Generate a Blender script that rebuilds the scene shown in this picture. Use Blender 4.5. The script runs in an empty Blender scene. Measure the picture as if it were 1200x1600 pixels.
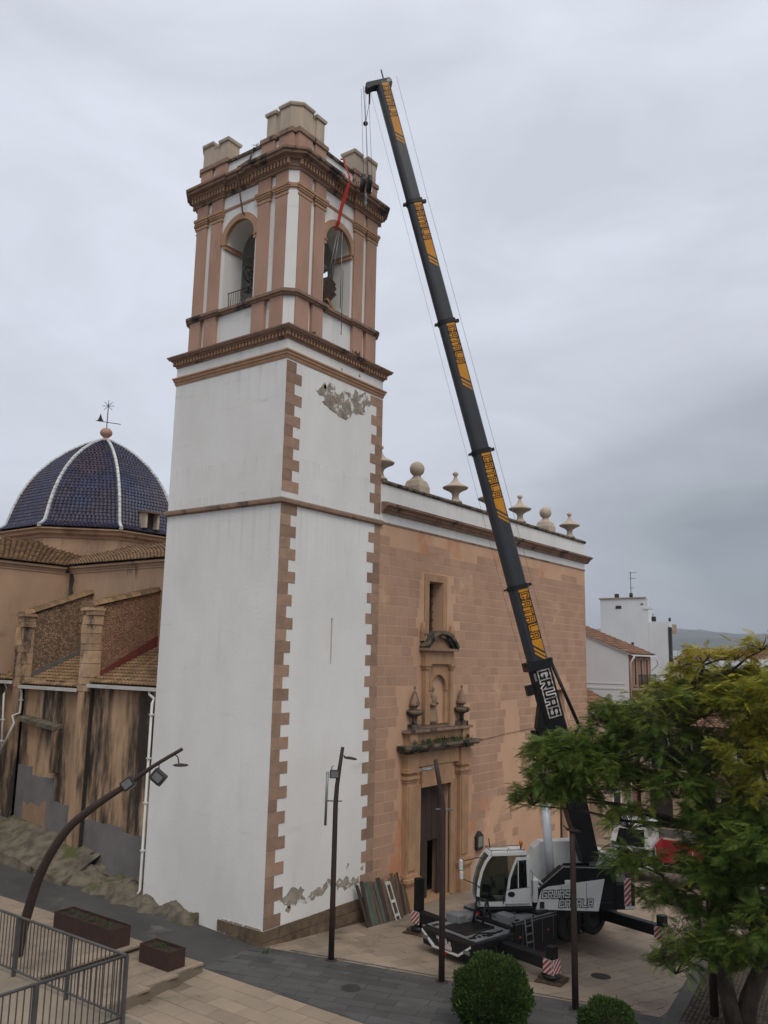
import bpy, math, random
import numpy as np
from mathutils import Vector, Matrix
random.seed(7)
np.random.seed(7)
R = math.radians
scene = bpy.context.scene
COL = scene.collection

# ------------------------------------------------------------------ camera
cam_d = bpy.data.cameras.new('camera')
cam = bpy.data.objects.new('camera', cam_d)
COL.objects.link(cam)
cr = Vector((0.59318672, -0.80480043, 0.02063435)).normalized()
cf = Vector((0.79078611, 0.58728028, 0.17250853)).normalized()
cu = cr.cross(cf)
cam.matrix_world = Matrix(((cr.x, cu.x, -cf.x, -22.56), (cr.y, cu.y, -cf.y, -21.566),
                           (cr.z, cu.z, -cf.z, 10.285), (0, 0, 0, 1)))
cam_d.sensor_fit = 'VERTICAL'
cam_d.sensor_height = 36.0
cam_d.lens = 1314.56 / 1600 * 36
cam_d.clip_start = 0.1
cam_d.clip_end = 20000
scene.camera = cam
scene.render.resolution_x = 768
scene.render.resolution_y = 1024

# ------------------------------------------------------------------ light
SUN_EL, SUN_AZ = 52.0, 215.0      # azimuth: direction the light comes from, from +Y clockwise
world = bpy.data.worlds.new('World')
scene.world = world
world.use_nodes = True
nt = world.node_tree
nt.nodes.clear()
def N(tree, typ, **kw):
    n = tree.nodes.new(typ)
    for k, v in kw.items():
        setattr(n, k, v)
    return n
out = N(nt, 'ShaderNodeOutputWorld')
bg = N(nt, 'ShaderNodeBackground')
bg.inputs['Strength'].default_value = 0.1
sky = N(nt, 'ShaderNodeTexSky', sky_type='NISHITA', sun_disc=False)
sky.sun_elevation = R(SUN_EL)
sky.sun_rotation = R(SUN_AZ)
tc = N(nt, 'ShaderNodeTexCoord')
nrm = N(nt, 'ShaderNodeVectorMath', operation='NORMALIZE')
nt.links.new(tc.outputs['Generated'], nrm.inputs[0])
mp = N(nt, 'ShaderNodeMapping')
mp.inputs['Scale'].default_value = (1.0, 1.0, 2.6)
nt.links.new(nrm.outputs[0], mp.inputs['Vector'])
def wnoise(scale, detail, rough, dist=0.0):
    n = N(nt, 'ShaderNodeTexNoise')
    n.inputs['Scale'].default_value = scale
    n.inputs['Detail'].default_value = detail
    n.inputs['Roughness'].default_value = rough
    n.inputs['Distortion'].default_value = dist
    nt.links.new(mp.outputs[0], n.inputs['Vector'])
    return n
n1 = wnoise(1.9, 5, 0.55, 0.7)
n2 = wnoise(3.4, 6, 0.55, 0.5)
# a rain bank low over the eastern side: broad lobe round one direction
dot = N(nt, 'ShaderNodeVectorMath', operation='DOT_PRODUCT')
nt.links.new(nrm.outputs[0], dot.inputs[0])
dot.inputs[1].default_value = (0.9923, 0.1220, 0.0232)
mr = N(nt, 'ShaderNodeMapRange', clamp=True)
mr.inputs['From Min'].default_value = 0.86
mr.inputs['From Max'].default_value = 1.0
nt.links.new(dot.outputs['Value'], mr.inputs['Value'])
nm = N(nt, 'ShaderNodeMapRange')
nm.inputs['From Min'].default_value = 0.3
nm.inputs['From Max'].default_value = 0.7
nm.inputs['To Min'].default_value = -0.14
nm.inputs['To Max'].default_value = 0.14
nt.links.new(n1.outputs['Fac'], nm.inputs['Value'])
add2 = N(nt, 'ShaderNodeMath', operation='ADD', use_clamp=True)
nt.links.new(mr.outputs[0], add2.inputs[0])
nt.links.new(nm.outputs[0], add2.inputs[1])
ramp = N(nt, 'ShaderNodeValToRGB')
e = ramp.color_ramp.elements
e[0].position = 0.0
e[0].color = (6.7, 7.1, 7.95, 1)
e[1].position = 1.0
e[1].color = (2.7, 3.0, 3.4, 1)
for p_, c_ in ((0.5, (5.85, 6.15, 6.9)), (0.76, (4.3, 4.6, 5.2)), (0.9, (3.8, 4.15, 4.6))):
    ramp.color_ramp.elements.new(p_).color = (*c_, 1)
nt.links.new(add2.outputs[0], ramp.inputs['Fac'])
mot = N(nt, 'ShaderNodeMapRange')
mot.inputs['From Min'].default_value = 0.3
mot.inputs['From Max'].default_value = 0.7
mot.inputs['To Min'].default_value = 0.87
mot.inputs['To Max'].default_value = 1.09
nt.links.new(n2.outputs['Fac'], mot.inputs['Value'])
cl = N(nt, 'ShaderNodeVectorMath', operation='SCALE')
nt.links.new(ramp.outputs[0], cl.inputs[0])
nt.links.new(mot.outputs[0], cl.inputs['Scale'])
mixs = N(nt, 'ShaderNodeMix', data_type='RGBA')
mixs.inputs['Factor'].default_value = 0.94
nt.links.new(sky.outputs[0], mixs.inputs['A'])
nt.links.new(cl.outputs[0], mixs.inputs['B'])
nt.links.new(mixs.outputs['Result'], bg.inputs['Color'])
nt.links.new(bg.outputs[0], out.inputs['Surface'])

sun_d = bpy.data.lights.new('sun', 'SUN')
sun_d.energy = 1.45
sun_d.angle = R(28)
sun_d.color = (1.0, 0.945, 0.87)
sun = bpy.data.objects.new('sun', sun_d)
COL.objects.link(sun)
sd = Vector((math.sin(R(SUN_AZ)) * math.cos(R(SUN_EL)), math.cos(R(SUN_AZ)) * math.cos(R(SUN_EL)), math.sin(R(SUN_EL))))
sun.rotation_euler = sd.to_track_quat('Z', 'Y').to_euler()
sun.location = sd * 60
vs = scene.view_settings
vs.view_transform = 'Standard'
vs.look = 'None'
vs.exposure = 0.16
vs.gamma = 1.0
vs.use_curve_mapping = False

# ------------------------------------------------------------------ materials
def mat(name, c1, c2=None, scale=1.0, rough=0.85, bump=0.0, bscale=25.0, stretch=(1, 1, 1), rnd=0.0,
        stain=None, stain2=None, spec=0.25, metal=0.0, detail=5, lo=0.35, hi=0.65, up=None, vor=None, runs=None):
    """Noise between c1 and c2 over world position; stain=(colour, scale, threshold, stretch, softness);
    up=(colour, amount): growth on faces that look up; rnd: value spread per piece."""
    m = bpy.data.materials.new(name)
    m.use_nodes = True
    t = m.node_tree
    b = t.nodes['Principled BSDF']
    L = t.links.new
    geo = N(t, 'ShaderNodeNewGeometry')
    def noise(sc, st, det=detail, ro=0.6):
        mpn = N(t, 'ShaderNodeMapping')
        mpn.inputs['Scale'].default_value = st
        L(geo.outputs['Position'], mpn.inputs['Vector'])
        nn = N(t, 'ShaderNodeTexNoise')
        nn.inputs['Scale'].default_value = sc
        nn.inputs['Detail'].default_value = det
        nn.inputs['Roughness'].default_value = ro
        L(mpn.outputs[0], nn.inputs['Vector'])
        return nn.outputs['Fac']
    c2 = c2 or tuple(x * 0.85 for x in c1)
    vh = None
    r = N(t, 'ShaderNodeMapRange')
    r.inputs['From Min'].default_value = lo
    r.inputs['From Max'].default_value = hi
    L(noise(scale, stretch), r.inputs['Value'])
    mx = N(t, 'ShaderNodeMix', data_type='RGBA')
    mx.inputs['A'].default_value = (*c1, 1)
    mx.inputs['B'].default_value = (*c2, 1)
    L(r.outputs[0], mx.inputs['Factor'])
    col = mx.outputs['Result']
    for s in (stain, stain2):
        if s:
            sc, ssc, thr, sst, soft = s
            r2 = N(t, 'ShaderNodeMapRange', interpolation_type='SMOOTHSTEP')
            r2.inputs['From Min'].default_value = thr
            r2.inputs['From Max'].default_value = thr + soft
            L(noise(ssc, sst, 6, 0.65), r2.inputs['Value'])
            m2 = N(t, 'ShaderNodeMix', data_type='RGBA')
            L(r2.outputs[0], m2.inputs['Factor'])
            L(col, m2.inputs['A'])
            m2.inputs['B'].default_value = (*sc, 1)
            col = m2.outputs['Result']
    if runs:                                  # rain runs hanging below ledges at the given heights (colour, amount, heights)
        sz_ = N(t, 'ShaderNodeSeparateXYZ')
        L(geo.outputs['Position'], sz_.inputs[0])
        st_ = N(t, 'ShaderNodeMapRange')
        st_.inputs['From Min'].default_value = 0.50
        st_.inputs['From Max'].default_value = 0.72
        L(noise(3.2, (1, 1, 0.06), 4), st_.inputs['Value'])
        for zt_, ln_ in runs[2]:
            a_ = N(t, 'ShaderNodeMapRange')
            a_.inputs['From Min'].default_value = zt_ - ln_
            a_.inputs['From Max'].default_value = zt_
            L(sz_.outputs['Z'], a_.inputs['Value'])
            b_ = N(t, 'ShaderNodeMath', operation='LESS_THAN')
            L(sz_.outputs['Z'], b_.inputs[0])
            b_.inputs[1].default_value = zt_
            m1_ = N(t, 'ShaderNodeMath', operation='MULTIPLY')
            L(a_.outputs[0], m1_.inputs[0]); L(b_.outputs[0], m1_.inputs[1])
            m2_ = N(t, 'ShaderNodeMath', operation='MULTIPLY')
            L(m1_.outputs[0], m2_.inputs[0]); L(st_.outputs[0], m2_.inputs[1])
            m3_ = N(t, 'ShaderNodeMath', operation='MULTIPLY')
            L(m2_.outputs[0], m3_.inputs[0]); m3_.inputs[1].default_value = runs[1]
            mr_ = N(t, 'ShaderNodeMix', data_type='RGBA')
            L(m3_.outputs[0], mr_.inputs['Factor']); L(col, mr_.inputs['A'])
            mr_.inputs['B'].default_value = (*runs[0], 1)
            col = mr_.outputs['Result']
    if vor:                                   # rubble stones: cells with dark joints (scale, joint colour, spread)
        wv_ = N(t, 'ShaderNodeTexNoise')
        wv_.inputs['Scale'].default_value = vor[0] * 0.8
        L(geo.outputs['Position'], wv_.inputs['Vector'])
        ws = N(t, 'ShaderNodeVectorMath', operation='MULTIPLY_ADD')
        L(wv_.outputs['Color'], ws.inputs[0])
        ws.inputs[1].default_value = (0.35 / vor[0],) * 3
        L(geo.outputs['Position'], ws.inputs[2])
        v1 = N(t, 'ShaderNodeTexVoronoi', feature='DISTANCE_TO_EDGE')
        v2 = N(t, 'ShaderNodeTexVoronoi')
        for v_ in (v1, v2):
            v_.inputs['Scale'].default_value = vor[0]
            L(ws.outputs[0], v_.inputs['Vector'])
        hv = N(t, 'ShaderNodeHueSaturation')
        rv_ = N(t, 'ShaderNodeMapRange')
        rv_.inputs['To Min'].default_value = 1 - vor[2]
        rv_.inputs['To Max'].default_value = 1 + vor[2]
        L(v2.outputs['Color'], rv_.inputs['Value'])
        L(rv_.outputs[0], hv.inputs['Value'])
        L(col, hv.inputs['Color'])
        rj = N(t, 'ShaderNodeMapRange')
        rj.inputs['From Min'].default_value = 0.0
        rj.inputs['From Max'].default_value = 0.16
        L(v1.outputs['Distance'], rj.inputs['Value'])
        mj = N(t, 'ShaderNodeMix', data_type='RGBA')
        mj.inputs['A'].default_value = (*vor[1], 1)
        L(rj.outputs[0], mj.inputs['Factor'])
        L(hv.outputs[0], mj.inputs['B'])
        col = mj.outputs['Result']
        vh = rj.outputs[0]
    if up:
        sx = N(t, 'ShaderNodeSeparateXYZ')
        L(geo.outputs['True Normal'], sx.inputs[0])
        r3 = N(t, 'ShaderNodeMapRange')
        r3.inputs['From Min'].default_value = 0.25
        r3.inputs['From Max'].default_value = 0.8
        r3.inputs['To Max'].default_value = up[1]
        L(sx.outputs['Z'], r3.inputs['Value'])
        m3 = N(t, 'ShaderNodeMix', data_type='RGBA')
        L(r3.outputs[0], m3.inputs['Factor'])
        L(col, m3.inputs['A'])
        m3.inputs['B'].default_value = (*up[0], 1)
        col = m3.outputs['Result']
    if rnd:
        oi = N(t, 'ShaderNodeObjectInfo')
        ad = N(t, 'ShaderNodeMath', operation='ADD')
        L(geo.outputs['Random Per Island'], ad.inputs[0])
        L(oi.outputs['Random'], ad.inputs[1])
        fr = N(t, 'ShaderNodeMath', operation='FRACT')
        L(ad.outputs[0], fr.inputs[0])
        r4 = N(t, 'ShaderNodeMapRange')
        r4.inputs['To Min'].default_value = 1 - rnd
        r4.inputs['To Max'].default_value = 1 + rnd
        L(fr.outputs[0], r4.inputs['Value'])
        hs = N(t, 'ShaderNodeHueSaturation')
        L(r4.outputs[0], hs.inputs['Value'])
        L(col, hs.inputs['Color'])
        col = hs.outputs['Color']
    L(col, b.inputs['Base Color'])
    b.inputs['Roughness'].default_value = rough
    b.inputs['Specular IOR Level'].default_value = spec
    b.inputs['Metallic'].default_value = metal
    if bump:
        bp = N(t, 'ShaderNodeBump')
        bp.inputs['Strength'].default_value = bump
        bp.inputs['Distance'].default_value = 0.03
        if vh is not None:
            sm_ = N(t, 'ShaderNodeMath', operation='ADD')
            L(noise(bscale, (1, 1, 1), 4), sm_.inputs[0])
            L(vh, sm_.inputs[1])
            L(sm_.outputs[0], bp.inputs['Height'])
        else:
            L(noise(bscale, (1, 1, 1), 4), bp.inputs['Height'])
        L(bp.outputs[0], b.inputs['Normal'])
    return m

M = {}
M['plaster'] = mat('white_limewash', (0.735, 0.715, 0.68), (0.655, 0.635, 0.60), 0.35, 0.9, 0.22, 9, (1, 1, 0.6),
                   stain=((0.56, 0.54, 0.50), 1.1, 0.60, (1, 1, 0.12), 0.3), stain2=((0.55, 0.53, 0.49), 0.7, 0.58, (0.4, 0.4, 3.0), 0.25),
                   runs=((0.34, 0.32, 0.28), 0.34, ((16.0, 3.0), (21.7, 2.0), (22.5, 0.7), (29.3, 1.2), (24.5, 1.6), (16.6, 0.5), (17.9, 0.9), (31.65, 0.6))))
M['plaster_in'] = mat('interior_limewash', (0.74, 0.71, 0.66), (0.62, 0.58, 0.53), 0.8, 0.9, 0.1, 12)
M['quoin'] = mat('quoin_stone', (0.335, 0.212, 0.145), (0.26, 0.17, 0.12), 2.5, 0.9, 0.35, 14, rnd=0.22,
                 stain=((0.15, 0.11, 0.085), 3.0, 0.64, (1, 1, 0.6), 0.2))
M['terracotta'] = mat('terracotta_render', (0.43, 0.26, 0.185), (0.36, 0.215, 0.155), 1.0, 0.9, 0.12, 16, (1, 1, 0.5),
                      stain=((0.25, 0.165, 0.13), 1.6, 0.60, (1, 1, 0.25), 0.2))
M['mould'] = mat('moulding_stone', (0.44, 0.26, 0.155), (0.34, 0.20, 0.12), 2.0, 0.9, 0.15, 16)
M['cornice'] = mat('weathered_cornice_stone', (0.31, 0.195, 0.135), (0.225, 0.145, 0.105), 2.4, 0.95, 0.3, 14,
                   stain=((0.05, 0.046, 0.04), 1.0, 0.53, (1, 1, 0.6), 0.12), up=((0.085, 0.075, 0.06), 0.75))
M['lichen_stone'] = mat('lichen_blackened_stone', (0.23, 0.155, 0.105), (0.13, 0.10, 0.075), 3.0, 0.95, 0.4, 12,
                        stain=((0.025, 0.026, 0.022), 2.2, 0.46, (1, 1, 0.6), 0.14), up=((0.05, 0.055, 0.035), 0.7))
M['merlon'] = mat('cream_stone', (0.50, 0.405, 0.31), (0.40, 0.32, 0.245), 1.5, 0.9, 0.2, 14, (1, 1, 0.4),
                  stain=((0.26, 0.205, 0.16), 1.4, 0.60, (1, 1, 0.2), 0.2))
M['cut_stone'] = mat('portal_limestone', (0.43, 0.255, 0.142), (0.32, 0.19, 0.11), 1.6, 0.9, 0.25, 14, (1, 1, 0.6),
                     stain=((0.105, 0.075, 0.05), 1.5, 0.58, (1, 1, 0.22), 0.16))
M['facade_base'] = mat('facade_mortar', (0.56, 0.352, 0.228), (0.49, 0.303, 0.195), 0.6, 0.95, 0.15, 12, (1, 1, 0.6),
                       stain=((0.47, 0.22, 0.115), 0.22, 0.57, (1, 1, 0.8), 0.10),
                       stain2=((0.26, 0.16, 0.10), 0.9, 0.64, (1, 1, 0.3), 0.2))
M['facade_block'] = mat('facade_ashlar', (0.425, 0.262, 0.176), (0.37, 0.228, 0.154), 0.9, 0.95, 0.35, 13, rnd=0.075,
                        stain=((0.55, 0.345, 0.222), 0.20, 0.575, (1, 1, 1), 0.10), stain2=((0.25, 0.148, 0.10), 0.5, 0.64, (1, 1, 0.6), 0.14))
M['plinth'] = mat('plinth_stone', (0.17, 0.115, 0.072), (0.11, 0.078, 0.052), 3, 0.95, 0.4, 10, rnd=0.15,
                  stain=((0.055, 0.05, 0.04), 2.0, 0.58, (1, 1, 0.6), 0.15))
M['bare'] = mat('bare_mortar_patch', (0.36, 0.31, 0.25), (0.19, 0.155, 0.12), 2.5, 0.95, 0.8, 12, stain=((0.64, 0.62, 0.58), 2.4, 0.53, (1, 1, 1), 0.05))
M['dark'] = mat('dark_metal', (0.022, 0.021, 0.021), (0.015, 0.015, 0.015), 4, 0.5, 0, spec=0.4)
M['iron'] = mat('black_iron', (0.02, 0.018, 0.017), (0.035, 0.028, 0.022), 6, 0.6, 0.1, 30, spec=0.4)
M['rust'] = mat('weathering_steel', (0.030, 0.020, 0.017), (0.048, 0.027, 0.020), 3, 0.7, 0.1, 40, (1, 1, 0.4), spec=0.35)
M['planter'] = mat('rust_planter_steel', (0.040, 0.024, 0.019), (0.060, 0.031, 0.022), 4, 0.75, 0.1, 40)
M['soil'] = mat('planter_soil', (0.05, 0.034, 0.022), (0.03, 0.022, 0.015), 14, 1, 0.6, 30)
M['wood'] = mat('dark_door_wood', (0.055, 0.036, 0.026), (0.038, 0.026, 0.02), 2, 0.7, 0.2, 30, (3, 3, 0.3))
M['plank'] = mat('old_board', (0.16, 0.105, 0.07), (0.10, 0.068, 0.048), 3, 0.85, 0.25, 20, (3, 3, 0.4), rnd=0.3)
M['plank_green'] = mat('old_green_board', (0.085, 0.105, 0.078), (0.06, 0.07, 0.055), 3, 0.85, 0.25, 20, (3, 3, 0.4), rnd=0.2)
M['plank_white'] = mat('old_white_board', (0.45, 0.45, 0.42), (0.33, 0.32, 0.29), 3, 0.8, 0.2, 20)
M['beige'] = mat('beige_paving_stone', (0.30, 0.232, 0.168), (0.235, 0.182, 0.132), 0.45, 0.72, 0.15, 12, rnd=0.12,
                 stain=((0.14, 0.11, 0.082), 0.45, 0.56, (1, 1, 1), 0.18), stain2=((0.085, 0.07, 0.055), 1.7, 0.68, (1, 1, 1), 0.06))
M['beige_joint'] = mat('paving_bed', (0.20, 0.155, 0.112), (0.16, 0.125, 0.09), 1.5, 0.95)
M['slate'] = mat('dark_paving_stone', (0.082, 0.079, 0.075), (0.058, 0.056, 0.053), 0.8, 0.7, 0.12, 14, rnd=0.16,
                 stain=((0.125, 0.118, 0.108), 0.9, 0.64, (1, 1, 1), 0.14))
M['asphalt'] = mat('worn_dark_street', (0.078, 0.074, 0.069), (0.055, 0.052, 0.049), 0.6, 0.85, 0.3, 18,
                   stain=((0.12, 0.108, 0.092), 0.7, 0.60, (1, 1, 1), 0.12))
M['gravel'] = mat('tree_pit_cobble', (0.095, 0.072, 0.05), (0.06, 0.048, 0.036), 3, 0.95, 0.5, 14, rnd=0.3)
M['kerb'] = mat('grey_kerb', (0.105, 0.095, 0.085), (0.078, 0.07, 0.062), 2, 0.85, 0.2, 20)
M['concrete'] = mat('worn_concrete', (0.27, 0.215, 0.155), (0.20, 0.16, 0.118), 0.9, 0.9, 0.2, 18,
                    stain=((0.12, 0.10, 0.078), 0.8, 0.58, (1, 1, 1), 0.15))
M['ground'] = mat('far_ground', (0.13, 0.12, 0.085), (0.085, 0.085, 0.06), 0.02, 0.95)
M['ochre'] = mat('stained_ochre_render', (0.48, 0.31, 0.185), (0.31, 0.20, 0.122), 0.7, 0.95, 0.25, 8, (1, 1, 0.35),
                 stain=((0.52, 0.38, 0.25), 0.6, 0.55, (1, 1, 0.35), 0.08),
                 stain2=((0.04, 0.032, 0.025), 0.6, 0.42, (1.0, 1.0, 0.20), 0.17))
M['grey_render'] = mat('grey_cement_render', (0.175, 0.16, 0.155), (0.135, 0.122, 0.118), 0.8, 0.95, 0.15, 14,
                       stain=((0.09, 0.08, 0.075), 1.5, 0.62, (1, 1, 0.3), 0.2))
M['tan_patch'] = mat('tan_render_patch', (0.31, 0.195, 0.115), (0.24, 0.155, 0.1), 1.5, 0.95, 0.15, 14)
M['nave'] = mat('nave_render', (0.46, 0.30, 0.195), (0.35, 0.23, 0.15), 0.5, 0.95, 0.2, 9, (1, 1, 0.6),
                stain=((0.18, 0.12, 0.085), 0.35, 0.53, (1, 1, 0.7), 0.2), stain2=((0.05, 0.04, 0.032), 0.6, 0.62, (1, 1, 0.25), 0.1))
M['rubble'] = mat('rubble_masonry', (0.34, 0.215, 0.125), (0.21, 0.14, 0.09), 1.2, 0.98, 0.8, 9,
                  stain=((0.06, 0.05, 0.04), 0.7, 0.58, (1, 1, 0.7), 0.16), vor=(8.5, (0.12, 0.085, 0.06), 0.38))
M['rubble_red'] = mat('brick_rubble', (0.38, 0.20, 0.115), (0.28, 0.15, 0.09), 1.2, 0.98, 0.8, 9,
                      stain=((0.11, 0.075, 0.055), 0.8, 0.60, (1, 1, 0.7), 0.16), vor=(10.0, (0.17, 0.105, 0.07), 0.32))
M['pier'] = mat('pier_stone', (0.48, 0.32, 0.19), (0.34, 0.225, 0.14), 2.0, 0.95, 0.6, 9, rnd=0.18,
                stain=((0.07, 0.058, 0.046), 1.3, 0.52, (1, 1, 0.4), 0.14))
M['tile'] = mat('clay_roof_tile', (0.27, 0.165, 0.085), (0.17, 0.105, 0.06), 1.4, 0.95, 0.3, 18, rnd=0.28,
                stain=((0.25, 0.20, 0.075), 0.7, 0.57, (1, 1, 1), 0.15), stain2=((0.07, 0.05, 0.038), 1.3, 0.63, (1, 1, 1), 0.12))
M['tile_red'] = mat('red_roof_tile', (0.22, 0.115, 0.07), (0.15, 0.08, 0.052), 1.4, 0.95, 0.3, 18, rnd=0.25)
M['glaze'] = mat('blue_glazed_tile', (0.028, 0.036, 0.080), (0.052, 0.034, 0.048), 0.42, 0.48, 0, spec=0.35, rnd=0.3,
                 stain=((0.095, 0.052, 0.045), 2.2, 0.60, (1, 1, 1), 0.12))
M['rib'] = mat('white_glazed_rib', (0.62, 0.63, 0.60), (0.47, 0.49, 0.46), 2.5, 0.45, rnd=0.12,
               stain=((0.19, 0.22, 0.16), 1.5, 0.66, (1, 1, 1), 0.12))
M['pvc'] = mat('white_pvc', (0.62, 0.61, 0.57), (0.52, 0.5, 0.46), 1.2, 0.5)
M['flash'] = mat('red_waterproofing', (0.19, 0.045, 0.032), (0.14, 0.035, 0.027), 1.5, 0.8)
M['flash_grey'] = mat('grey_flashing', (0.16, 0.14, 0.12), (0.11, 0.1, 0.09), 1.5, 0.85)
M['rock'] = mat('mossy_rock', (0.17, 0.142, 0.102), (0.072, 0.062, 0.047), 2.2, 0.98, 1.0, 9,
                stain=((0.075, 0.080, 0.032), 0.55, 0.53, (1, 1, 1), 0.10), stain2=((0.03, 0.028, 0.021), 1.3, 0.60, (1, 1, 1), 0.08))
M['bronze'] = mat('dark_bronze', (0.03, 0.028, 0.026), (0.018, 0.018, 0.017), 3, 0.45, metal=0.6, spec=0.5)
M['old_timber'] = mat('old_bell_timber', (0.07, 0.045, 0.03), (0.04, 0.028, 0.02), 3, 0.85, 0.3, 20)
M['amber_timber'] = mat('amber_timber', (0.36, 0.19, 0.06), (0.26, 0.13, 0.045), 3, 0.7)
M['red_sling'] = mat('red_lifting_sling', (0.48, 0.035, 0.02), (0.40, 0.03, 0.02), 3, 0.7)
M['rope'] = mat('brown_rope', (0.13, 0.085, 0.055), (0.09, 0.06, 0.04), 8, 0.95)
M['steel'] = mat('galvanised_steel', (0.24, 0.24, 0.235), (0.18, 0.18, 0.18), 3, 0.45, metal=0.5)
M['rail'] = mat('grey_painted_rail', (0.085, 0.08, 0.075), (0.06, 0.058, 0.055), 3, 0.5)
M['c_white'] = mat('crane_white_paint', (0.66, 0.66, 0.65), (0.58, 0.58, 0.56), 1.5, 0.35, spec=0.5,
                   stain=((0.36, 0.34, 0.31), 1.6, 0.67, (1, 1, 0.5), 0.15))
M['c_black'] = mat('crane_black_paint', (0.007, 0.007, 0.008), (0.012, 0.012, 0.012), 1.5, 0.42, spec=0.25, stain=((0.035, 0.03, 0.025), 2.0, 0.66, (1, 1, 1), 0.1))
M['c_grey'] = mat('boom_grey_paint', (0.032, 0.034, 0.040), (0.025, 0.027, 0.032), 0.8, 0.38, spec=0.35)
M['c_deck'] = mat('crane_deck_plate', (0.21, 0.21, 0.21), (0.14, 0.14, 0.14), 2.5, 0.6, 0.2, 40,
                  stain=((0.045, 0.045, 0.043), 2.0, 0.60, (1, 1, 1), 0.12))
M['c_orange'] = mat('boom_amber_stripe', (0.55, 0.235, 0.015), (0.47, 0.19, 0.012), 1.5, 0.45)
M['c_red'] = mat('warning_red', (0.36, 0.03, 0.025), (0.30, 0.028, 0.022), 3, 0.5)
M['c_signwhite'] = mat('warning_white', (0.62, 0.58, 0.55), (0.55, 0.5, 0.47), 3, 0.5)
M['tyre'] = mat('tyre_rubber', (0.018, 0.017, 0.016), (0.03, 0.027, 0.024), 5, 0.9, 0.2, 40)
M['cyl'] = mat('pale_cylinder', (0.46, 0.48, 0.50), (0.38, 0.40, 0.42), 1, 0.35, spec=0.5)
M['lamp_lens'] = mat('lamp_lens', (0.16, 0.165, 0.165), (0.12, 0.125, 0.125), 3, 0.2, spec=0.5)
M['orange_lamp'] = mat('orange_beacon', (0.55, 0.14, 0.03), (0.5, 0.12, 0.03), 3, 0.3)
M['plate'] = mat('number_plate', (0.55, 0.42, 0.40), (0.5, 0.4, 0.38), 9, 0.5)
M['house_white'] = mat('house_limewash', (0.66, 0.67, 0.67), (0.58, 0.59, 0.59), 0.4, 0.9, 0.1, 8, (1, 1, 0.6),
                       stain=((0.48, 0.48, 0.46), 0.9, 0.62, (1, 1, 0.2), 0.2))
M['house_brick'] = mat('house_terracotta', (0.33, 0.165, 0.115), (0.28, 0.14, 0.10), 0.8, 0.9, 0.1, 20)
M['house_beige'] = mat('house_beige', (0.40, 0.30, 0.21), (0.33, 0.25, 0.175), 0.6, 0.9, 0.1, 15, stain=((0.24, 0.18, 0.13), 0.8, 0.6, (1, 1, 0.3), 0.2))
M['house_orange'] = mat('house_orange', (0.42, 0.22, 0.10), (0.36, 0.19, 0.09), 0.6, 0.9)
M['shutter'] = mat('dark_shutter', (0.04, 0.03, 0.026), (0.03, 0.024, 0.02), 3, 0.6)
M['red_truck'] = mat('red_dropside', (0.26, 0.022, 0.025), (0.21, 0.02, 0.022), 1, 0.5)
M['hill'] = mat('far_hill', (0.050, 0.056, 0.052), (0.08, 0.08, 0.072), 0.004, 1.0)
M['far_town'] = mat('far_town_wall', (0.6, 0.58, 0.54), (0.4, 0.36, 0.32), 0.05, 0.9, rnd=0.3)
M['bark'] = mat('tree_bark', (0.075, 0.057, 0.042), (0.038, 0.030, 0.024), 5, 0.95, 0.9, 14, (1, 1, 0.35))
M['twig'] = mat('bare_twig', (0.16, 0.125, 0.095), (0.09, 0.07, 0.055), 5, 0.95)
M['damp'] = mat('black_damp_stain', (0.12, 0.09, 0.065), (0.04, 0.033, 0.026), 2, 0.95, 0.3, 10, (1, 1, 0.4))
M['mat_wood'] = mat('outrigger_timber', (0.085, 0.055, 0.035), (0.05, 0.035, 0.025), 4, 0.9, 0.3, 25, rnd=0.25)
M['statue'] = mat('statue_stone', (0.34, 0.235, 0.15), (0.24, 0.165, 0.11), 3, 0.9, 0.3, 18)
M['lantern_glass'] = mat('lantern_glass', (0.22, 0.24, 0.22), (0.17, 0.19, 0.17), 3, 0.2, spec=0.5)

def glass_mat(name, col, alpha_mix):
    m = bpy.data.materials.new(name)
    m.use_nodes = True
    t = m.node_tree
    b = t.nodes['Principled BSDF']
    b.inputs['Base Color'].default_value = (*col, 1)
    b.inputs['Roughness'].default_value = 0.06
    b.inputs['Specular IOR Level'].default_value = 0.5
    tr = N(t, 'ShaderNodeBsdfTransparent')
    tr.inputs[0].default_value = (0.62, 0.68, 0.66, 1)
    mx = N(t, 'ShaderNodeMixShader')
    mx.inputs[0].default_value = alpha_mix
    t.links.new(tr.outputs[0], mx.inputs[1])
    t.links.new(b.outputs[0], mx.inputs[2])
    t.links.new(mx.outputs[0], t.nodes['Material Output'].inputs['Surface'])
    return m
M['cab_glass'] = glass_mat('cab_glass', (0.012, 0.014, 0.014), 0.22)
M['win_glass'] = glass_mat('window_glass', (0.012, 0.013, 0.015), 0.9)

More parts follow.
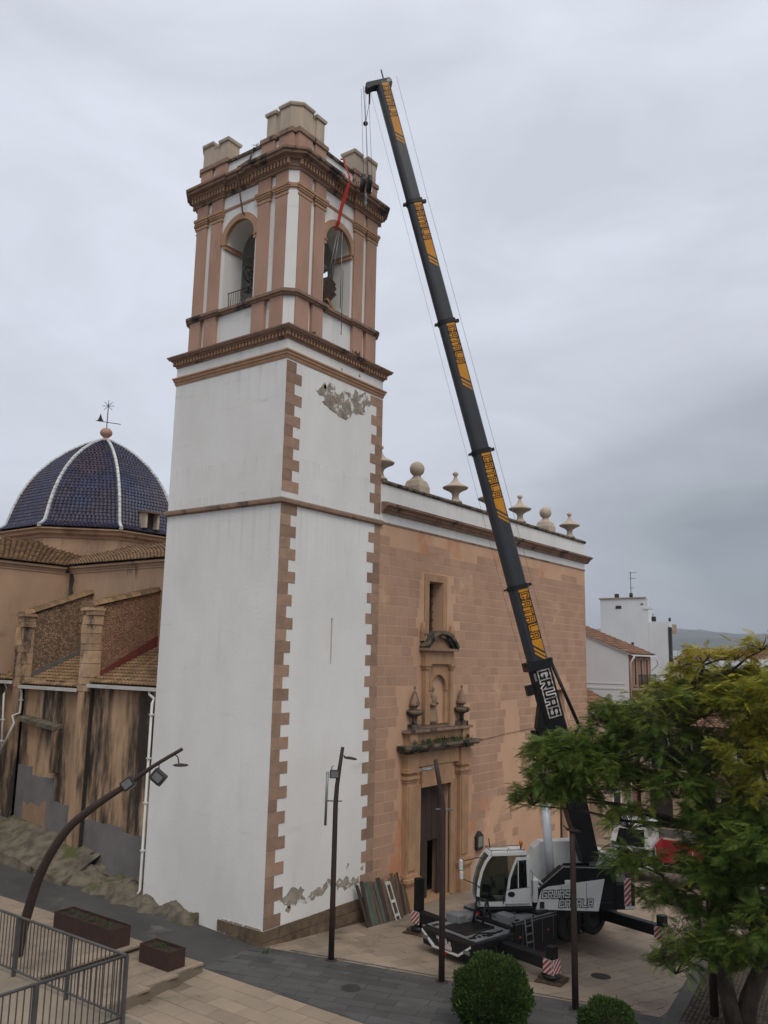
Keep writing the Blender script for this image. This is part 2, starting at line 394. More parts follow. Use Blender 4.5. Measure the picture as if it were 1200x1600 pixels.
def leaf_mat(name, base, yellow, trans=0.35):
    m = bpy.data.materials.new(name)
    m.use_nodes = True
    t = m.node_tree
    b = t.nodes['Principled BSDF']
    L = t.links.new
    at = N(t, 'ShaderNodeAttribute', attribute_name='tint')
    geo = N(t, 'ShaderNodeNewGeometry')
    mx = N(t, 'ShaderNodeMix', data_type='RGBA')
    mx.inputs['A'].default_value = (*base, 1)
    mx.inputs['B'].default_value = (*yellow, 1)
    L(at.outputs['Fac'], mx.inputs['Factor'])
    r4 = N(t, 'ShaderNodeMapRange')
    r4.inputs['To Min'].default_value = 0.6
    r4.inputs['To Max'].default_value = 1.4
    L(geo.outputs['Random Per Island'], r4.inputs['Value'])
    hs = N(t, 'ShaderNodeHueSaturation')
    L(r4.outputs[0], hs.inputs['Value'])
    L(mx.outputs['Result'], hs.inputs['Color'])
    L(hs.outputs[0], b.inputs['Base Color'])
    b.inputs['Roughness'].default_value = 0.6
    b.inputs['Specular IOR Level'].default_value = 0.25
    tl = N(t, 'ShaderNodeBsdfTranslucent')
    L(hs.outputs[0], tl.inputs['Color'])
    ms = N(t, 'ShaderNodeMixShader')
    ms.inputs[0].default_value = trans
    L(b.outputs[0], ms.inputs[1])
    L(tl.outputs[0], ms.inputs[2])
    L(ms.outputs[0], t.nodes['Material Output'].inputs['Surface'])
    return m
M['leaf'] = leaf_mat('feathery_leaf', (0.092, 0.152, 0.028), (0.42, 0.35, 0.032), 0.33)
M['bush_leaf'] = leaf_mat('bush_leaf', (0.030, 0.062, 0.014), (0.075, 0.115, 0.026), 0.3)
M['weed'] = leaf_mat('weed_leaf', (0.045, 0.075, 0.022), (0.12, 0.11, 0.04), 0.3)

# ------------------------------------------------------------------ mesh helpers
PM = {}                                    # parent -> world matrix
def link(o, parent=None):
    COL.objects.link(o)
    if parent is not None:
        o.parent = parent
    return o
def tag(o, label=None, cat=None, group=None, kind=None):
    if label: o['label'] = label
    if cat: o['category'] = cat
    if group: o['group'] = group
    if kind: o['kind'] = kind
    return o
def thing(name, label, cat, loc=(0, 0, 0), rotz=0.0, group=None):
    o = bpy.data.objects.new(name, None)
    o.empty_display_size = 0.3
    COL.objects.link(o)
    o.location = loc
    o.rotation_euler = (0, 0, rotz)
    PM[o.name] = Matrix.Translation(loc) @ Matrix.Rotation(rotz, 4, 'Z')
    return tag(o, label, cat, group)

class MB:
    """Collects geometry in world (or M-transformed) coordinates."""
    def __init__(self, mtx=None):
        self.v = []
        self.f = []
        self.m = mtx
        self.sm = []
    def add(self, verts, faces, smooth=False):
        o = len(self.v)
        if self.m is not None:
            verts = [tuple(self.m @ Vector(p)) for p in verts]
        self.v.extend(tuple(p) for p in verts)
        self.f.extend(tuple(i + o for i in f) for f in faces)
        self.sm.extend([smooth] * len(faces))
        return self
    def box(self, x0, x1, y0, y1, z0, z1):
        v = [(x0, y0, z0), (x1, y0, z0), (x1, y1, z0), (x0, y1, z0), (x0, y0, z1), (x1, y0, z1), (x1, y1, z1), (x0, y1, z1)]
        return self.add(v, [(0, 3, 2, 1), (4, 5, 6, 7), (0, 1, 5, 4), (1, 2, 6, 5), (2, 3, 7, 6), (3, 0, 4, 7)])
    def hexa(self, v):
        return self.add(v, [(0, 3, 2, 1), (4, 5, 6, 7), (0, 1, 5, 4), (1, 2, 6, 5), (2, 3, 7, 6), (3, 0, 4, 7)])
    def quad(self, a, b, c, d):
        return self.add([a, b, c, d], [(0, 1, 2, 3)])
    def prism(self, poly, axis, a0, a1):
        """poly: 2D outline; axis 'x','y','z': extrusion axis. For y: poly=(x,z); x: (y,z); z: (x,y)."""
        def P(p, a):
            return {'y': (p[0], a, p[1]), 'x': (a, p[0], p[1]), 'z': (p[0], p[1], a)}[axis]
        n = len(poly)
        v = [P(p, a0) for p in poly] + [P(p, a1) for p in poly]
        f = [tuple(range(n)), tuple(range(2 * n - 1, n - 1, -1))]
        f += [(i, i + n, (i + 1) % n + n, (i + 1) % n) for i in range(n)]
        return self.add(v, f)
    def tube(self, p0, p1, r0, r1=None, n=10, cap=True):
        return self.path([p0, p1], [r0, r0 if r1 is None else r1], n, cap)
    def path(self, pts, rad, n=8, cap=True, smooth=True):
        pts = [Vector(p) for p in pts]
        if not hasattr(rad, '__len__'):
            rad = [rad] * len(pts)
        v, f = [], []
        d0 = (pts[1] - pts[0]).normalized()
        ref = Vector((0, 0, 1)) if abs(d0.z) < 0.9 else Vector((1, 0, 0))
        for i, p in enumerate(pts):
            d = (pts[min(i + 1, len(pts) - 1)] - pts[max(i - 1, 0)]).normalized()
            s = d.cross(ref).normalized()
            u = s.cross(d)
            for k in range(n):
                a = 2 * math.pi * k / n
                v.append(tuple(p + (s * math.cos(a) + u * math.sin(a)) * rad[i]))
        for i in range(len(pts) - 1):
            for k in range(n):
                f.append((i * n + k, i * n + (k + 1) % n, (i + 1) * n + (k + 1) % n, (i + 1) * n + k))
        self.add(v, f, smooth)
        if cap:
            o = len(self.v) - len(v)
            self.f.append(tuple(o + k for k in range(n - 1, -1, -1)))
            self.f.append(tuple(o + (len(pts) - 1) * n + k for k in range(n)))
            self.sm += [False, False]
        return self
    def lathe(self, prof, c, n=16, smooth=True, ang=0.0):
        v, f = [], []
        for (r, z) in prof:
            for k in range(n):
                a = ang + 2 * math.pi * k / n
                v.append((c[0] + r * math.cos(a), c[1] + r * math.sin(a), c[2] + z))
        for i in range(len(prof) - 1):
            for k in range(n):
                f.append((i * n + k, i * n + (k + 1) % n, (i + 1) * n + (k + 1) % n, (i + 1) * n + k))
        f.append(tuple(range(n - 1, -1, -1)))
        f.append(tuple((len(prof) - 1) * n + k for k in range(n)))
        return self.add(v, f, smooth)
    def ball(self, c, r, n=12, sq=(1, 1, 1)):
        m = n // 2
        prof = [(r * math.sin(math.pi * i / m), -r * math.cos(math.pi * i / m)) for i in range(m + 1)]
        prof[0] = (r * 0.02, -r); prof[-1] = (r * 0.02, r)
        o = len(self.v)
        mm, self.m = self.m, None
        self.lathe(prof, (0, 0, 0), n)
        self.m = mm
        for i in range(o, len(self.v)):
            p = self.v[i]
            q = (c[0] + p[0] * sq[0], c[1] + p[1] * sq[1], c[2] + p[2] * sq[2])
            self.v[i] = tuple(self.m @ Vector(q)) if self.m is not None else q
        return self
    def ring(self, poly, prof, closed=True):
        """Sweep profile [(offset outward, z)] round a counter-clockwise polygon (x,y) with mitred corners."""
        n = len(poly)
        dirs = []
        for i in range(n):
            a, b, c = Vector(poly[i - 1]), Vector(poly[i]), Vector(poly[(i + 1) % n])
            n1 = Vector(((b - a).y, -(b - a).x)).normalized()
            n2 = Vector(((c - b).y, -(c - b).x)).normalized()
            s = n1 + n2
            dirs.append(s / max(0.2, s.dot(n1)))
        v, f = [], []
        for (off, z) in prof:
            for i in range(n):
                v.append((poly[i][0] + dirs[i].x * off, poly[i][1] + dirs[i].y * off, z))
        k = len(prof)
        for j in range(k - 1):
            for i in range(n):
                f.append((j * n + i, j * n + (i + 1) % n, (j + 1) * n + (i + 1) % n, (j + 1) * n + i))
        for i in range(n):                       # close the back
            f.append(((k - 1) * n + i, (k - 1) * n + (i + 1) % n, (i + 1) % n, i))
        return self.add(v, f)
    def build(self, name, material, parent=None, smooth=None, label=None):
        me = bpy.data.meshes.new(name)
        vv = self.v
        if parent is not None and parent.name in PM:
            inv = PM[parent.name].inverted()
            vv = [tuple(inv @ Vector(p)) for p in vv]
        me.from_pydata(vv, [], self.f)
        if any(self.sm):
            me.polygons.foreach_set('use_smooth', self.sm)
        me.materials.append(M[material])
        me.update()
        o = bpy.data.objects.new(name, me)
        link(o, parent)
        if parent is not None and parent.name in PM:
            PM[o.name] = PM[parent.name]
        if label: o['label'] = label
        return o

UNIT = {}
def piece(name, material, parent, x0, x1, y0, y1, z0, z1):
    """A box piece sharing one unit mesh per material; parent frames without rotation."""
    if material not in UNIT:
        mb = MB().box(-0.5, 0.5, -0.5, 0.5, -0.5, 0.5)
        me = bpy.data.meshes.new('unit_' + material)
        me.from_pydata(mb.v, [], mb.f)
        me.materials.append(M[material])
        UNIT[material] = me
    o = bpy.data.objects.new(name, UNIT[material])
    link(o, parent)
    off = PM[parent.name].translation if parent is not None and parent.name in PM else Vector((0, 0, 0))
    o.location = Vector(((x0 + x1) / 2, (y0 + y1) / 2, (z0 + z1) / 2)) - off
    o.scale = (x1 - x0, y1 - y0, z1 - z0)
    return o

def wall_grid(mb, u0, u1, z0, z1, holes, P, depth):
    """Front face with rectangular holes (ua,ub,za,zb,depth or None); P(u, d, z) -> point, d = depth into wall."""
    us = sorted({u0, u1, *[h[0] for h in holes], *[h[1] for h in holes]})
    zs = sorted({z0, z1, *[h[2] for h in holes], *[h[3] for h in holes]})
    for a, b in zip(us, us[1:]):
        for c, d in zip(zs, zs[1:]):
            mu, mz = (a + b) / 2, (c + d) / 2
            if any(h[0] < mu < h[1] and h[2] < mz < h[3] for h in holes):
                continue
            mb.quad(P(a, 0, c), P(b, 0, c), P(b, 0, d), P(a, 0, d))
    for h in holes:
        a, b, c, d = h[:4]
        dp = h[4] if len(h) > 4 else depth
        mb.quad(P(a, 0, c), P(a, 0, d), P(a, dp, d), P(a, dp, c))
        mb.quad(P(b, 0, c), P(b, dp, c), P(b, dp, d), P(b, 0, d))
        mb.quad(P(a, 0, d), P(b, 0, d), P(b, dp, d), P(a, dp, d))
        mb.quad(P(a, 0, c), P(a, dp, c), P(b, dp, c), P(b, 0, c))
        if len(h) > 5 and h[5]:
            mb.quad(P(a, dp, c), P(b, dp, c), P(b, dp, d), P(a, dp, d))
    return mb

def blob_poly(cx, cz, rx, rz, n, rough, rng):
    pts = []
    k = [rng.uniform(1 - rough, 1 + rough) for _ in range(n)]
    for i in range(n):
        a = 2 * math.pi * i / n
        r = k[i]
        pts.append((cx + rx * r * math.cos(a), cz + rz * r * math.sin(a)))
    return pts

def gz(x, y):
    """height of the plaza surface"""
    if x <= 0: z = 0.49
    elif x < 5.6: z = 0.49 - 0.42 * x / 5.6
    elif x < 10: z = 0.07 - 0.22 * (x - 5.6) / 4.4
    else: z = -0.15
    if y > 0 and x < 2:
        z += 0.05 * y * min(1, (2 - x) / 2)
    return z

def tile_roof(mb, p0, p1, q0, q1, ncol, nrow, amp=0.05, step=0.04, per=5):
    """Curved clay tiles on the quad p0->p1 (eave), q0->q1 (ridge); each tile an island."""
    p0, p1, q0, q1 = map(Vector, (p0, p1, q0, q1))
    nrm_ = (p1 - p0).cross(q0 - p0).normalized()
    if nrm_.z < 0: nrm_ = -nrm_
    for r in range(nrow):
        t0, t1 = r / nrow, min(1, (r + 1.15) / nrow)
        for c in range(ncol):
            v = []
            for t, lift in ((t0, step), (t1, 0)):
                a = p0.lerp(q0, t); b = p1.lerp(q1, t)
                for k in range(per):
                    s = (c + k / (per - 1)) / ncol
                    h = math.sin(math.pi * k / (per - 1)) * amp + lift
                    v.append(tuple(a.lerp(b, s) + nrm_ * h))
            f = [(k, k + 1, per + k + 1, per + k) for k in range(per - 1)]
            f.append(tuple(range(per - 1, -1, -1)))
            mb.add(v, f)
    return mb
# ------------------------------------------------------------------ ground and paving
xs = [-7000, -900, -150, -60] + [x * 1.0 for x in range(-30, 61)] + [100, 300, 1200, 7000]
ys = [-7000, -900, -150, -60] + [y * 1.0 for y in range(-32, 45)] + [90, 300, 1200, 7000]
gv, gf = [], []
for y in ys:
    for x in xs:
        yy = max(-30, min(44, y)); xx = max(-30, min(60, x))
        gv.append((x, y, gz(xx, yy) - 0.035))
nx = len(xs)
for j in range(len(ys) - 1):
    for i in range(nx - 1):
        gf.append((j * nx + i, j * nx + i + 1, (j + 1) * nx + i + 1, (j + 1) * nx + i))
g = MB(); g.add(gv, gf)
ground = g.build('ground', 'asphalt'); tag(ground, kind='structure')

def band_x(y):                              # edge between the dark band and the pale plaza
    return 0.10 + (-0.25 - y) * 0.298
def sheet(name, material, inside, x0, x1, y0, y1, st, dz):
    """a sheet draped on the plaza surface where inside(x,y); returns structure object"""
    mb = MB()
    nx_, ny_ = int((x1 - x0) / st), int((y1 - y0) / st)
    for i in range(nx_):
        for j in range(ny_):
            a, b = x0 + i * st, y0 + j * st
            if inside(a + st / 2, b + st / 2):
                mb.quad(*[(p, q, gz(p, q) + dz) for p, q in ((a, b), (a + st, b), (a + st, b + st), (a, b + st))])
    o = mb.build(name, material)
    return tag(o, kind='structure')
def in_band(x, y):
    return -2.62 < x < band_x(y) and y < 0.2
def kerb_y(x):
    return -12.6 + (x - 3.2) * 0.156
def in_plaza(x, y):
    if x < band_x(y) or y > -0.05: return False
    if x < 13 and y < kerb_y(x): return False
    return x < 31
def in_low(x, y):
    return x < -2.62 and y < -0.2 - (-2.9 - x) * 0.174 and y > -30 and x > -28

def slabs(base, material, inside, org, ang, L_, W_, ni, nj, gap, top, nmax, key, name='paving_slab', bond=0.5, clip=None):
    """running-bond slabs; the nmax that lie nearest to the viewer are parts, the rest one part"""
    ca, sa = math.cos(ang), math.sin(ang)
    cells = []
    for j in range(-nj, nj):
        sh = (j % 2) * bond * L_ + random.uniform(-0.08, 0.08) * L_
        for i in range(-ni, ni):
            a0, a1 = i * L_ + sh + gap / 2, (i + 1) * L_ + sh - gap / 2
            b0, b1 = j * W_ + gap / 2, (j + 1) * W_ - gap / 2
            c = [(org[0] + a * ca - b * sa, org[1] + a * sa + b * ca) for a, b in ((a0, b0), (a1, b0), (a1, b1), (a0, b1))]
            mx_, my_ = sum(p[0] for p in c) / 4, sum(p[1] for p in c) / 4
            if inside(mx_, my_) or (clip and sum(inside(*p) for p in c) >= 1):
                if clip: c = [clip(*p) for p in c]
                cells.append((key(mx_, my_), c))
    cells.sort(key=lambda q: q[0])
    rest = MB()
    for k, (d, c) in enumerate(cells):
        dz = top + random.uniform(-0.0025, 0.0025)
        vs_ = [(p[0], p[1], gz(*p) - 0.03) for p in c] + [(p[0], p[1], gz(*p) + dz) for p in c]
        if k < nmax:
            MB().hexa(vs_).build(name, material, base)
        else:
            rest.hexa(vs_)
    if rest.v:
        tag(rest.build(name + '_field', material, base), kind='stuff')
camd = lambda x, y: math.hypot(x + 22.56, y + 21.57)
pl = sheet('plaza_paving', 'beige_joint', in_plaza, -1.0, 31.0, -20.0, 0.0, 0.25, -0.012)
slabs(pl, 'beige', in_plaza, (2.0, -6.4), R(-16.6), 1.2, 0.6, 28, 30, 0.016, 0.004, 190, camd,
      clip=lambda x, y: (max(x, band_x(min(y, -0.06)) + 0.006), max(min(y, -0.06), kerb_y(x) + 0.01 if x < 13 else -30)))
bd = sheet('dark_stone_band', 'asphalt', in_band, -2.75, 8.0, -26.0, 0.25, 0.25, -0.012)
slabs(bd, 'slate', in_band, (0.0, -3.0), R(-73.4), 1.25, 0.42, 24, 26, 0.014, 0.004, 110, camd, bond=0.4,
      clip=lambda x, y: (max(-2.61, min(x, band_x(min(y, 0.19)) - 0.006)), min(y, 0.19)))
lw = sheet('lower_plaza_paving', 'beige_joint', in_low, -28.0, -2.5, -27.0, 0.0, 0.25, -0.012)
slabs(lw, 'beige', lambda x, y: in_low(x, y) and x > -14 and y > -14, (-2.64, -0.3), R(-90), 1.2, 0.6, 14, 24, 0.016, 0.004, 110,
      lambda x, y: abs(x + 5) + abs(y + 4))
# tree pit with cobbles, framed by a grey kerb
pit = MB()
def strip(mb, pts, w, z0, z1):
    for (a, b) in zip(pts, pts[1:]):
        d = Vector((b[0] - a[0], b[1] - a[1])).normalized(); n_ = Vector((d.y, -d.x)) * w
        c = [a, b, (b[0] + n_.x, b[1] + n_.y), (a[0] + n_.x, a[1] + n_.y)]
        mb.hexa([(p[0], p[1], gz(*p) + z0) for p in c] + [(p[0], p[1], gz(*p) + z1) for p in c])
strip(pit, [(2.6 + i * 0.8, kerb_y(2.6 + i * 0.8)) for i in range(14)], 0.42, -0.03, 0.012)
tag(pit.build('kerb_band', 'kerb'), kind='structure')
cb = MB()
for i in range(76):
    for j in range(46):
        x = 2.9 + i * 0.13 + random.uniform(-.01, .01); y = kerb_y(x) - 0.45 - j * 0.13
        h = random.uniform(0.0, 0.014)
        cb.hexa([(p, q, gz(p, q) - .03) for p, q in ((x, y - .11), (x + .11, y - .11), (x + .11, y), (x, y))] +
                [(p, q, gz(p, q) + h) for p, q in ((x + .008, y - .102), (x + .102, y - .102), (x + .102, y - .008), (x + .008, y - .008))])
tag(cb.build('tree_pit_cobbles', 'gravel'), 'brown cobbles covering the ground round the feathery tree', 'cobbles', kind='stuff')

# raised terrace in two tiers beside the street
ter = MB()
ter.prism([(-2.9, -0.25), (-3.0, 2.2), (-26, 2.2), (-26, -4.2)], 'z', 0.2, 0.80)
t1 = ter.build('lower_terrace', 'beige_joint'); tag(t1, kind='structure')
ter = MB()
ter.prism([(-3.25, 2.2), (-3.4, 11.0), (-3.4, 36), (-26, 36), (-26, 2.2)], 'z', 0.2, 0.99)
t2 = ter.build('upper_terrace', 'beige_joint'); tag(t2, kind='structure')
for base, z0, (xa, xb, ya, yb), slant in ((t1, 0.80, (-9.0, -2.9, -1.3, 2.2), True), (t2, 0.99, (-9.5, -3.3, 2.2, 11.0), False)):
    rest = MB(); n_ = 0
    j = 0
    y = yb
    while y - 0.6 > ya - 0.6:
        x = xb - (0.6 if j % 2 else 0) 
        if j % 2:
            pcs = [(xb - 0.6, xb)]
        else:
            pcs = []
        while x > xa:
            pcs.append((x - 1.2, x)); x -= 1.2
        for (a, b) in pcs:
            yl = y - 0.6
            if slant and yl < -0.25 - (-2.9 - b) * 0.174:
                yl = -0.25 - (-2.9 - (a + b) / 2) * 0.171
                if y - yl < 0.15: continue
            b2 = min(b, (-2.93 if slant else -3.29) - 0.02 - (0.041 * max(0, (y + .25)) if slant else 0.017 * (y - 2.2)))
            if b2 - a < 0.2: continue
            bx_ = MB().box(a + .008, b2 - .008, yl + .008, y - .008, z0 - .04, z0 + .02 + random.uniform(-.002, .002))
            bx_.build('terrace_slab', 'beige', base); n_ += 1
        y -= 0.6; j += 1

# high walkway that carries the railing
wk = MB().box(-26, -12.35, -8.95, 8, 0.3, 4.02)
walk = wk.build('raised_walkway', 'concrete'); tag(walk, kind='structure')
MB().box(-26, -12.3, -9.0, 8, 4.02, 4.07).build('coping', 'concrete', walk)
mh = MB(); mh.lathe([(0.32, 0), (0.32, 0.006), (0.28, 0.008)], (-14.3, -7.6, 4.07), 24); mh.build('manhole_cover', 'kerb', walk)

# mossy rock at the foot of the church
rk = MB()
rng = random.Random(3)
def hn(a, b, s):
    return math.sin(a * 1.7 + s) * math.cos(b * 2.3 + s * 2) * 0.5 + math.sin(a * 4.1 + b * 3.3 + s) * 0.25 + rng.uniform(-.18, .18)
NY, NX = 150, 18
rows = []
for j in range(NY + 1):
    t = j / NY
    y = 3.2 + 12.5 * t
    top = gz(-0.5, y) + 0.40 + 0.12 * math.sin(y * 1.9) + 0.10 * math.sin(y * 4.3 + 1)
    wid = 0.52 + 0.36 * math.sin(t * 3.0) + 0.14 * math.sin(y * 3.7) + 0.08 * math.sin(y * 9)
    row = []
    for i in range(NX + 1):
        s = i / NX
        x = 0.9 - (0.9 + wid) * s
        base = gz(-0.5, y) - 0.15
        prof = (1 - s ** 4.5) * (1 - 0.12 * (int(s * 6) % 2)) if s < 0.999 else 0
        z = base + (top - base) * prof + 0.11 * hn(x * 1.6, y * 1.6, 1.0) * (0.3 + prof)
        row.append((x + 0.07 * hn(y, x, 2.0), y + 0.06 * hn(x, y, 4.0), z))
    rows.append(row)
rv = [p for r_ in rows for p in r_]
rf = [(j * (NX + 1) + i, j * (NX + 1) + i + 1, (j + 1) * (NX + 1) + i + 1, (j + 1) * (NX + 1) + i) for j in range(NY) for i in range(NX)]
rf.append(tuple(range(NX, -1, -1)))
rk.add(rv, rf)
rock = rk.build('rock_outcrop', 'rock')
tag(rock, 'mossy brown rock outcrop at the foot of the white tower and stained wall', 'rock')
# sloped masonry bench further up the lane
rb = MB()
prof_n = 26
bv = []
for j in range(prof_n + 1):
    y = 10.3 + 15 * j / prof_n
    gzv = gz(-1, y)
    hgt = 0.15 + 0.08 * (y - 10.3) if y < 15 else 0.52 + 0.02 * (y - 15)
    bv += [(-1.15 + rng.uniform(-.06, .06), y, gzv - .1), (-1.05 + rng.uniform(-.05, .05), y, gzv + hgt * 0.75 + rng.uniform(-.05, .05)),
           (-0.35, y, gzv + hgt + 0.3 + rng.uniform(-.04, .04)), (0.75, y, gzv + hgt + 0.75)]
rb.add(bv, [(j * 4 + i, j * 4 + i + 1, (j + 1) * 4 + i + 1, (j + 1) * 4 + i) for j in range(prof_n) for i in range(3)] + [(3, 2, 1, 0)])
tag(rb.build('stone_bench', 'rock'), 'sloped mossy stone bench along the lane, far left under the grey render', 'stone bench')

# ------------------------------------------------------------------ bell tower
TW, TD = 6.2, 6.49
tower = thing('bell_tower', 'tall white bell tower with terracotta pilasters, quoins and an open belfry', 'bell tower', (0, 0, 0))
# shaft: right face with a sunk panel and a slit, left face plain, the other two plain
sh = MB()
PX = lambda u, d, z: (u, d, z)
wall_grid(sh, 0, TW, 0.2, 22.6, [(1.74, 4.45, 17.76, 20.85, 0.02, True), (3.13, 3.22, 10.05, 11.84, 0.5, False)], PX, 0.3)
sh.quad((0, 0, -0.3), (0, TD, -0.3), (0, TD, 22.6), (0, 0, 22.6))
sh.quad((TW, 0, -0.3), (TW, TD, -0.3), (TW, TD, 22.6), (TW, 0, 22.6))
sh.quad((0, TD, -0.3), (TW, TD, -0.3), (TW, TD, 22.6), (0, TD, 22.6))
sh.quad((0, 0, 22.6), (TW, 0, 22.6), (TW, TD, 22.6), (0, TD, 22.6))
sh.quad((2.9, 0.5, 9.9), (3.5, 0.5, 9.9), (3.5, 0.5, 12.0), (2.9, 0.5, 12.0))
sh.build('shaft_wall', 'plaster', tower)
MB().box(3.15, 3.2, 0.2, 0.24, 10.06, 11.83).build('slit_window', 'dark', tower)
# plinth of stone blocks on the plaza side and round the corner
pz = 0.55
row_z = [-0.25, 0.22, 0.62, 1.0]
random.seed(11)
for r_ in range(3):
    x = -0.06
    while x < TW - 0.05:
        w = min(random.uniform(0.5, 0.95), TW - x)
        if w < 0.25: w = TW - x
        o_ = 0.05 + random.uniform(0, 0.015)
        piece('plinth_stone', 'plinth', tower, x + 0.01, x + w - 0.01, -o_, 0.12, row_z[r_] + 0.01, row_z[r_ + 1] - 0.01 + random.uniform(-.015, 0.0))
        x += w
    y = 0.14
    while y < 1.7 and row_z[r_ + 1] > 0.3:
        w = random.uniform(0.4, 0.7)
        piece('plinth_stone', 'plinth', tower, -0.06 - random.uniform(0, 0.02), 0.1, y, y + w - 0.015, row_z[r_] + 0.01, row_z[r_ + 1] - 0.02)
        y += w
MB().box(-0.03, 0.2, 0.1, 2.0, 0.2, 1.04).build('plinth_core', 'bare', tower)
# quoins
nC = 48
ch = (21.62 - 1.0) / nC
for i in range(nC):
    z0 = 1.0 + i * ch
    if abs(z0 + ch / 2 - 16.09) < 0.18: continue
    near = 0.86 if i % 2 == 0 else 0.5
    far = 0.82 if i % 2 == 1 else 0.42
    j1, j2 = random.uniform(-.08, .07), random.uniform(-.07, .06)
    piece('quoin', 'quoin', tower, -0.004, near + j1, -0.016, 0.003, z0 + 0.006, z0 + ch - 0.006)
    piece('quoin', 'quoin', tower, TW - far + j2, TW + 0.004, -0.016, 0.003, z0 + 0.006, z0 + ch - 0.006)
SQ = [(0, 0), (TW, 0), (TW, TD), (0, TD)]
MB().ring(SQ, [(-0.1, 15.98), (0.04, 15.98), (0.13, 16.03), (0.14, 16.13), (0.10, 16.2), (-0.1, 16.22)]).build('string_course', 'cornice', tower)
MB().ring(SQ, [(-0.1, 21.68), (0.02, 21.68), (0.05, 21.76), (0.05, 21.82), (0.09, 21.84), (0.10, 21.93), (0.14, 21.96), (0.14, 22.02), (-0.1, 22.05)]).build('band_moulding', 'mould', tower)
low_c = MB().ring(SQ, [(-0.1, 22.47), (0.03, 22.47), (0.05, 22.54), (0.09, 22.56), (0.10, 22.72), (0.18, 22.74), (0.20, 22.79), (0.28, 22.81), (0.29, 22.86), (0.33, 22.88), (0.34, 22.94), (0.24, 22.99), (0.0, 23.03), (-0.1, 23.03)]).build('lower_cornice', 'cornice', tower)
dn = MB()
def dentils(mb, poly, off, z0, z1, w, pitch, deep, skip=0.12):
    n = len(poly)
    for i in range(n):
        a, b = Vector(poly[i]), Vector(poly[(i + 1) % n])
        d = (b - a); Ln = d.length
        if Ln < 0.5: continue
        d.normalize(); nn = Vector((d.y, -d.x))
        k = int((Ln + 2 * off) / pitch)
        for j in range(k):
            s = -off + (j + 0.5) * (Ln + 2 * off) / k
            c = a + d * s
            pts = []
            for z in (z0, z1):
                for (u, w_) in ((-w / 2, off - deep), (w / 2, off - deep), (w / 2, off), (-w / 2, off)):
                    q = c + d * u + nn * w_
                    pts.append((q.x, q.y, z))
            mb.hexa(pts)
    return mb
dentils(dn, SQ, 0.16, 22.58, 22.73, 0.09, 0.18, 0.1)
tag(dn.build('lower_dentils', 'mould', low_c), kind='stuff')
# roof slab of the shaft
MB().box(0.02, TW - 0.02, 0.02, TD - 0.02, 22.61, 23.0).build('belfry_floor', 'cornice', tower)

# belfry: chamfered square, four arched walls
b0, c0 = 0.25, 0.33                       # wall plane inset, chamfer
X0, X1, Y0, Y1 = b0, TW - b0, b0, TD - b0
ZB, ZT = 22.98, 30.0
def face_map(k):
    """k: 0 right/plaza face (y=Y0), 1 left/lane face (x=X0), 2 back (y=Y1), 3 far side (x=X1); returns P(s,d,z) and length"""
    if k == 0: return (lambda s, d, z: (s, Y0 + d, z)), X0, X1
    if k == 1: return (lambda s, d, z: (X0 + d, s, z)), Y0, Y1
    if k == 2: return (lambda s, d, z: (s, Y1 - d, z)), X0, X1
    return (lambda s, d, z: (X1 - d, s, z)), Y0, Y1
ARCH = {0: (2.22, 4.0), 1: (2.35, 4.18), 2: (2.22, 4.0), 3: (2.35, 4.18)}
PIL = {0: [(0.46, 1.24), (1.46, 2.12), (4.1, 4.78), (5.0, 5.74)], 1: [(0.5, 1.2), (1.5, 2.22), (4.36, 5.06), (5.32, 6.0)]}
PIL[2] = PIL[0]; PIL[3] = PIL[1]
SILL, SPR = 24.72, 27.68
TH = 1.05
NA = 18
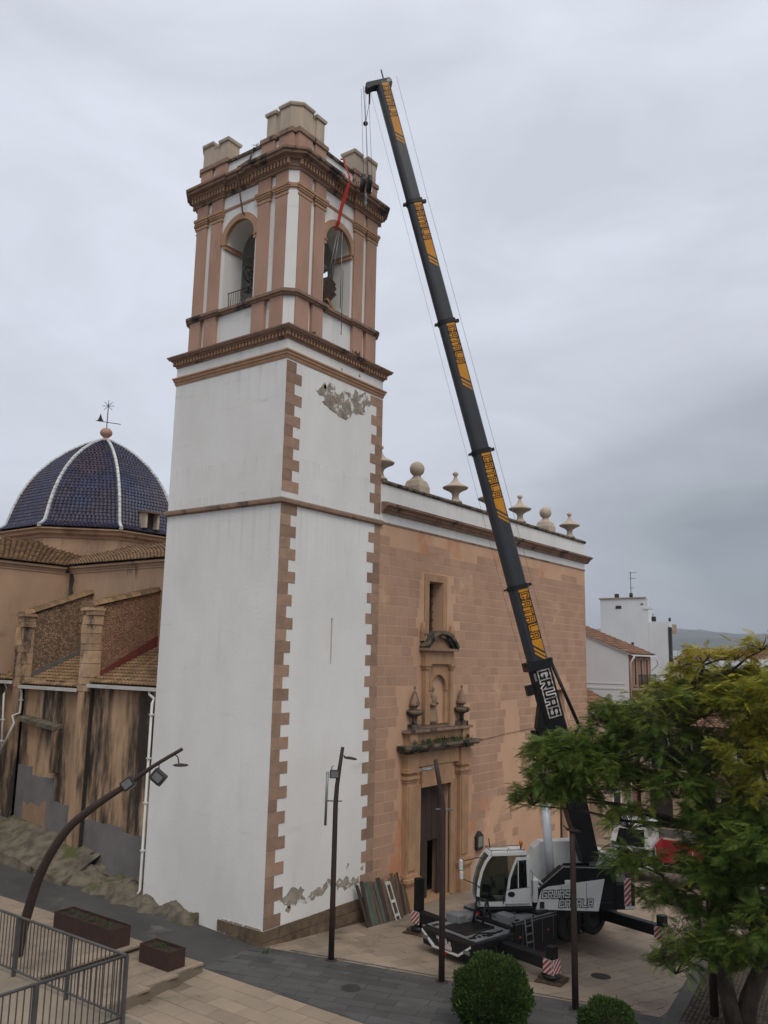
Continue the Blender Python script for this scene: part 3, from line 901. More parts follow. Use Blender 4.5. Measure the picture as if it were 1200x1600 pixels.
for k in range(4):
    P, s0, s1 = face_map(k)
    a0, a1 = ARCH[k]
    ac, ar = (a0 + a1) / 2, (a1 - a0) / 2
    w = MB()
    arc = [(ac - ar * math.cos(math.pi * i / NA), SPR + ar * math.sin(math.pi * i / NA)) for i in range(NA + 1)]
    for d in (0.0, TH):
        e0 = s0 + (c0 if d == 0 else TH); e1 = s1 - (c0 if d == 0 else TH)
        w.quad(P(e0, d, ZB), P(a0, d, ZB), P(a0, d, ZT), P(e0, d, ZT))
        w.quad(P(a1, d, ZB), P(e1, d, ZB), P(e1, d, ZT), P(a1, d, ZT))
        w.quad(P(a0, d, ZB), P(a1, d, ZB), P(a1, d, SILL), P(a0, d, SILL))
        for i in range(NA):
            w.quad(P(arc[i][0], d, arc[i][1]), P(arc[i + 1][0], d, arc[i + 1][1]), P(arc[i + 1][0], d, ZT), P(arc[i][0], d, ZT))
    for (a, b) in [((a0, SILL), (a0, SPR)), ((a1, SILL), (a1, SPR)), ((a0, SILL), (a1, SILL))] + list(zip(arc, arc[1:])):
        w.quad(P(a[0], 0, a[1]), P(b[0], 0, b[1]), P(b[0], TH, b[1]), P(a[0], TH, a[1]))
    w.build('belfry_wall', 'plaster', tower)
    if k == 2:
        pa, pb = P(a0, 0.5, 0), P(a1, 0.6, 0)
        MB().box(min(pa[0], pb[0]), max(pa[0], pb[0]), min(pa[1], pb[1]), max(pa[1], pb[1]), SILL, SPR + ar * .98).build('arch_shutter', 'plaster_in', tower)
    # archivolt, imposts, inner band
    av = MB()
    ro = ar + 0.25
    for i in range(NA):
        t_0, t_1 = math.pi * i / NA, math.pi * (i + 1) / NA
        q = []
        for d in (-0.07, 0.1):
            for (t_, r_) in ((t_0, ar - 0.03), (t_1, ar - 0.03), (t_1, ro), (t_0, ro)):
                q.append(P(ac - r_ * math.cos(t_), d, SPR + r_ * math.sin(t_)))
        av.hexa(q)
    av.build('arch_moulding', 'mould', tower)
    for (u0, u1) in ((a0 - 0.06, a0 + 0.08), (a1 - 0.08, a1 + 0.06)):
        im = MB()
        pa, pb = P(u0, -0.05, SPR - 0.2), P(u1, TH - 0.1, SPR - 0.06)
        im.box(min(pa[0], pb[0]), max(pa[0], pb[0]), min(pa[1], pb[1]), max(pa[1], pb[1]), SPR - 0.22, SPR - 0.05)
        pa, pb = P(u0 - .03, -0.08, 0), P(u1 + .03, TH - 0.1, 0)
        im.box(min(pa[0], pb[0]), max(pa[0], pb[0]), min(pa[1], pb[1]), max(pa[1], pb[1]), SPR - 0.05, SPR)
        im.build('impost', 'mould', tower)
    # pilasters: pedestal, shaft, capital
    for (u0, u1) in PIL[k]:
        def pb_(mb, ua, ub, dd, za, zb):
            pa, pc = P(ua, -dd, 0), P(ub, 0.12, 0)
            mb.box(min(pa[0], pc[0]), max(pa[0], pc[0]), min(pa[1], pc[1]), max(pa[1], pc[1]), za, zb)
        pd_ = MB(); pb_(pd_, u0 + 0.005, u1 - 0.005, 0.15, 23.0, 24.45)
        pd_.build('pedestal', 'terracotta', tower)
        ps = MB(); pb_(ps, u0 + 0.03, u1 - 0.03, 0.10, 24.72, 28.82)
        ps.build('pilaster', 'terracotta', tower)
        cp = MB()
        for (g_, z_a, z_b) in ((0.025, 28.82, 28.9), (0.0, 28.9, 29.0), (0.04, 29.0, 29.08), (0.07, 29.08, 29.18), (0.10, 29.18, 29.3)):
            pb_(cp, u0 - g_, u1 + g_, 0.10 + g_, z_a, z_b)
        cp.build('capital', 'mould', tower)
        fr_ = MB(); pb_(fr_, u0, u1, 0.10, 29.3, 30.0); fr_.build('frieze_block', 'terracotta', tower)
CH = [(X0 + c0, Y0), (X1 - c0, Y0), (X1, Y0 + c0), (X1, Y1 - c0), (X1 - c0, Y1), (X0 + c0, Y1), (X0, Y1 - c0), (X0, Y0 + c0)]
for (sx_, sy_) in ((0, 0), (1, 0), (1, 1), (0, 1)):      # chamfered corner strips between the outer pilasters
    fx = (lambda v: TW - v) if sx_ else (lambda v: v)
    fy = (lambda v: TD - v) if sy_ else (lambda v: v)
    p = [(fx(0.47), fy(0.165)), (fx(0.165), fy(0.51)), (fx(0.6), fy(0.6))]
    A_ = sum(p[i - 1][0] * p[i][1] - p[i][0] * p[i - 1][1] for i in range(3))
    MB().prism(p if A_ > 0 else p[::-1], 'z', 23.0, 30.0).build('corner_strip', 'plaster', tower)
    q_ = [(fx(0.44), fy(0.10)), (fx(0.10), fy(0.48)), (fx(0.6), fy(0.6))]
    MB().prism(q_ if A_ > 0 else q_[::-1], 'z', 29.12, 29.3).build('corner_band', 'mould', tower)
# outline that steps forward over the pilaster pairs
def stepped(e, pr):
    """CCW outline: corner zones at offset e+pr, bay zones at offset e"""
    pts = []
    xa, xb, ya, yb = X0 - e - pr, X1 + e + pr, Y0 - e - pr, Y1 + e + pr
    c = c0 + 0.02
    bx0, bx1 = 2.2, 4.02
    by0, by1 = 2.3, 4.26
    pts += [(xa + c, ya), (bx0, ya), (bx0, ya + pr), (bx1, ya + pr), (bx1, ya), (xb - c, ya)]
    pts += [(xb, ya + c), (xb, by0), (xb - pr, by0), (xb - pr, by1), (xb, by1), (xb, yb - c)]
    pts += [(xb - c, yb), (bx1, yb), (bx1, yb - pr), (bx0, yb - pr), (bx0, yb), (xa + c, yb)]
    pts += [(xa, yb - c), (xa, by1), (xa + pr, by1), (xa + pr, by0), (xa, by0), (xa, ya + c)]
    return pts
ST = stepped(0.04, 0.10)
MB().ring(ST, [(-0.35, 24.44), (0.05, 24.44), (0.09, 24.52), (0.15, 24.54), (0.16, 24.64), (0.10, 24.70), (0.0, 24.74), (-0.35, 24.74)]).build('belfry_string_course', 'cornice', tower)
MB().ring(CH, [(-0.2, 29.22), (0.03, 29.22), (0.05, 29.32), (-0.2, 29.34)]).build('architrave_band', 'mould', tower)
UP = stepped(0.03, 0.09)
up_c = MB().ring(UP, [(-0.5, 29.9), (0.03, 29.9), (0.06, 29.99), (0.10, 30.01), (0.11, 30.24), (0.22, 30.28), (0.25, 30.36), (0.42, 30.4), (0.43, 30.49), (0.51, 30.53), (0.52, 30.63), (0.34, 30.74), (0.0, 30.86), (-0.5, 30.86)]).build('upper_cornice', 'cornice', tower)
dn = MB(); dentils(dn, UP, 0.19, 30.05, 30.27, 0.085, 0.17, 0.12)
tag(dn.build('upper_dentils', 'mould', up_c), kind='stuff')
MB().box(X0 + .05, X1 - .05, Y0 + .05, Y1 - .05, 29.98, 30.88).build('belfry_ceiling', 'plaster_in', tower)
# parapet above the cornice: piers at the corners, panels between, cream blocks on top
pa_ = MB()
PW = stepped(-0.12, 0.0)
pa_.ring(CH, [(-0.12, 30.9), (-0.10, 30.9), (-0.10, 31.62), (-0.42, 31.62), (-0.42, 30.9)])
pa_.build('parapet_wall', 'plaster', tower)
MB().ring(CH, [(-0.45, 31.62), (-0.02, 31.62), (0.0, 31.72), (-0.06, 31.78), (-0.45, 31.8)]).build('parapet_coping', 'lichen_stone', tower)
for k in range(4):
    P, s0, s1 = face_map(k)
    for (u0, u1) in PIL[k]:
        a, b = P(u0 - 0.02, 0.0, 0), P(u1 + 0.02, 0.4, 0)
        MB().box(min(a[0], b[0]), max(a[0], b[0]), min(a[1], b[1]), max(a[1], b[1]), 30.9, 31.66).build('parapet_pier', 'terracotta', tower)
        a, b = P(u0 - 0.08, -0.06, 0), P(u1 + 0.08, 0.4, 0)
        MB().box(min(a[0], b[0]), max(a[0], b[0]), min(a[1], b[1]), max(a[1], b[1]), 31.66, 31.86).build('pier_cap', 'cornice', tower)
# cream merlon blocks at the corners (L-shaped, chamfered)
def merlon(cx, cy, sx, sy, leg, z0, z1, zl):
    """corner block whose legs run along both faces; sx, sy = direction inward"""
    o = MB()
    th = 0.62
    c = 0.36
    def T(x, y): return (cx + sx * x, cy + sy * y)
    core = [T(c, 0), T(0.95, 0), T(0.95, th), T(th, 0.95), T(0, 0.95), T(0, c)]
    legs = [[T(0.95, 0.08), T(leg - .5, 0.08), T(leg - .5, th), T(0.95, th)], [T(leg - .5, 0.0), T(leg, 0.0), T(leg, th + .05), T(leg - .5, th + .05)],
            [T(0.08, 0.95), T(th, 0.95), T(th, leg - .5), T(0.08, leg - .5)], [T(0, leg - .5), T(th + .05, leg - .5), T(th + .05, leg), T(0, leg)]]
    def ccw(p):
        A = sum(p[i - 1][0] * p[i][1] - p[i][0] * p[i - 1][1] for i in range(len(p)))
        return p if A > 0 else p[::-1]
    blk = MB().prism(ccw(core), 'z', z0, z1 - 0.14)
    for i, l in enumerate(legs):
        blk.prism(ccw(l), 'z', z0 + 0.001 * i, (zl if i % 2 == 0 else zl + 0.04) - 0.14)
    b = blk.build('merlon_block', 'merlon', tower)
    cap = MB().ring(ccw(core), [(-0.3, z1 - 0.14), (0.05, z1 - 0.14), (0.08, z1 - 0.07), (0.08, z1), (-0.3, z1)])
    cap.prism(ccw(core), 'z', z1 - 0.13, z1 - 0.005)
    for i, l in enumerate(legs):
        zz = zl if i % 2 == 0 else zl + 0.04
        e = 0.015 if i % 2 == 0 else 0.06
        cap.ring(ccw(l), [(-0.1, zz - 0.14), (e, zz - 0.14), (e + .02, zz - 0.05), (e + .02, zz), (-0.1, zz)])
        cap.prism(ccw(l), 'z', zz - 0.13, zz - 0.004 - 0.001 * i)
    cap.build('merlon_cap', 'merlon', b)
merlon(X0 - 0.02, Y0 - 0.02, 1, 1, 1.72, 31.84, 33.02, 32.92)
merlon(X1 + 0.02, Y0 - 0.02, -1, 1, 1.95, 31.84, 32.9, 32.72)
merlon(X0 - 0.02, Y1 + 0.02, 1, -1, 1.95, 31.84, 32.95, 32.78)
merlon(X1 + 0.02, Y1 + 0.02, -1, -1, 1.9, 31.84, 32.9, 32.75)
# peeled plaster on the right face
rng = random.Random(5)
PEEL = [[(1.83, 20.84), (2.09, 21.12), (2.2, 21.34), (2.41, 21.13), (2.6, 21.43), (2.89, 21.4), (2.9, 21.11), (3.23, 21.06), (3.47, 21.32), (3.82, 21.33), (4.04, 21.22), (4.24, 21.59), (4.46, 21.51), (4.39, 21.23), (4.69, 21.48), (4.95, 21.67), (4.92, 21.34), (5.14, 21.52), (5.11, 21.08), (4.89, 20.85), (4.99, 20.65), (4.5, 20.55), (4.15, 20.58), (3.99, 20.31), (3.7, 20.1), (3.32, 20.14), (3.07, 20.22), (2.69, 20.29), (2.45, 20.41), (2.16, 20.5), (2.31, 20.73), (1.99, 20.72)], [(0.79, 1.81), (1.08, 1.93), (1.27, 2.06), (1.54, 2.14), (1.75, 2.01), (1.89, 2.1), (2.1, 1.94), (1.97, 1.79), (2.19, 1.62), (2.4, 1.67), (2.61, 1.8), (2.85, 1.89), (3.08, 1.76), (3.26, 1.95), (3.43, 2.14), (3.7, 2.0), (3.56, 1.8), (3.27, 1.67), (3.06, 1.54), (2.76, 1.55), (2.48, 1.47), (2.2, 1.44), (1.92, 1.54), (1.64, 1.49), (1.4, 1.6), (1.24, 1.47), (1.03, 1.62)], [(3.87, 1.79), (4.09, 1.98), (4.33, 1.84), (4.52, 1.99), (4.69, 1.73), (4.92, 1.87), (5.13, 1.74), (5.29, 1.86), (5.38, 1.55), (5.14, 1.5), (4.9, 1.36), (4.7, 1.54), (4.42, 1.45), (4.18, 1.64), (3.99, 1.53)]]
for poly in PEEL:
    fine = []
    for i in range(len(poly)):                 # ragged edge
        p, q = poly[i], poly[(i + 1) % len(poly)]
        fine.append(p)
        fine.append(((p[0] + q[0]) / 2 + rng.uniform(-.06, .06), (p[1] + q[1]) / 2 + rng.uniform(-.06, .06)))
    MB().prism(fine, 'y', -0.003, 0.05).build('bare_patch', 'bare', tower)
for i, (cx, cz, rx, rz, n) in enumerate([(1.25, 1.45, 0.13, 0.1, 12), (2.3, 21.15, 0.08, 0.1, 10), (5.25, 21.2, 0.1, 0.13, 11), (3.75, 2.35, 0.1, 0.14, 11), (4.6, 2.3, 0.1, 0.12, 11), (5.5, 2.1, 0.12, 0.12, 11), (0.72, 19.0, 0.05, 0.08, 9), (3.3, 22.2, 0.05, 0.07, 9), (4.5, 22.25, 0.06, 0.06, 9)]):
    MB().prism(blob_poly(cx, cz, rx, rz, n, 0.4, rng), 'y', -0.003, 0.05).build('bare_patch', 'bare', tower)
# low iron railing across the lane-side arch
rl = MB()
for i in range(13):
    y = 2.42 + i * 0.14
    rl.tube((0.55, y, 24.72), (0.55, y, 25.55), 0.012, n=5)
rl.tube((0.55, 2.36, 25.55), (0.55, 4.17, 25.55), 0.02, n=6)
rl.build('arch_railing', 'iron', tower)
# weeds rooted in the cornices
def weeds(name, spots, parent, size=0.25, n=26, seed=1):
    rg = random.Random(seed)
    mb = MB()
    for (x, y, z) in spots:
        for i in range(n):
            a = rg.uniform(0, 6.28); l_ = size * rg.uniform(0.5, 1.2); b = rg.uniform(0.2, 1.1)
            px, py = x + rg.gauss(0, .09), y + rg.gauss(0, .05)
            tip = Vector((px + math.cos(a) * l_ * math.sin(b), py + math.sin(a) * l_ * math.sin(b), z + l_ * math.cos(b)))
            sd_ = Vector((-math.sin(a), math.cos(a), 0)) * 0.018
            mid = Vector((px, py, z)).lerp(tip, 0.5)
            mb.add([(px, py, z), tuple(mid + sd_), tuple(tip), tuple(mid - sd_)], [(0, 1, 2, 3)])
    return tag(mb.build(name, 'weed', parent), kind='stuff')
weeds('weeds', [(1.95, 0.4, 31.78), (2.3, 0.38, 31.78), (3.7, -0.1, 30.88), (3.95, -0.2, 22.98), (4.1, -0.15, 22.99), (1.3, -0.1, 23.0), (0.4, 2.6, 31.78)], tower, 0.2, 22)
# ------------------------------------------------------------------ bells and lifting gear
def bell(mb, c, r, h):
    return mb.lathe([(r * 1.0, 0), (r * 1.0, 0.06 * h), (r * 0.86, 0.16 * h), (r * 0.70, 0.42 * h), (r * 0.62, 0.72 * h), (r * 0.50, 0.9 * h), (r * 0.28, h), (0.05, h * 1.02)], c, 22)
bl = thing('bell', 'dark bronze bell with wheel seen in the lane-side arch, behind the little railing', 'bell', (0.95, 2.75, 25.4))
bb = MB(); bell(bb, (0.98, 2.62, 25.75), 0.42, 0.75); bb.build('bell_body', 'bronze', bl)
bb = MB(); bb.box(0.88, 1.08, 2.1, 3.15, 26.5, 26.9); bb.box(0.9, 1.06, 2.3, 2.95, 26.9, 27.15); bb.box(0.93, 1.03, 2.5, 2.75, 27.15, 27.5); bb.build('yoke', 'old_timber', bl)
bb = MB()
for i in range(24):
    a, b = 2 * math.pi * i / 24, 2 * math.pi * (i + 1) / 24
    bb.tube((0.85 + 0.34 * math.cos(a), 3.22, 26.3 + 0.34 * math.sin(a)), (0.85 + 0.34 * math.cos(b), 3.22, 26.3 + 0.34 * math.sin(b)), 0.035, n=6)
for i in range(4):
    a = math.pi * i / 4
    bb.tube((0.85 + 0.33 * math.cos(a), 3.22, 26.3 + 0.33 * math.sin(a)), (0.85 - 0.33 * math.cos(a), 3.22, 26.3 - 0.33 * math.sin(a)), 0.018, n=5)
bb.build('wheel', 'iron', bl)
bb = MB(); bb.path([(0.88, 3.2, 26.2), (0.85, 3.1, 25.85), (0.85, 2.95, 25.62), (0.85, 3.15, 25.55), (0.85, 3.32, 25.6)], 0.05, 6); bb.box(0.75, 0.95, 3.2, 3.4, 25.52, 25.75)
bb.tube((0.9, 2.2, 26.75), (0.9, 3.2, 26.45), 0.03); bb.build('motor_arm', 'iron', bl)
bl2 = thing('bell_with_yoke', 'big bell with old timber yoke lying tilted in the plaza-side arch', 'bell', (3.0, 0.95, 25.2))
bb = MB(Matrix.Translation((2.75, 0.85, 25.55)) @ Matrix.Rotation(R(38), 4, 'Y') @ Matrix.Rotation(R(10), 4, 'X'))
for i, (w, l) in enumerate(((0.16, 1.25), (0.16, 1.5), (0.16, 1.55), (0.15, 1.35), (0.15, 1.0))):
    bb.box(-0.4 + i * 0.17, -0.4 + i * 0.17 + w, -0.3, 0.3, -l / 2, l / 2)
bb.build('yoke', 'old_timber', bl2)
bb = MB(Matrix.Translation((2.95, 0.75, 25.05)) @ Matrix.Rotation(R(32), 4, 'Y'))
bell(bb, (0, 0, -0.28), 0.48, 0.5); bb.build('bell_body', 'bronze', bl2)
bb = MB(Matrix.Translation((3.05, 0.5, 24.98)) @ Matrix.Rotation(R(38), 4, 'Y')); bb.box(-0.4, 0.4, -0.08, 0.08, -0.06, 0.06); bb.build('timber_wedge', 'amber_timber', bl2)
bb = MB(); bb.tube((2.95, 0.7, 26.0), (3.0, 0.2, 28.4), 0.02, n=6); bb.tube((3.25, 0.7, 25.9), (3.1, 0.2, 28.4), 0.02, n=6); bb.tube((3.2, 0.1, 24.9), (3.12, 0.05, 28.3), 0.02, n=6); bb.build('lifting_chain', 'steel', bl2)
bb = MB(); bb.tube((3.05, -0.12, 23.6), (3.08, -0.1, 26.5), 0.016, n=5); bb.build('tag_line', 'rope', bl2)
sl = MB()
# flat red sling from the parapet over the cornice down into the arch
def strap(mb, pts, w, t, dirv):
    pts = [Vector(p) for p in pts]; dv = Vector(dirv).normalized()
    v = []
    for i, p in enumerate(pts):
        wi = w[i] if hasattr(w, '__len__') else w
        d = (pts[min(i + 1, len(pts) - 1)] - pts[max(i - 1, 0)]).normalized()
        nn = d.cross(dv).normalized() * t
        v += [tuple(p - dv * wi - nn), tuple(p + dv * wi - nn), tuple(p + dv * wi + nn), tuple(p - dv * wi + nn)]
    f = []
    for i in range(len(pts) - 1):
        for k in range(4):
            f.append((i * 4 + k, i * 4 + (k + 1) % 4, (i + 1) * 4 + (k + 1) % 4, (i + 1) * 4 + k))
    f += [(3, 2, 1, 0), tuple(len(v) - 4 + k for k in range(4))]
    return mb.add(v, f)
strap(sl, [(3.15, 0.3, 31.84), (3.17, 0.12, 31.8), (3.17, 0.08, 31.55), (3.16, -0.2, 30.9), (3.12, -0.28, 30.62), (2.98, -0.18, 29.9), (2.84, -0.10, 29.3), (2.80, 0.0, 28.62), (2.82, 0.2, 28.3)],
      [.05, .05, .05, .06, .07, .10, .09, .08, .07], 0.012, (1, 0, 0))
tag(sl.build('lifting_sling', 'red_sling'), 'red lifting sling hanging over the cornice into the plaza-side belfry arch', 'sling')
rp = MB()
rp.path([(0.62, 2.7, 31.82), (0.3, 2.76, 31.78), (0.2, 2.9, 31.2), (-0.24, 3.12, 30.7), (-0.24, 3.15, 30.5), (-0.1, 3.12, 29.9), (0.0, 3.05, 29.2), (0.1, 3.02, 28.75), (0.6, 2.8, 28.4), (1.1, 2.5, 27.9)], 0.035, 6)
rp.path([(0.2, 2.9, 31.2), (0.1, 2.7, 31.1), (0.05, 2.6, 31.25)], 0.018, 5)
tag(rp.build('hanging_rope', 'rope'), 'brown rope hanging from the parapet over the lane-side arch', 'rope')

# ------------------------------------------------------------------ church front
FX0, FX1 = TW, 28.08
XC = 10.75
front = thing('church_facade', 'brown ashlar church front with baroque portal and a white parapet with finials', 'church', (17, 0, -0.15))
DOOR = (9.5, 12.0, -0.15, 4.75)
fw = MB()
holes = [(DOOR[0], DOOR[1], DOOR[2], DOOR[3], 0.9, False), (10.1, 11.25, 11.55, 13.9, 0.8, False), (23.7, 24.75, 7.1, 8.75, 0.7, True), (23.9, 24.9, -0.15, 2.9, 0.5, True)]
wall_grid(fw, FX0, FX1, -0.6, 16.12, holes, PX, 0.6)
fw.quad((FX1, 0, -0.6), (FX1, 14, -0.6), (FX1, 14, 16.12), (FX1, 0, 16.12))
fw.build('front_wall', 'facade_base', front)
# hall behind the wall, so that the openings are dark inside
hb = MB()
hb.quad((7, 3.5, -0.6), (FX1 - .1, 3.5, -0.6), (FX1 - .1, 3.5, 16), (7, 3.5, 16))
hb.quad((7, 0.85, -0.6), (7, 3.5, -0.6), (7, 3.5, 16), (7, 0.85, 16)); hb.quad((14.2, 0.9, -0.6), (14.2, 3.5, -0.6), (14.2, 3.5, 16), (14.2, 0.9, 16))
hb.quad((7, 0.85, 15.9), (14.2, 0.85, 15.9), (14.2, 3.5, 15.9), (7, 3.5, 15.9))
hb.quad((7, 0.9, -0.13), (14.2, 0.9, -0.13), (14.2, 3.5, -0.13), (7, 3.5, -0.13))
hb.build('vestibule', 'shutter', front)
MB().box(10.12, 11.23, 0.62, 0.68, 11.55, 13.9).build('window_pane', 'win_glass', front)
wb = MB()
for i in range(5):
    wb.tube((10.25 + i * 0.22, 0.5, 11.56), (10.25 + i * 0.22, 0.5, 13.9), 0.018, n=5)
for i in range(6):
    wb.tube((10.1, 0.5, 11.8 + i * 0.38), (11.25, 0.5, 11.8 + i * 0.38), 0.018, n=5)
wb.build('window_grille', 'iron', front)
MB().box(23.72, 24.73, 0.5, 0.56, 7.12, 8.73).build('window_pane', 'win_glass', front)
MB().box(23.95, 24.85, 0.3, 0.38, -0.15, 2.88).build('side_door', 'wood', front)
wf = MB(); wf.box(9.72, 10.08, -0.05, 0.06, 11.5, 14.25); wf.box(11.27, 11.63, -0.05, 0.06, 11.5, 14.25); wf.box(10.08, 11.27, -0.05, 0.06, 13.92, 14.25)
wf.build('window_surround', 'cut_stone', front)
# ashlar blocks: proud of the mortar plane
random.seed(21)
blocks = []
FC = 0.43
def skip(x0, x1, z0, z1):
    cx, cz = (x0 + x1) / 2, (z0 + z1) / 2
    def hit(a, b, c, d): return x1 > a and x0 < b and z1 > c and z0 < d
    if hit(8.05, 13.45, -1, 6.6) or hit(7.6, 13.9, 6.2, 7.4) or hit(9.3, 12.2, 7.3, 11.9) or hit(9.65, 11.7, 11.4, 14.3): return True
    if hit(8.3, 9.3, 7.2, 9.0) or hit(12.3, 13.2, 7.2, 9.0): return True
    if hit(23.6, 24.9, 6.9, 9.2) or hit(23.8, 25.0, -1, 3.0): return True
    if cz > 15.35 + 0.2 * math.sin(cx * 1.3): return True
    edge = 17.6 + 0.5 * math.sin(cz * 0.8)
    if cz < 8.2 + 1.5 * math.sin(cx * 2.2) and edge + random.uniform(-.5, .5) < cx < 20.0 + random.uniform(-.7, .7) + 0.6 * math.sin(cz * 0.7 + 1) : return True
    if cz < 1.0 and random.random() < 0.5: return True
    if cz < 3.4 and cx > 13.4 and random.random() < 0.35: return True
    return False
nrow_ = int((16.1 + 0.15) / FC)
for r_ in range(nrow_):
    z0 = 1.0 - 3 * FC + r_ * ((21.62 - 1.0) / nC)
    z1 = z0 + (21.62 - 1.0) / nC
    x = FX0 + 0.02 + random.uniform(-0.35, 0.0)
    while x < FX1 - 0.1:
        w = random.uniform(0.62, 0.95)
        a, b = max(x, FX0 + .01), min(x + w, FX1 - .01)
        if b - a > 0.15 and not skip(a, b, z0, z1):
            blocks.append((a + 0.022, b - 0.022, z0 + 0.022, z1 - 0.022))
        x += w
blocks.sort(key=lambda q: (q[0] - FX0) + 0.25 * abs(q[2] - 8))
rest = MB()
for i, (a, b, c, d) in enumerate(blocks):
    pr_ = 0.004 + random.uniform(0, 0.005)
    if i < 300:
        piece('stone_block', 'facade_block', front, a, b, -pr_, 0.03, c, d)
    else:
        rest.box(a, b, -pr_, 0.03, c, d)
tag(rest.build('stone_block_field', 'facade_block', front), kind='stuff')
# band, cornice and parapet along the top
MB().box(FX0 + .005, FX1 + .03, -0.03, 0.3, 16.10, 16.18).build('fillet', 'cornice', front)
MB().box(FX0 + .01, FX1, -0.012, 0.9, 16.18, 17.9).build('parapet_wall', 'plaster', front)
fcn = MB()
fcn.prism([(0.1, 16.58), (-0.1, 16.58), (-0.14, 16.68), (-0.22, 16.72), (-0.26, 16.82), (-0.42, 16.88), (-0.44, 16.97), (-0.3, 17.03), (0.1, 17.06)], 'x', FX0 + 0.05, FX1 + 0.38)
fcn.build('front_cornice', 'cornice', front)
MB().prism([(0.95, 17.86), (-0.06, 17.86), (-0.12, 17.92), (-0.12, 17.98), (0.0, 18.06), (0.95, 18.1)], 'x', FX0 + 0.02, FX1 + 0.1).build('parapet_coping', 'lichen_stone', front)
def urn(x):
    u = MB()
    u.box(x - 0.26, x + 0.26, 0.12, 0.64, 18.02, 18.12)
    u.lathe([(0.34, 0), (0.34, 0.08), (0.2, 0.18), (0.16, 0.36), (0.2, 0.5), (0.36, 0.62), (0.62, 0.74), (0.66, 0.8), (0.56, 0.86), (0.3, 1.0), (0.16, 1.14), (0.09, 1.3), (0.08, 1.4), (0.14, 1.44), (0.15, 1.54), (0.05, 1.62)], (x, 0.38, 18.1), 18)
    u.build('urn_finial', 'merlon', front)
def ballf(x):
    u = MB()
    u.lathe([(0.62, 0), (0.62, 0.3), (0.58, 0.36), (0.5, 0.55), (0.32, 0.66), (0.2, 0.78), (0.18, 0.86), (0.24, 0.9)], (x, 0.38, 18.02), 4, False, R(45))
    u.ball((x, 0.38, 19.18), 0.36, 16)
    u.build('ball_finial', 'merlon', front)
for x in (6.62, 13.0, 16.5, 20.0, 26.75): urn(x)
for x in (9.55, 23.3): ballf(x)
# portal
po = MB()
for s in (-1, 1):
    def bx2(a, b, y, z0, z1, mb=po):
        xa, xb = XC + s * a, XC + s * b
        mb.box(min(xa, xb), max(xa, xb), y, 0.05, z0, z1)
    pl_ = MB()
    bx2(1.25, 1.78, -0.10, -0.15, 4.9, pl_)
    pl_.build('door_jamb', 'cut_stone', front)
    pl_ = MB()
    bx2(1.80, 2.55, -0.26, 1.35, 5.1, pl_); bx2(1.9, 2.45, -0.30, 1.5, 4.95, pl_)
    pl_.build('portal_pilaster', 'cut_stone', front)
    pl_ = MB()
    bx2(1.74, 2.62, -0.34, -0.15, 0.95, pl_); bx2(1.70, 2.66, -0.40, 0.95, 1.06, pl_); bx2(1.66, 2.72, -0.46, 1.06, 1.2, pl_); bx2(1.74, 2.62, -0.34, 1.2, 1.35, pl_)
    pl_.build('portal_pedestal', 'cut_stone', front)
    pl_ = MB()
    bx2(1.76, 2.6, -0.30, 5.1, 5.22, pl_); bx2(1.72, 2.66, -0.36, 5.22, 5.36, pl_); bx2(1.80, 2.55, -0.28, 5.36, 5.5, pl_); bx2(1.70, 2.7, -0.40, 5.5, 5.66, pl_)
    pl_.build('portal_capital', 'cut_stone', front)
    pl_ = MB()
    bx2(1.80, 2.6, -0.32, 5.66, 6.3, pl_); pl_.build('entablature_block', 'cut_stone', front)
    # bowl and cone on the ledge
    cx = XC + s * 1.98
    pl_ = MB()
    pl_.box(cx - 0.26, cx + 0.26, -0.42, 0.04, 7.28, 7.5)
    pl_.lathe([(0.12, 0), (0.1, 0.2), (0.14, 0.34), (0.34, 0.42), (0.42, 0.52), (0.42, 0.6), (0.3, 0.64)], (cx, -0.2, 7.5), 14)
    pl_.build('stone_bowl', 'lichen_stone', front)
    pl_ = MB()
    pl_.lathe([(0.1, 0.62), (0.12, 0.74), (0.24, 0.82), (0.24, 0.9), (0.1, 1.35), (0.03, 1.5), (0.06, 1.56), (0.06, 1.62), (0.01, 1.66)], (cx, -0.2, 7.5), 10, False)
    pl_.build('obelisk', 'cornice', front)
    cx = XC + s * 1.22
    pl_ = MB(); pl_.box(cx - 0.16, cx + 0.16, -0.2, 0.04, 11.15, 11.45); pl_.lathe([(0.13, 0), (0.16, 0.08), (0.17, 0.22), (0.08, 0.5), (0.02, 0.66)], (cx, -0.1, 11.40), 10)
    pl_.build('small_pinnacle', 'cut_stone', front)
    # niche order
    pl_ = MB(); bx2(0.92, 1.18, -0.24, 7.45, 9.9, pl_); pl_.build('niche_pilaster', 'cut_stone', front)
    pl_ = MB(); bx2(0.88, 1.24, -0.30, 9.9, 10.02, pl_); bx2(0.84, 1.3, -0.34, 10.02, 10.12, pl_); pl_.build('niche_capital', 'cut_stone', front)
MB().box(XC - 1.25, XC + 1.25, -0.16, 0.05, 4.76, 5.66).build('door_lintel', 'cut_stone', front)
MB().box(XC - 1.8, XC + 1.8, -0.2, 0.04, 5.68, 6.28).build('portal_frieze', 'cut_stone', front)
led = MB()
led.prism([(XC - 2.75, -0.42), (XC - 1.75, -0.42), (XC - 1.7, -0.34), (XC + 1.7, -0.34), (XC + 1.75, -0.42), (XC + 2.75, -0.42), (XC + 2.75, 0.05), (XC - 2.75, 0.05)], 'z', 6.3, 6.42)
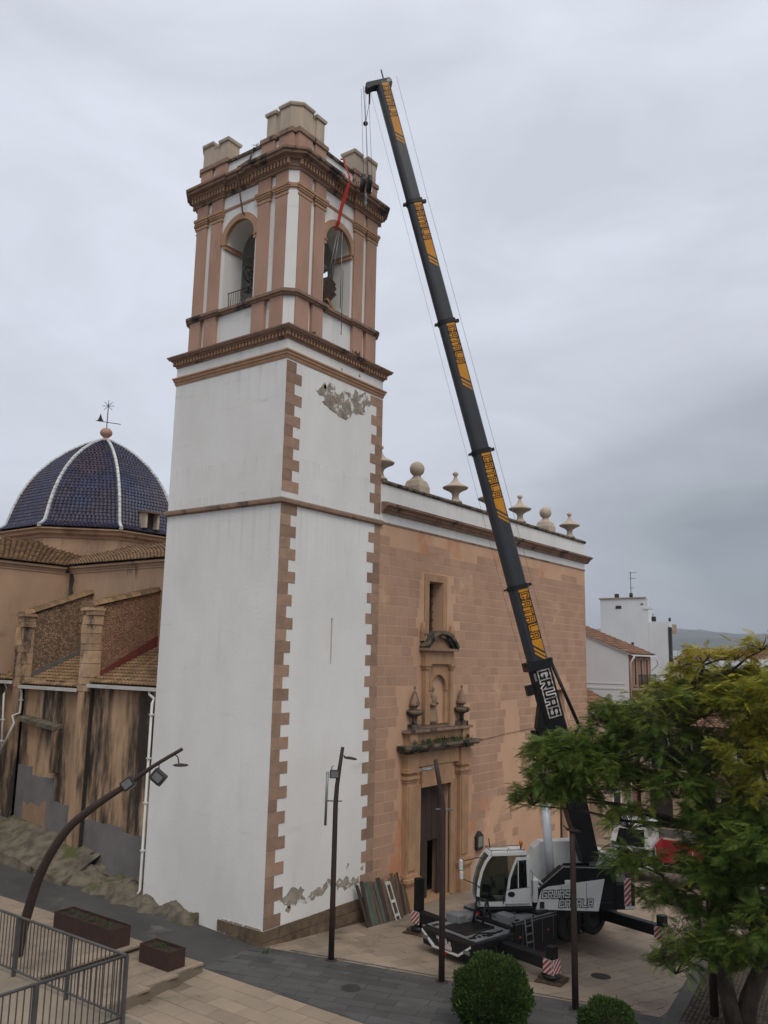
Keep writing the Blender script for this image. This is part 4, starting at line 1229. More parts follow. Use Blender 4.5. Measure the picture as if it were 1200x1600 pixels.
led.prism([(XC - 2.95, -0.62), (XC - 1.7, -0.62), (XC - 1.6, -0.54), (XC + 1.6, -0.54), (XC + 1.7, -0.62), (XC + 2.95, -0.62), (XC + 2.95, 0.05), (XC - 2.95, 0.05)], 'z', 6.42, 6.52)
led.prism([(XC - 3.05, -0.72), (XC - 1.7, -0.72), (XC - 1.6, -0.62), (XC + 1.6, -0.62), (XC + 1.7, -0.72), (XC + 3.05, -0.72), (XC + 3.05, 0.05), (XC - 3.05, 0.05)], 'z', 6.52, 6.64)
led.build('portal_cornice', 'lichen_stone', front)
at_ = MB(); at_.box(XC - 2.5, XC + 2.5, -0.22, 0.04, 6.64, 7.16)
for s in (-1, 1): at_.box(XC + s * 2.2 - 0.28, XC + s * 2.2 + 0.28, -0.34, 0.03, 6.64, 7.15)
at_.build('attic', 'cut_stone', front)
MB().box(XC - 2.68, XC + 2.68, -0.42, 0.045, 7.16, 7.28).build('attic_ledge', 'cornice', front)
weeds('weeds', [(XC + i * 0.33 - 1.6, -0.42, 6.66) for i in range(11)] + [(XC + 2.2, -0.5, 6.66), (XC - 2.3, -0.5, 6.66)], front, 0.3, 22, 4)
# niche with half-round back
ni = MB()
nr = 0.62
NN = 16
zc0, zs = 7.5, 9.05
ang = [math.pi * i / NN for i in range(NN + 1)]
# front plate with arched opening
yF = -0.12
arcn = [(XC - nr * math.cos(a), zs + nr * math.sin(a)) for a in ang]
ni.quad((XC - 0.95, yF, 7.45), (XC - nr, yF, 7.45), (XC - nr, yF, 10.1), (XC - 0.95, yF, 10.1))
ni.quad((XC + nr, yF, 7.45), (XC + 0.95, yF, 7.45), (XC + 0.95, yF, 10.1), (XC + nr, yF, 10.1))
for i in range(NN):
    ni.quad((arcn[i][0], yF, arcn[i][1]), (arcn[i + 1][0], yF, arcn[i + 1][1]), (arcn[i + 1][0], yF, 10.1), (arcn[i][0], yF, 10.1))
# concave half cylinder and quarter dome
cyl_v, cyl_f = [], []
for z in (7.45, zs):
    for a in ang:
        cyl_v.append((XC - nr * math.cos(a), yF + nr * 0.85 * math.sin(a) + 0.0, z))
for i in range(NN):
    cyl_f.append((i, i + 1, NN + 2 + i, NN + 1 + i))
ni.add(cyl_v, cyl_f, True)
dv, df = [], []
for j in range(9):
    el = math.pi / 2 * j / 8
    for a in ang:
        dv.append((XC - nr * math.cos(a) * math.cos(el), yF + nr * 0.85 * math.sin(a) * math.cos(el), zs + nr * math.sin(el)))
for j in range(8):
    for i in range(NN):
        df.append((j * (NN + 1) + i, j * (NN + 1) + i + 1, (j + 1) * (NN + 1) + i + 1, (j + 1) * (NN + 1) + i))
ni.add(dv, df, True)
ni.quad((XC - nr, yF - .02, 7.46), (XC + nr, yF - .02, 7.46), (XC + nr, 0.45, 7.46), (XC - nr, 0.45, 7.46))
ni.build('niche', 'cut_stone', front)
na = MB()
for i in range(NN):
    q = []
    for d in (-0.19, -0.1):
        for (t_, r_) in ((ang[i], nr - 0.02), (ang[i + 1], nr - 0.02), (ang[i + 1], nr + 0.14), (ang[i], nr + 0.14)):
            q.append((XC - r_ * math.cos(t_), d, zs + r_ * math.sin(t_)))
    na.hexa(q)
na.box(XC - nr - 0.16, XC - nr + 0.03, -0.18, -0.02, zs - 0.1, zs - 0.001); na.box(XC + nr - 0.03, XC + nr + 0.16, -0.18, -0.02, zs - 0.1, zs - 0.001)
na.build('niche_arch', 'cut_stone', front)
MB().box(XC - 1.2, XC + 1.2, -0.24, 0.04, 10.12, 10.72).build('niche_entablature', 'cut_stone', front)
pe = MB(); pe.box(XC - 1.4, XC + 1.4, -0.42, 0.04, 10.72, 10.84)
pe.build('pediment_cornice', 'cornice', front)
pe = MB()
pr0, pcz = 1.62, 10.0
for i in range(14):
    t_0, t_1 = R(33) + R(114) * i / 14, R(33) + R(114) * (i + 1) / 14
    for (ri, ro_, yd) in ((pr0 - 0.30, pr0 - 0.12, -0.34), (pr0 - 0.12, pr0 + 0.04, -0.46)):
        q = []
        for d in (yd, 0.03):
            for (t_, r_) in ((t_0, ri), (t_1, ri), (t_1, ro_), (t_0, ro_)):
                q.append((XC - r_ * math.cos(t_), d, pcz + r_ * math.sin(t_)))
        pe.hexa(q)
pe.build('curved_pediment', 'lichen_stone', front)
pt = [(XC - (pr0 - .28) * math.cos(R(33) + R(114) * i / 14), pcz + (pr0 - .28) * math.sin(R(33) + R(114) * i / 14)) for i in range(15)]
MB().prism([(XC - 1.2, 10.84)] + [p for p in pt if p[1] > 10.85] + [(XC + 1.2, 10.84)], 'y', -0.16, 0.03).build('tympanum', 'cut_stone', front)
# doors: fixed upper leaf, lower leaves standing open
MB().box(DOOR[0] + .02, DOOR[1] - .02, 0.34, 0.42, 2.3, 4.73).build('upper_door_panel', 'wood', front)
dl = MB()
for i in range(5): dl.box(DOOR[0] + 0.1 + i * 0.48, DOOR[0] + 0.13 + i * 0.48, 0.325, 0.345, 2.35, 4.7)
dl.build('door_battens', 'wood', front)
MB().box(10.25, 10.75, 0.36, 0.41, -0.14, 2.29).build('door_leaf', 'wood', front)
MB().box(11.55, 11.98, 0.36, 0.41, -0.14, 2.29).build('door_leaf', 'wood', front)
MB().box(9.52, 9.58, 0.4, 1.1, -0.14, 2.29).build('open_door_leaf', 'wood', front)
MB().box(9.9, 9.98, 0.36, 0.42, -0.14, 2.29).build('door_post', 'wood', front)
st_ = MB(); st_.box(9.4, 12.1, -0.1, 1.0, -0.35, -0.1); st_.build('threshold', 'cut_stone', front)
# cable along the wall, tablet
cb_ = MB(); cb_.path([(12.8, -0.5, 6.5), (14.0, -0.04, 6.42), (15.6, -0.03, 6.5), (17.6, -0.03, 6.62), (20.5, -0.03, 6.75), (24, -0.03, 6.9)], 0.010, 5); cb_.build('wall_cable', 'rope', front)
MB().box(17.9, 18.75, -0.05, 0.02, 2.75, 3.35).build('tablet', 'cut_stone', front)
MB().box(18.0, 18.65, -0.058, -0.04, 2.84, 3.26).build('tablet_face', 'facade_base', front)
# statue in the niche
sv = MB()
sc = (XC - 0.28, 0.0, 7.5)
prof = [(0.30, 0), (0.31, 0.12), (0.26, 0.4), (0.22, 0.7), (0.235, 0.95), (0.26, 1.15), (0.19, 1.27), (0.08, 1.33), (0.10, 1.40), (0.125, 1.50), (0.11, 1.6), (0.03, 1.66)]
sn = 20
vv, ff = [], []
for j, (r_, z) in enumerate(prof):
    for k in range(sn):
        a = 2 * math.pi * k / sn
        fold = 1 + (0.10 * math.sin(a * 6 + z * 2.5) if z < 1.2 else 0)
        lean = 0.05 * math.sin(z * 2.0)
        vv.append((sc[0] + lean + r_ * fold * math.cos(a), sc[1] + r_ * fold * math.sin(a) * (0.72 if z < 1.3 else 0.95), sc[2] + z))
for j in range(len(prof) - 1):
    for k in range(sn):
        ff.append((j * sn + k, j * sn + (k + 1) % sn, (j + 1) * sn + (k + 1) % sn, (j + 1) * sn + k))
ff += [tuple(range(sn - 1, -1, -1)), tuple((len(prof) - 1) * sn + k for k in range(sn))]
sv.add(vv, ff, True)
sv.path([(sc[0] - 0.22, 0.0, 8.6), (sc[0] - 0.27, -0.1, 8.35), (sc[0] - 0.08, -0.24, 8.25)], [0.075, 0.065, 0.05], 8)
sv.path([(sc[0] + 0.22, 0.0, 8.6), (sc[0] + 0.28, -0.1, 8.32), (sc[0] + 0.1, -0.24, 8.42)], [0.075, 0.065, 0.05], 8)
tag(sv.build('statue', 'statue'), 'weathered stone statue of a robed figure standing in the niche above the portal', 'statue')
# wall lantern right of the door
wl = thing('wall_lantern', 'small framed lantern on the ashlar wall right of the church door', 'lantern', (14.6, -0.02, 1.3))
q = MB(); q.prism([(14.38, 1.35), (14.82, 1.35), (14.9, 1.5), (14.9, 2.0), (14.6, 2.22), (14.3, 2.0), (14.3, 1.5)], 'y', -0.16, 0.0); q.build('frame', 'iron', wl)
q = MB(); q.box(14.4, 14.8, -0.175, -0.15, 1.5, 1.98); q.build('pane', 'lantern_glass', wl)
# ------------------------------------------------------------------ church flank along the lane
flank = thing('church_flank', 'stained ochre side of the church with buttresses, tiled chapel roofs and white gutters', 'church', (0.7, 12, 0.6))
XW = 0.75
fl = MB()
fl.quad((XW, TD - 0.2, 0), (XW, 30, 0), (XW, 30, 9.0), (XW, TD - 0.2, 9.0))
fl.build('chapel_wall', 'ochre', flank)
# lower render repairs
rng = random.Random(9)
def patch(y0, y1, z0, z1, m, d=0.02, jag=0.12):
    top = [(y0 + (y1 - y0) * i / 6, z1 + rng.uniform(-jag, jag)) for i in range(7)]
    MB().prism([(y0, z0), (y1, z0)] + top[::-1], 'x', XW - d, XW + 0.1).build('render_patch', m, flank)
patch(6.5, 9.0, 0.3, 2.95, 'grey_render', 0.02, 0.03)
patch(9.0, 11.8, 0.3, 3.15, 'grey_render', 0.024, 0.03)
patch(12.5, 14.2, 0.3, 3.6, 'grey_render', 0.03, 0.05)
patch(14.2, 16.0, 0.3, 4.6, 'grey_render', 0.035, 0.03)
patch(16.0, 17.2, 0.3, 5.0, 'grey_render', 0.03, 0.03)
patch(14.6, 16.5, 1.9, 3.4, 'tan_patch', 0.05, 0.2)
patch(18.6, 24, 0.3, 3.7, 'grey_render', 0.03, 0.1)
# thin projecting hood
hd_ = MB(); hd_.hexa([(0.35, 13.9, 6.75), (XW, 13.9, 6.85), (XW, 17.05, 7.15), (0.35, 17.05, 7.05), (0.35, 13.9, 6.93), (XW, 13.9, 7.02), (XW, 17.05, 7.32), (0.35, 17.05, 7.22)])
hd_.build('drip_hood', 'rock', flank)
hd_ = MB(); hd_.box(0.4, XW, 13.9, 14.15, 4.9, 6.8); hd_.build('drip_buttress', 'ochre', flank)
# buttress walls across the chapel roofs, with end piers and tiled copings
def buttress(yf, thick, xin, z_out, z_in, mwall, pier_z, low_m):
    w = MB()
    w.hexa([(0.62, yf, 0.3), (xin, yf, 0.3), (xin, yf + thick, 0.3), (0.62, yf + thick, 0.3), (0.62, yf, z_out - 0.12), (xin, yf, z_in - 0.12), (xin, yf + thick, z_in - 0.12), (0.62, yf + thick, z_out - 0.12)])
    w.build('buttress_wall', mwall, flank)
    c = MB()
    n = 15
    for i in range(n):
        xa = 0.35 + (xin - 0.35) * i / n; xb = 0.35 + (xin - 0.35) * (i + 1.12) / n
        za = z_out - 0.1 + (z_in - z_out) * (xa - .35) / (xin - .35); zb = z_out - 0.1 + (z_in - z_out) * (xb - .35) / (xin - .35) - 0.0
        j = rng.uniform(-.03, .03)
        c.hexa([(xa, yf - 0.12 + j, za), (xb, yf - 0.12 + j, zb), (xb, yf + thick + 0.12, zb), (xa, yf + thick + 0.12, za),
                (xa, yf + 0.05 + j, za + 0.2), (xb, yf + 0.08 + j, zb + 0.17), (xb, yf + thick - 0.05, zb + 0.17), (xa, yf + thick - 0.05, za + 0.2)])
    c.build('buttress_coping', 'tile', flank)
    # pier built of squared stones above the gutter, rendered below
    z = 8.6
    k = 0
    while z < pier_z - 0.05:
        h = rng.uniform(0.28, 0.6); zt = min(z + h, pier_z)
        o = rng.uniform(-.05, .05)
        cut = rng.uniform(0.35, 0.65)
        piece('pier_stone', 'pier', flank, 0.42 + o, 0.95, yf - 0.05 + o, yf + thick * cut, z + .01, zt - .01)
        piece('pier_stone', 'pier', flank, 0.42 - o, 0.95, yf + thick * cut + .015, yf + thick + 0.06, z + .01, zt - .01)
        z = zt; k += 1
    MB().box(0.45, 0.9, yf, yf + thick, 0.3, 8.62).build('pier_base', low_m, flank)
    cp = MB(); cp.box(0.32, 1.0, yf - 0.12, yf + thick + 0.12, pier_z, pier_z + 0.12); cp.box(0.38, 0.9, yf - 0.06, yf + thick + 0.06, pier_z + 0.12, pier_z + 0.2)
    cp.build('pier_cap', 'pier', flank)
buttress(11.75, 0.72, 4.2, 12.5, 13.5, 'rubble_red', 12.2, 'ochre')
buttress(17.25, 0.6, 4.2, 12.15, 13.55, 'rubble', 12.0, 'ochre')
def roof_bay(ya, yb, zg, ncol):
    t_ = MB(); tile_roof(t_, (0.5, ya, zg), (0.5, yb, zg), (4.1, ya, zg + 1.62), (4.1, yb, zg + 1.62), int(ncol * 0.85), 12, 0.085, 0.07)
    r_ = t_.build('chapel_roof_tiles', 'tile', flank); tag(r_, kind='stuff')
    MB().quad((0.55, ya, zg - .04), (0.55, yb, zg - .04), (4.1, yb, zg + 1.56), (4.1, ya, zg + 1.56)).build('roof_deck', 'tile', flank)
    g_ = MB(); g_.prism([(0.30, zg - 0.16), (0.52, zg - 0.16), (0.54, zg - 0.02), (0.28, zg - 0.02)], 'y', ya + 0.05, yb - 0.05); g_.build('gutter', 'pvc', flank)
roof_bay(TD + 0.3, 11.72, 8.95, 24)
roof_bay(12.52, 17.2, 8.72, 22)
roof_bay(17.9, 26, 8.9, 36)
MB().hexa([(0.9, 11.70, 9.12), (4.2, 11.70, 10.55), (4.2, 11.74, 10.55), (0.9, 11.74, 9.12), (0.9, 11.70, 9.42), (4.2, 11.70, 11.25), (4.2, 11.74, 11.25), (0.9, 11.74, 9.42)]).build('roof_flashing', 'flash', flank)
MB().hexa([(0.9, 17.20, 8.9), (4.2, 17.20, 10.3), (4.2, 17.24, 10.3), (0.9, 17.24, 8.9), (0.9, 17.20, 9.25), (4.2, 17.20, 10.75), (4.2, 17.24, 10.75), (0.9, 17.24, 9.25)]).build('roof_flashing', 'flash_grey', flank)
# downpipes
def pipe(pts, clips):
    p = MB(); p.path(pts, 0.055, 8)
    for (x, y, z) in clips: p.box(x - 0.075, x + 0.075, y - 0.075, y + 0.075, z - 0.03, z + 0.03)
    p.build('downpipe', 'pvc', flank)
pipe([(0.4, 7.4, 8.85), (0.4, 7.4, 8.65), (0.3, 6.95, 8.5), (-0.06, 6.62, 8.35), (-0.06, 6.6, 1.25), (-0.16, 6.6, 1.1)], [(-0.06, 6.6, z) for z in (7.9, 6.2, 4.5, 2.7)])
pipe([(0.4, 17.1, 8.55), (0.5, 17.1, 8.3), (0.5, 17.1, 7.4), (0.3, 17.4, 7.25), (0.25, 17.1, 6.95), (0.3, 18.25, 5.4)], [(0.5, 17.1, 8.0)])
pipe([(0.4, 18.5, 8.75), (0.5, 18.4, 8.5), (0.45, 18.6, 8.2), (0.45, 18.35, 5.4)], [(0.45, 18.5, 7.0), (0.45, 18.4, 6.0)])
MB().box(0.55, 0.7, 11.62, 11.68, 1.5, 8.9).build('cable_strip', 'iron', flank)

# ------------------------------------------------------------------ nave, transept and dome
nave = thing('church_crossing', 'brown rendered nave and transept walls with tiled eaves below the blue dome', 'church', (5, 20, 10))
XN, YT = 4.1, 19.5
nv = MB()
nv.quad((XN, TD, 9), (XN, YT, 9), (XN, YT, 14.7), (XN, TD, 14.7))
nv.quad((XN, YT, 9), (-6, YT, 9), (-6, YT, 14.55), (XN, YT, 14.55))
nv.quad((-6, YT, 3), (-6, YT + 12, 3), (-6, YT + 12, 14.55), (-6, YT, 14.55))
nv.quad((-6, YT, 3), (0.7, YT, 3), (0.7, YT, 9.2), (-6, YT, 9.2))
nv.build('nave_wall', 'nave', nave)
def eave(a, b, inn):
    a, b, inn = Vector(a), Vector(b), Vector(inn)
    m = MB()
    for (o, z0, z1) in ((0.04, -0.42, -0.3), (0.08, -0.3, -0.16), (0.2, -0.16, -0.05)):
        q = []
        for z in (z0, z1):
            for p in (a - inn * o, b - inn * o, b + inn * 0.2, a + inn * 0.2):
                q.append((p.x, p.y, p.z + z))
        m.hexa(q)
    m.build('eave_cornice', 'nave', nave)
eave((XN, TD + .2, 14.95), (XN, YT, 14.95), (1, 0, 0))
eave((-6, YT, 14.9), (XN - .3, YT, 14.9), (0, 1, 0))
t_ = MB(); tile_roof(t_, (XN - 0.3, TD + .2, 14.93), (XN - 0.3, YT + .2, 14.93), (XN + 4.2, TD + .2, 16.5), (XN + 4.2, YT + 4.5, 16.5), 50, 14, 0.09, 0.07)
tag(t_.build('nave_roof_tiles', 'tile', nave), kind='stuff')
t_ = MB(); tile_roof(t_, (-6.2, YT - 0.3, 14.88), (XN + .2, YT - 0.3, 14.88), (-6.2, YT + 4.2, 16.6), (XN + 4.5, YT + 4.2, 16.6), 42, 14, 0.09, 0.07)
tag(t_.build('transept_roof_tiles', 'tile', nave), kind='stuff')
MB().prism([(XN - .2, 14.85), (XN + 16, 14.85), (XN + 12, 16.7), (XN + 4.2, 16.45)], 'y', TD + .4, YT + 4).build('roof_body', 'tile', nave)
MB().prism([(YT - .2, 14.8), (YT + 12, 14.8), (YT + 8, 16.6), (YT + 4.2, 16.55)], 'x', -6.1, XN + 4).build('roof_body', 'tile', nave)

DC = Vector((9.45, 25.0, 0))
DR, DZ = 6.15, 17.45
dome = thing('church_dome', 'octagonal dome of dark blue glazed tiles with white ribs and an iron weathervane', 'dome', (DC.x, DC.y, 16.0))
def octo(r):
    return [(DC.x + r * math.cos(R(22.5 + 45 * k)), DC.y + r * math.sin(R(22.5 + 45 * k))) for k in range(8)]
MB().prism(octo(5.4), 'z', 14.8, 17.1).build('drum', 'nave', dome)
MB().ring(octo(5.4), [(-0.2, 16.85), (0.06, 16.85), (0.1, 16.98), (0.3, 17.08), (0.34, 17.22), (0.5, 17.31), (0.5, 17.38), (-0.2, 17.42)]).build('drum_cornice', 'nave', dome)
for k in range(8):                                  # sunk panels of the drum
    a = R(45 * k)
    m_ = Matrix.Translation((DC.x, DC.y, 0)) @ Matrix.Rotation(a, 4, 'Z')
    w_ = 5.4 * math.sin(R(22.5))
    MB(m_).box(5.4 * math.cos(R(22.5)) - 0.02, 5.4 * math.cos(R(22.5)) + 0.05, -w_ * 0.86, -w_ * 0.5, 14.9, 16.8).build('drum_pier', 'nave', dome)
PROF = [(6.0, 0.0), (5.7, 0.12), (5.42, 0.36), (5.26, 0.85), (5.08, 1.5), (4.80, 2.25), (4.40, 3.05), (3.86, 3.85), (3.17, 4.62), (2.33, 5.34), (1.35, 5.98), (0.3, 6.5)]
PZ = [p[1] for p in PROF]
def prof_at(t):
    s = t * (len(PROF) - 1); i = min(int(s), len(PROF) - 2); f = s - i
    return (PROF[i][0] * (1 - f) + PROF[i + 1][0] * f, PROF[i][1] * (1 - f) + PROF[i + 1][1] * f)
# re-parametrise by arc length
arc_ = [0]
for a, b in zip(PROF, PROF[1:]): arc_.append(arc_[-1] + math.dist(a, b))
def prof_s(s):
    s *= arc_[-1]
    for i in range(len(arc_) - 1):
        if s <= arc_[i + 1] + 1e-9:
            f = (s - arc_[i]) / (arc_[i + 1] - arc_[i]); break
    return (PROF[i][0] * (1 - f) + PROF[i + 1][0] * f, PROF[i][1] * (1 - f) + PROF[i + 1][1] * f)
NR = 40
for k in range(8):
    A0, A1 = R(22.5 + 45 * k), R(67.5 + 45 * k)
    d0 = Vector((math.cos(A0), math.sin(A0), 0)); d1 = Vector((math.cos(A1), math.sin(A1), 0))
    nmid = (d0 + d1).normalized()
    mb = MB()
    for r_ in range(NR):
        (ra, za), (rb_, zb) = prof_s(r_ / NR), prof_s(min(1, (r_ + 1.1) / NR))
        tang = Vector((rb_ - ra, zb - za)).normalized()
        out_ = nmid * tang.y + Vector((0, 0, -tang.x))
        width = 2 * ra * math.sin(R(22.5))
        nc = max(2, int(width / 0.225))
        for c in range(nc):
            v = []
            for (rr, zz, lift) in ((ra, za, 0.04), (rb_, zb, 0.0)):
                pa, pb = DC + d0 * rr, DC + d1 * rr
                for q_ in range(4):
                    s = (c + q_ / 3) / nc
                    h = (0.0, 0.055, 0.055, 0.0)[q_] + lift
                    p = pa.lerp(pb, s); v.append((p.x + out_.x * h, p.y + out_.y * h, DZ + zz + out_.z * h))
            mb.add(v, [(0, 1, 5, 4), (1, 2, 6, 5), (2, 3, 7, 6), (3, 2, 1, 0)])
    tag(mb.build('dome_tiles', 'glaze', dome), kind='stuff')
    rbm = MB()
    nS = 26
    for i in range(nS):
        (ra, za), (rb_, zb) = prof_s(i / nS), prof_s((i + 0.95) / nS)
        side = Vector((-d0.y, d0.x, 0)) * 0.098
        tang = Vector((rb_ - ra, zb - za)).normalized()
        out_ = d0 * tang.y + Vector((0, 0, -tang.x))
        pa = DC + d0 * ra + Vector((0, 0, DZ + za)); pb = DC + d0 * rb_ + Vector((0, 0, DZ + zb))
        rbm.hexa([tuple(x) for x in (pa - side * 1.15 - out_ * .06, pa + side * 1.15 - out_ * .06, pb + side - out_ * .06, pb - side - out_ * .06,
                                     pa - side * .75 + out_ * .15, pa + side * .75 + out_ * .15, pb - -side * .7 + out_ * .14, pb - side * .7 + out_ * .14)])
    rbm.build('dome_rib', 'rib', dome)
MB().prism(octo(5.2), 'z', 17.3, 17.6).build('dome_core', 'glaze', dome)
cor = MB()
cor.add([(*p, DZ + 0.1) for p in octo(5.0)] + [(*p, DZ + 3.4) for p in octo(3.95)] + [(*p, DZ + 6.2) for p in octo(0.3)],
        [(i, (i + 1) % 8, 8 + (i + 1) % 8, 8 + i) for i in range(8)] + [(8 + i, 8 + (i + 1) % 8, 16 + (i + 1) % 8, 16 + i) for i in range(8)])
cor.build('dome_shell', 'glaze', dome)
fn = MB(); fn.lathe([(0.5, -.1), (0.5, 0.1), (0.4, 0.26), (0.2, 0.36), (0.15, 0.44), (0.22, 0.5), (0.36, 0.62), (0.4, 0.76), (0.36, 0.9), (0.24, 1.04), (0.06, 1.1)], (DC.x, DC.y, DZ + 6.3), 16); fn.build('dome_finial', 'terracotta', dome)
wv = MB(); zt = DZ + 7.35
wv.tube((DC.x, DC.y, zt - .2), (DC.x, DC.y, zt + 1.75), 0.03, n=6)
ax = Vector((0.6, -0.8, 0))
c_ = Vector((DC.x, DC.y, zt + 0.42))
wv.tube(tuple(c_ - ax * 0.75 + Vector((0, 0, .12))), tuple(c_ + ax * 0.9 - Vector((0, 0, .1))), 0.025, n=6)
for i in range(8):
    a = math.pi * i / 8 * 2
    cc = Vector((DC.x, DC.y, zt + 1.55))
    wv.tube(tuple(cc), tuple(cc + ax * 0.38 * math.cos(a) + Vector((0, 0, 0.38 * math.sin(a)))), 0.018, n=5)
p_ = c_ - ax * 0.45 + Vector((0, 0, 0.1))
wv.add([tuple(p_ + ax * u + Vector((0, 0, z)) + Vector((0.8, 0.6, 0)) * t) for t in (-.03, .03) for u, z in ((-.2, 0), (.2, 0), (.1, .18), (0.0, .5), (-.1, .2))],
       [(0, 1, 2, 3, 4), (9, 8, 7, 6, 5), (0, 5, 6, 1), (1, 6, 7, 2), (2, 7, 8, 3), (3, 8, 9, 4), (4, 9, 5, 0)])
wv.build('weathervane', 'iron', dome)
# little dormer on the dome
a = R(270 + 22)
dm = Matrix.Translation((DC.x, DC.y, 0)) @ Matrix.Rotation(R(270 - 1), 4, 'Z')
for ya_ in (-0.52, 0.36):
    q = MB(dm); q.box(4.8, 5.5, ya_, ya_ + 0.16, 17.75, 18.7); q.build('dormer_cheek', 'merlon', dome)
q = MB(dm); q.box(4.7, 5.1, -0.36, 0.36, 17.75, 18.65); q.build('dormer_hatch', 'wood', dome)
q = MB(dm); q.hexa([(4.4, -.62, 18.8), (5.65, -.62, 18.65), (5.65, .62, 18.65), (4.4, .62, 18.8), (4.4, -.62, 18.9), (5.65, -.62, 18.73), (5.65, .62, 18.73), (4.4, .62, 18.9)]); q.build('dormer_roof', 'tile', dome)

# damp streaks where the two roofs drain into the inner corner
rng = random.Random(15)
def streak(plane, a0, a1, z0, z1):
    n = 9
    L_ = [(a0 + rng.uniform(-.10, .10), z1 - (z1 - z0) * i / n) for i in range(n + 1)]
    R_ = [(a1 + rng.uniform(-.01, .0) - 0.0 * i / n, z1 - (z1 - z0) * i / n) for i in range(n, -1, -1)]
    m = MB()
    if plane == 'x': m.prism(L_ + R_, 'x', XN - 0.006, XN + .02)
    else: m.prism(L_ + R_, 'y', YT - 0.006, YT + .02)
    m.build('damp_streak', 'damp', nave)
streak('x', 19.1, 19.49, 11.2, 14.52)
# ------------------------------------------------------------------ mobile crane
CZ = 0.05
HC, HS = R(166), R(134)                    # headings of carrier and of superstructure
CO = (7.88, -6.09, CZ)
crane = thing('mobile_crane', 'black and white mobile crane with its long grey boom raised beside the church', 'crane', CO, HC)
MC = PM[crane.name]                        # carrier frame: x front, y left (towards the plaza), z up
MS = Matrix.Translation(CO) @ Matrix.Rotation(HS, 4, 'Z')
def cpart(name, mat_, fn, parent=None, m=MC):
    mb = MB(m); fn(mb)
    return mb.build(name, mat_, parent or crane)
def rbox(mb, x0, x1, y0, y1, z0, z1, b=0.04):
    """box with chamfered vertical and top edges"""
    poly = [(x0 + b, y0), (x1 - b, y0), (x1, y0 + b), (x1, y1 - b), (x1 - b, y1), (x0 + b, y1), (x0, y1 - b), (x0, y0 + b)]
    ins = [(x0 + 2 * b, y0 + b), (x1 - 2 * b, y0 + b), (x1 - b, y0 + 2 * b), (x1 - b, y1 - 2 * b), (x1 - 2 * b, y1 - b), (x0 + 2 * b, y1 - b), (x0 + b, y1 - 2 * b), (x0 + b, y0 + 2 * b)]
    v = [(*p, z0) for p in poly] + [(*p, z1 - b) for p in poly] + [(*p, z1) for p in ins]
    f = [tuple(range(7, -1, -1)), tuple(range(16, 24))]
    for k in range(2):
        f += [(k * 8 + i, k * 8 + (i + 1) % 8, k * 8 + 8 + (i + 1) % 8, k * 8 + 8 + i) for i in range(8)]
    mb.add(v, f)
    return mb
# carrier
cpart('chassis', 'c_black', lambda m: (rbox(m, -4.0, 3.9, -0.6, 0.6, 0.42, 1.05), rbox(m, -3.9, -3.2, -1.2, 1.2, 0.5, 1.2)))
cpart('front_deck', 'c_black', lambda m: (rbox(m, 2.15, 4.1, -1.26, 1.26, 0.72, 0.98), m.hexa([(4.0, -1.26, .34), (4.2, -1.2, .38), (4.2, 1.2, .38), (4.0, 1.26, .34), (4.0, -1.26, .97), (4.28, -1.2, .9), (4.28, 1.2, .9), (4.0, 1.26, .97)])))
cpart('front_deck_plate', 'c_deck', lambda m: m.box(2.2, 4.05, -1.2, 1.2, 0.98, 1.0))
def handles(m):
    for (x, y) in ((3.9, -0.9), (3.9, 0.9), (3.2, 1.05), (3.2, -1.05), (2.6, 0.5), (3.6, 0.2)):
        m.box(x - 0.12, x + 0.12, y - 0.05, y + 0.05, 1.0, 1.035)
cpart('deck_fittings', 'c_black', handles)
cpart('bumper_trim', 'c_white', lambda m: [m.hexa([(4.20, s * 1.2, .82), (4.21, s * 1.2, .90), (4.21, s * 0.62, .50), (4.2, s * 0.62, .42), (4.30, s * 1.2, .82), (4.30, s * 1.2, .90), (4.30, s * 0.62, .5), (4.30, s * 0.62, .42)]) for s in (-1, 1)] + [m.box(4.21, 4.295, -0.62, 0.62, 0.42, 0.47)])
for s in (-1, 1):
    cpart('headlight', 'lamp_lens', lambda m: m.box(4.26, 4.31, s * 1.02 - 0.14, s * 1.02 + 0.14, 0.60, 0.72))
    cpart('front_mudguard', 'c_black', lambda m: [m.hexa([(3.4 + 0.52 * math.cos(R(20 * i)), s * 0.8, .42 + .52 * math.sin(R(20 * i))), (3.4 + .52 * math.cos(R(20 * i + 20)), s * .8, .42 + .52 * math.sin(R(20 * i + 20))), (3.4 + .52 * math.cos(R(20 * i + 20)), s * 1.29, .42 + .52 * math.sin(R(20 * i + 20))), (3.4 + .52 * math.cos(R(20 * i)), s * 1.29, .42 + .52 * math.sin(R(20 * i))),
                                                       (3.4 + .49 * math.cos(R(20 * i)), s * 0.8, .42 + .49 * math.sin(R(20 * i))), (3.4 + .49 * math.cos(R(20 * i + 20)), s * .8, .42 + .49 * math.sin(R(20 * i + 20))), (3.4 + .49 * math.cos(R(20 * i + 20)), s * 1.29, .42 + .49 * math.sin(R(20 * i + 20))), (3.4 + .49 * math.cos(R(20 * i)), s * 1.29, .42 + .49 * math.sin(R(20 * i)))]) for i in range(2, 7)])
cpart('number_plate', 'plate', lambda m: m.box(4.255, 4.30, -0.28, 0.28, 0.52, 0.64))
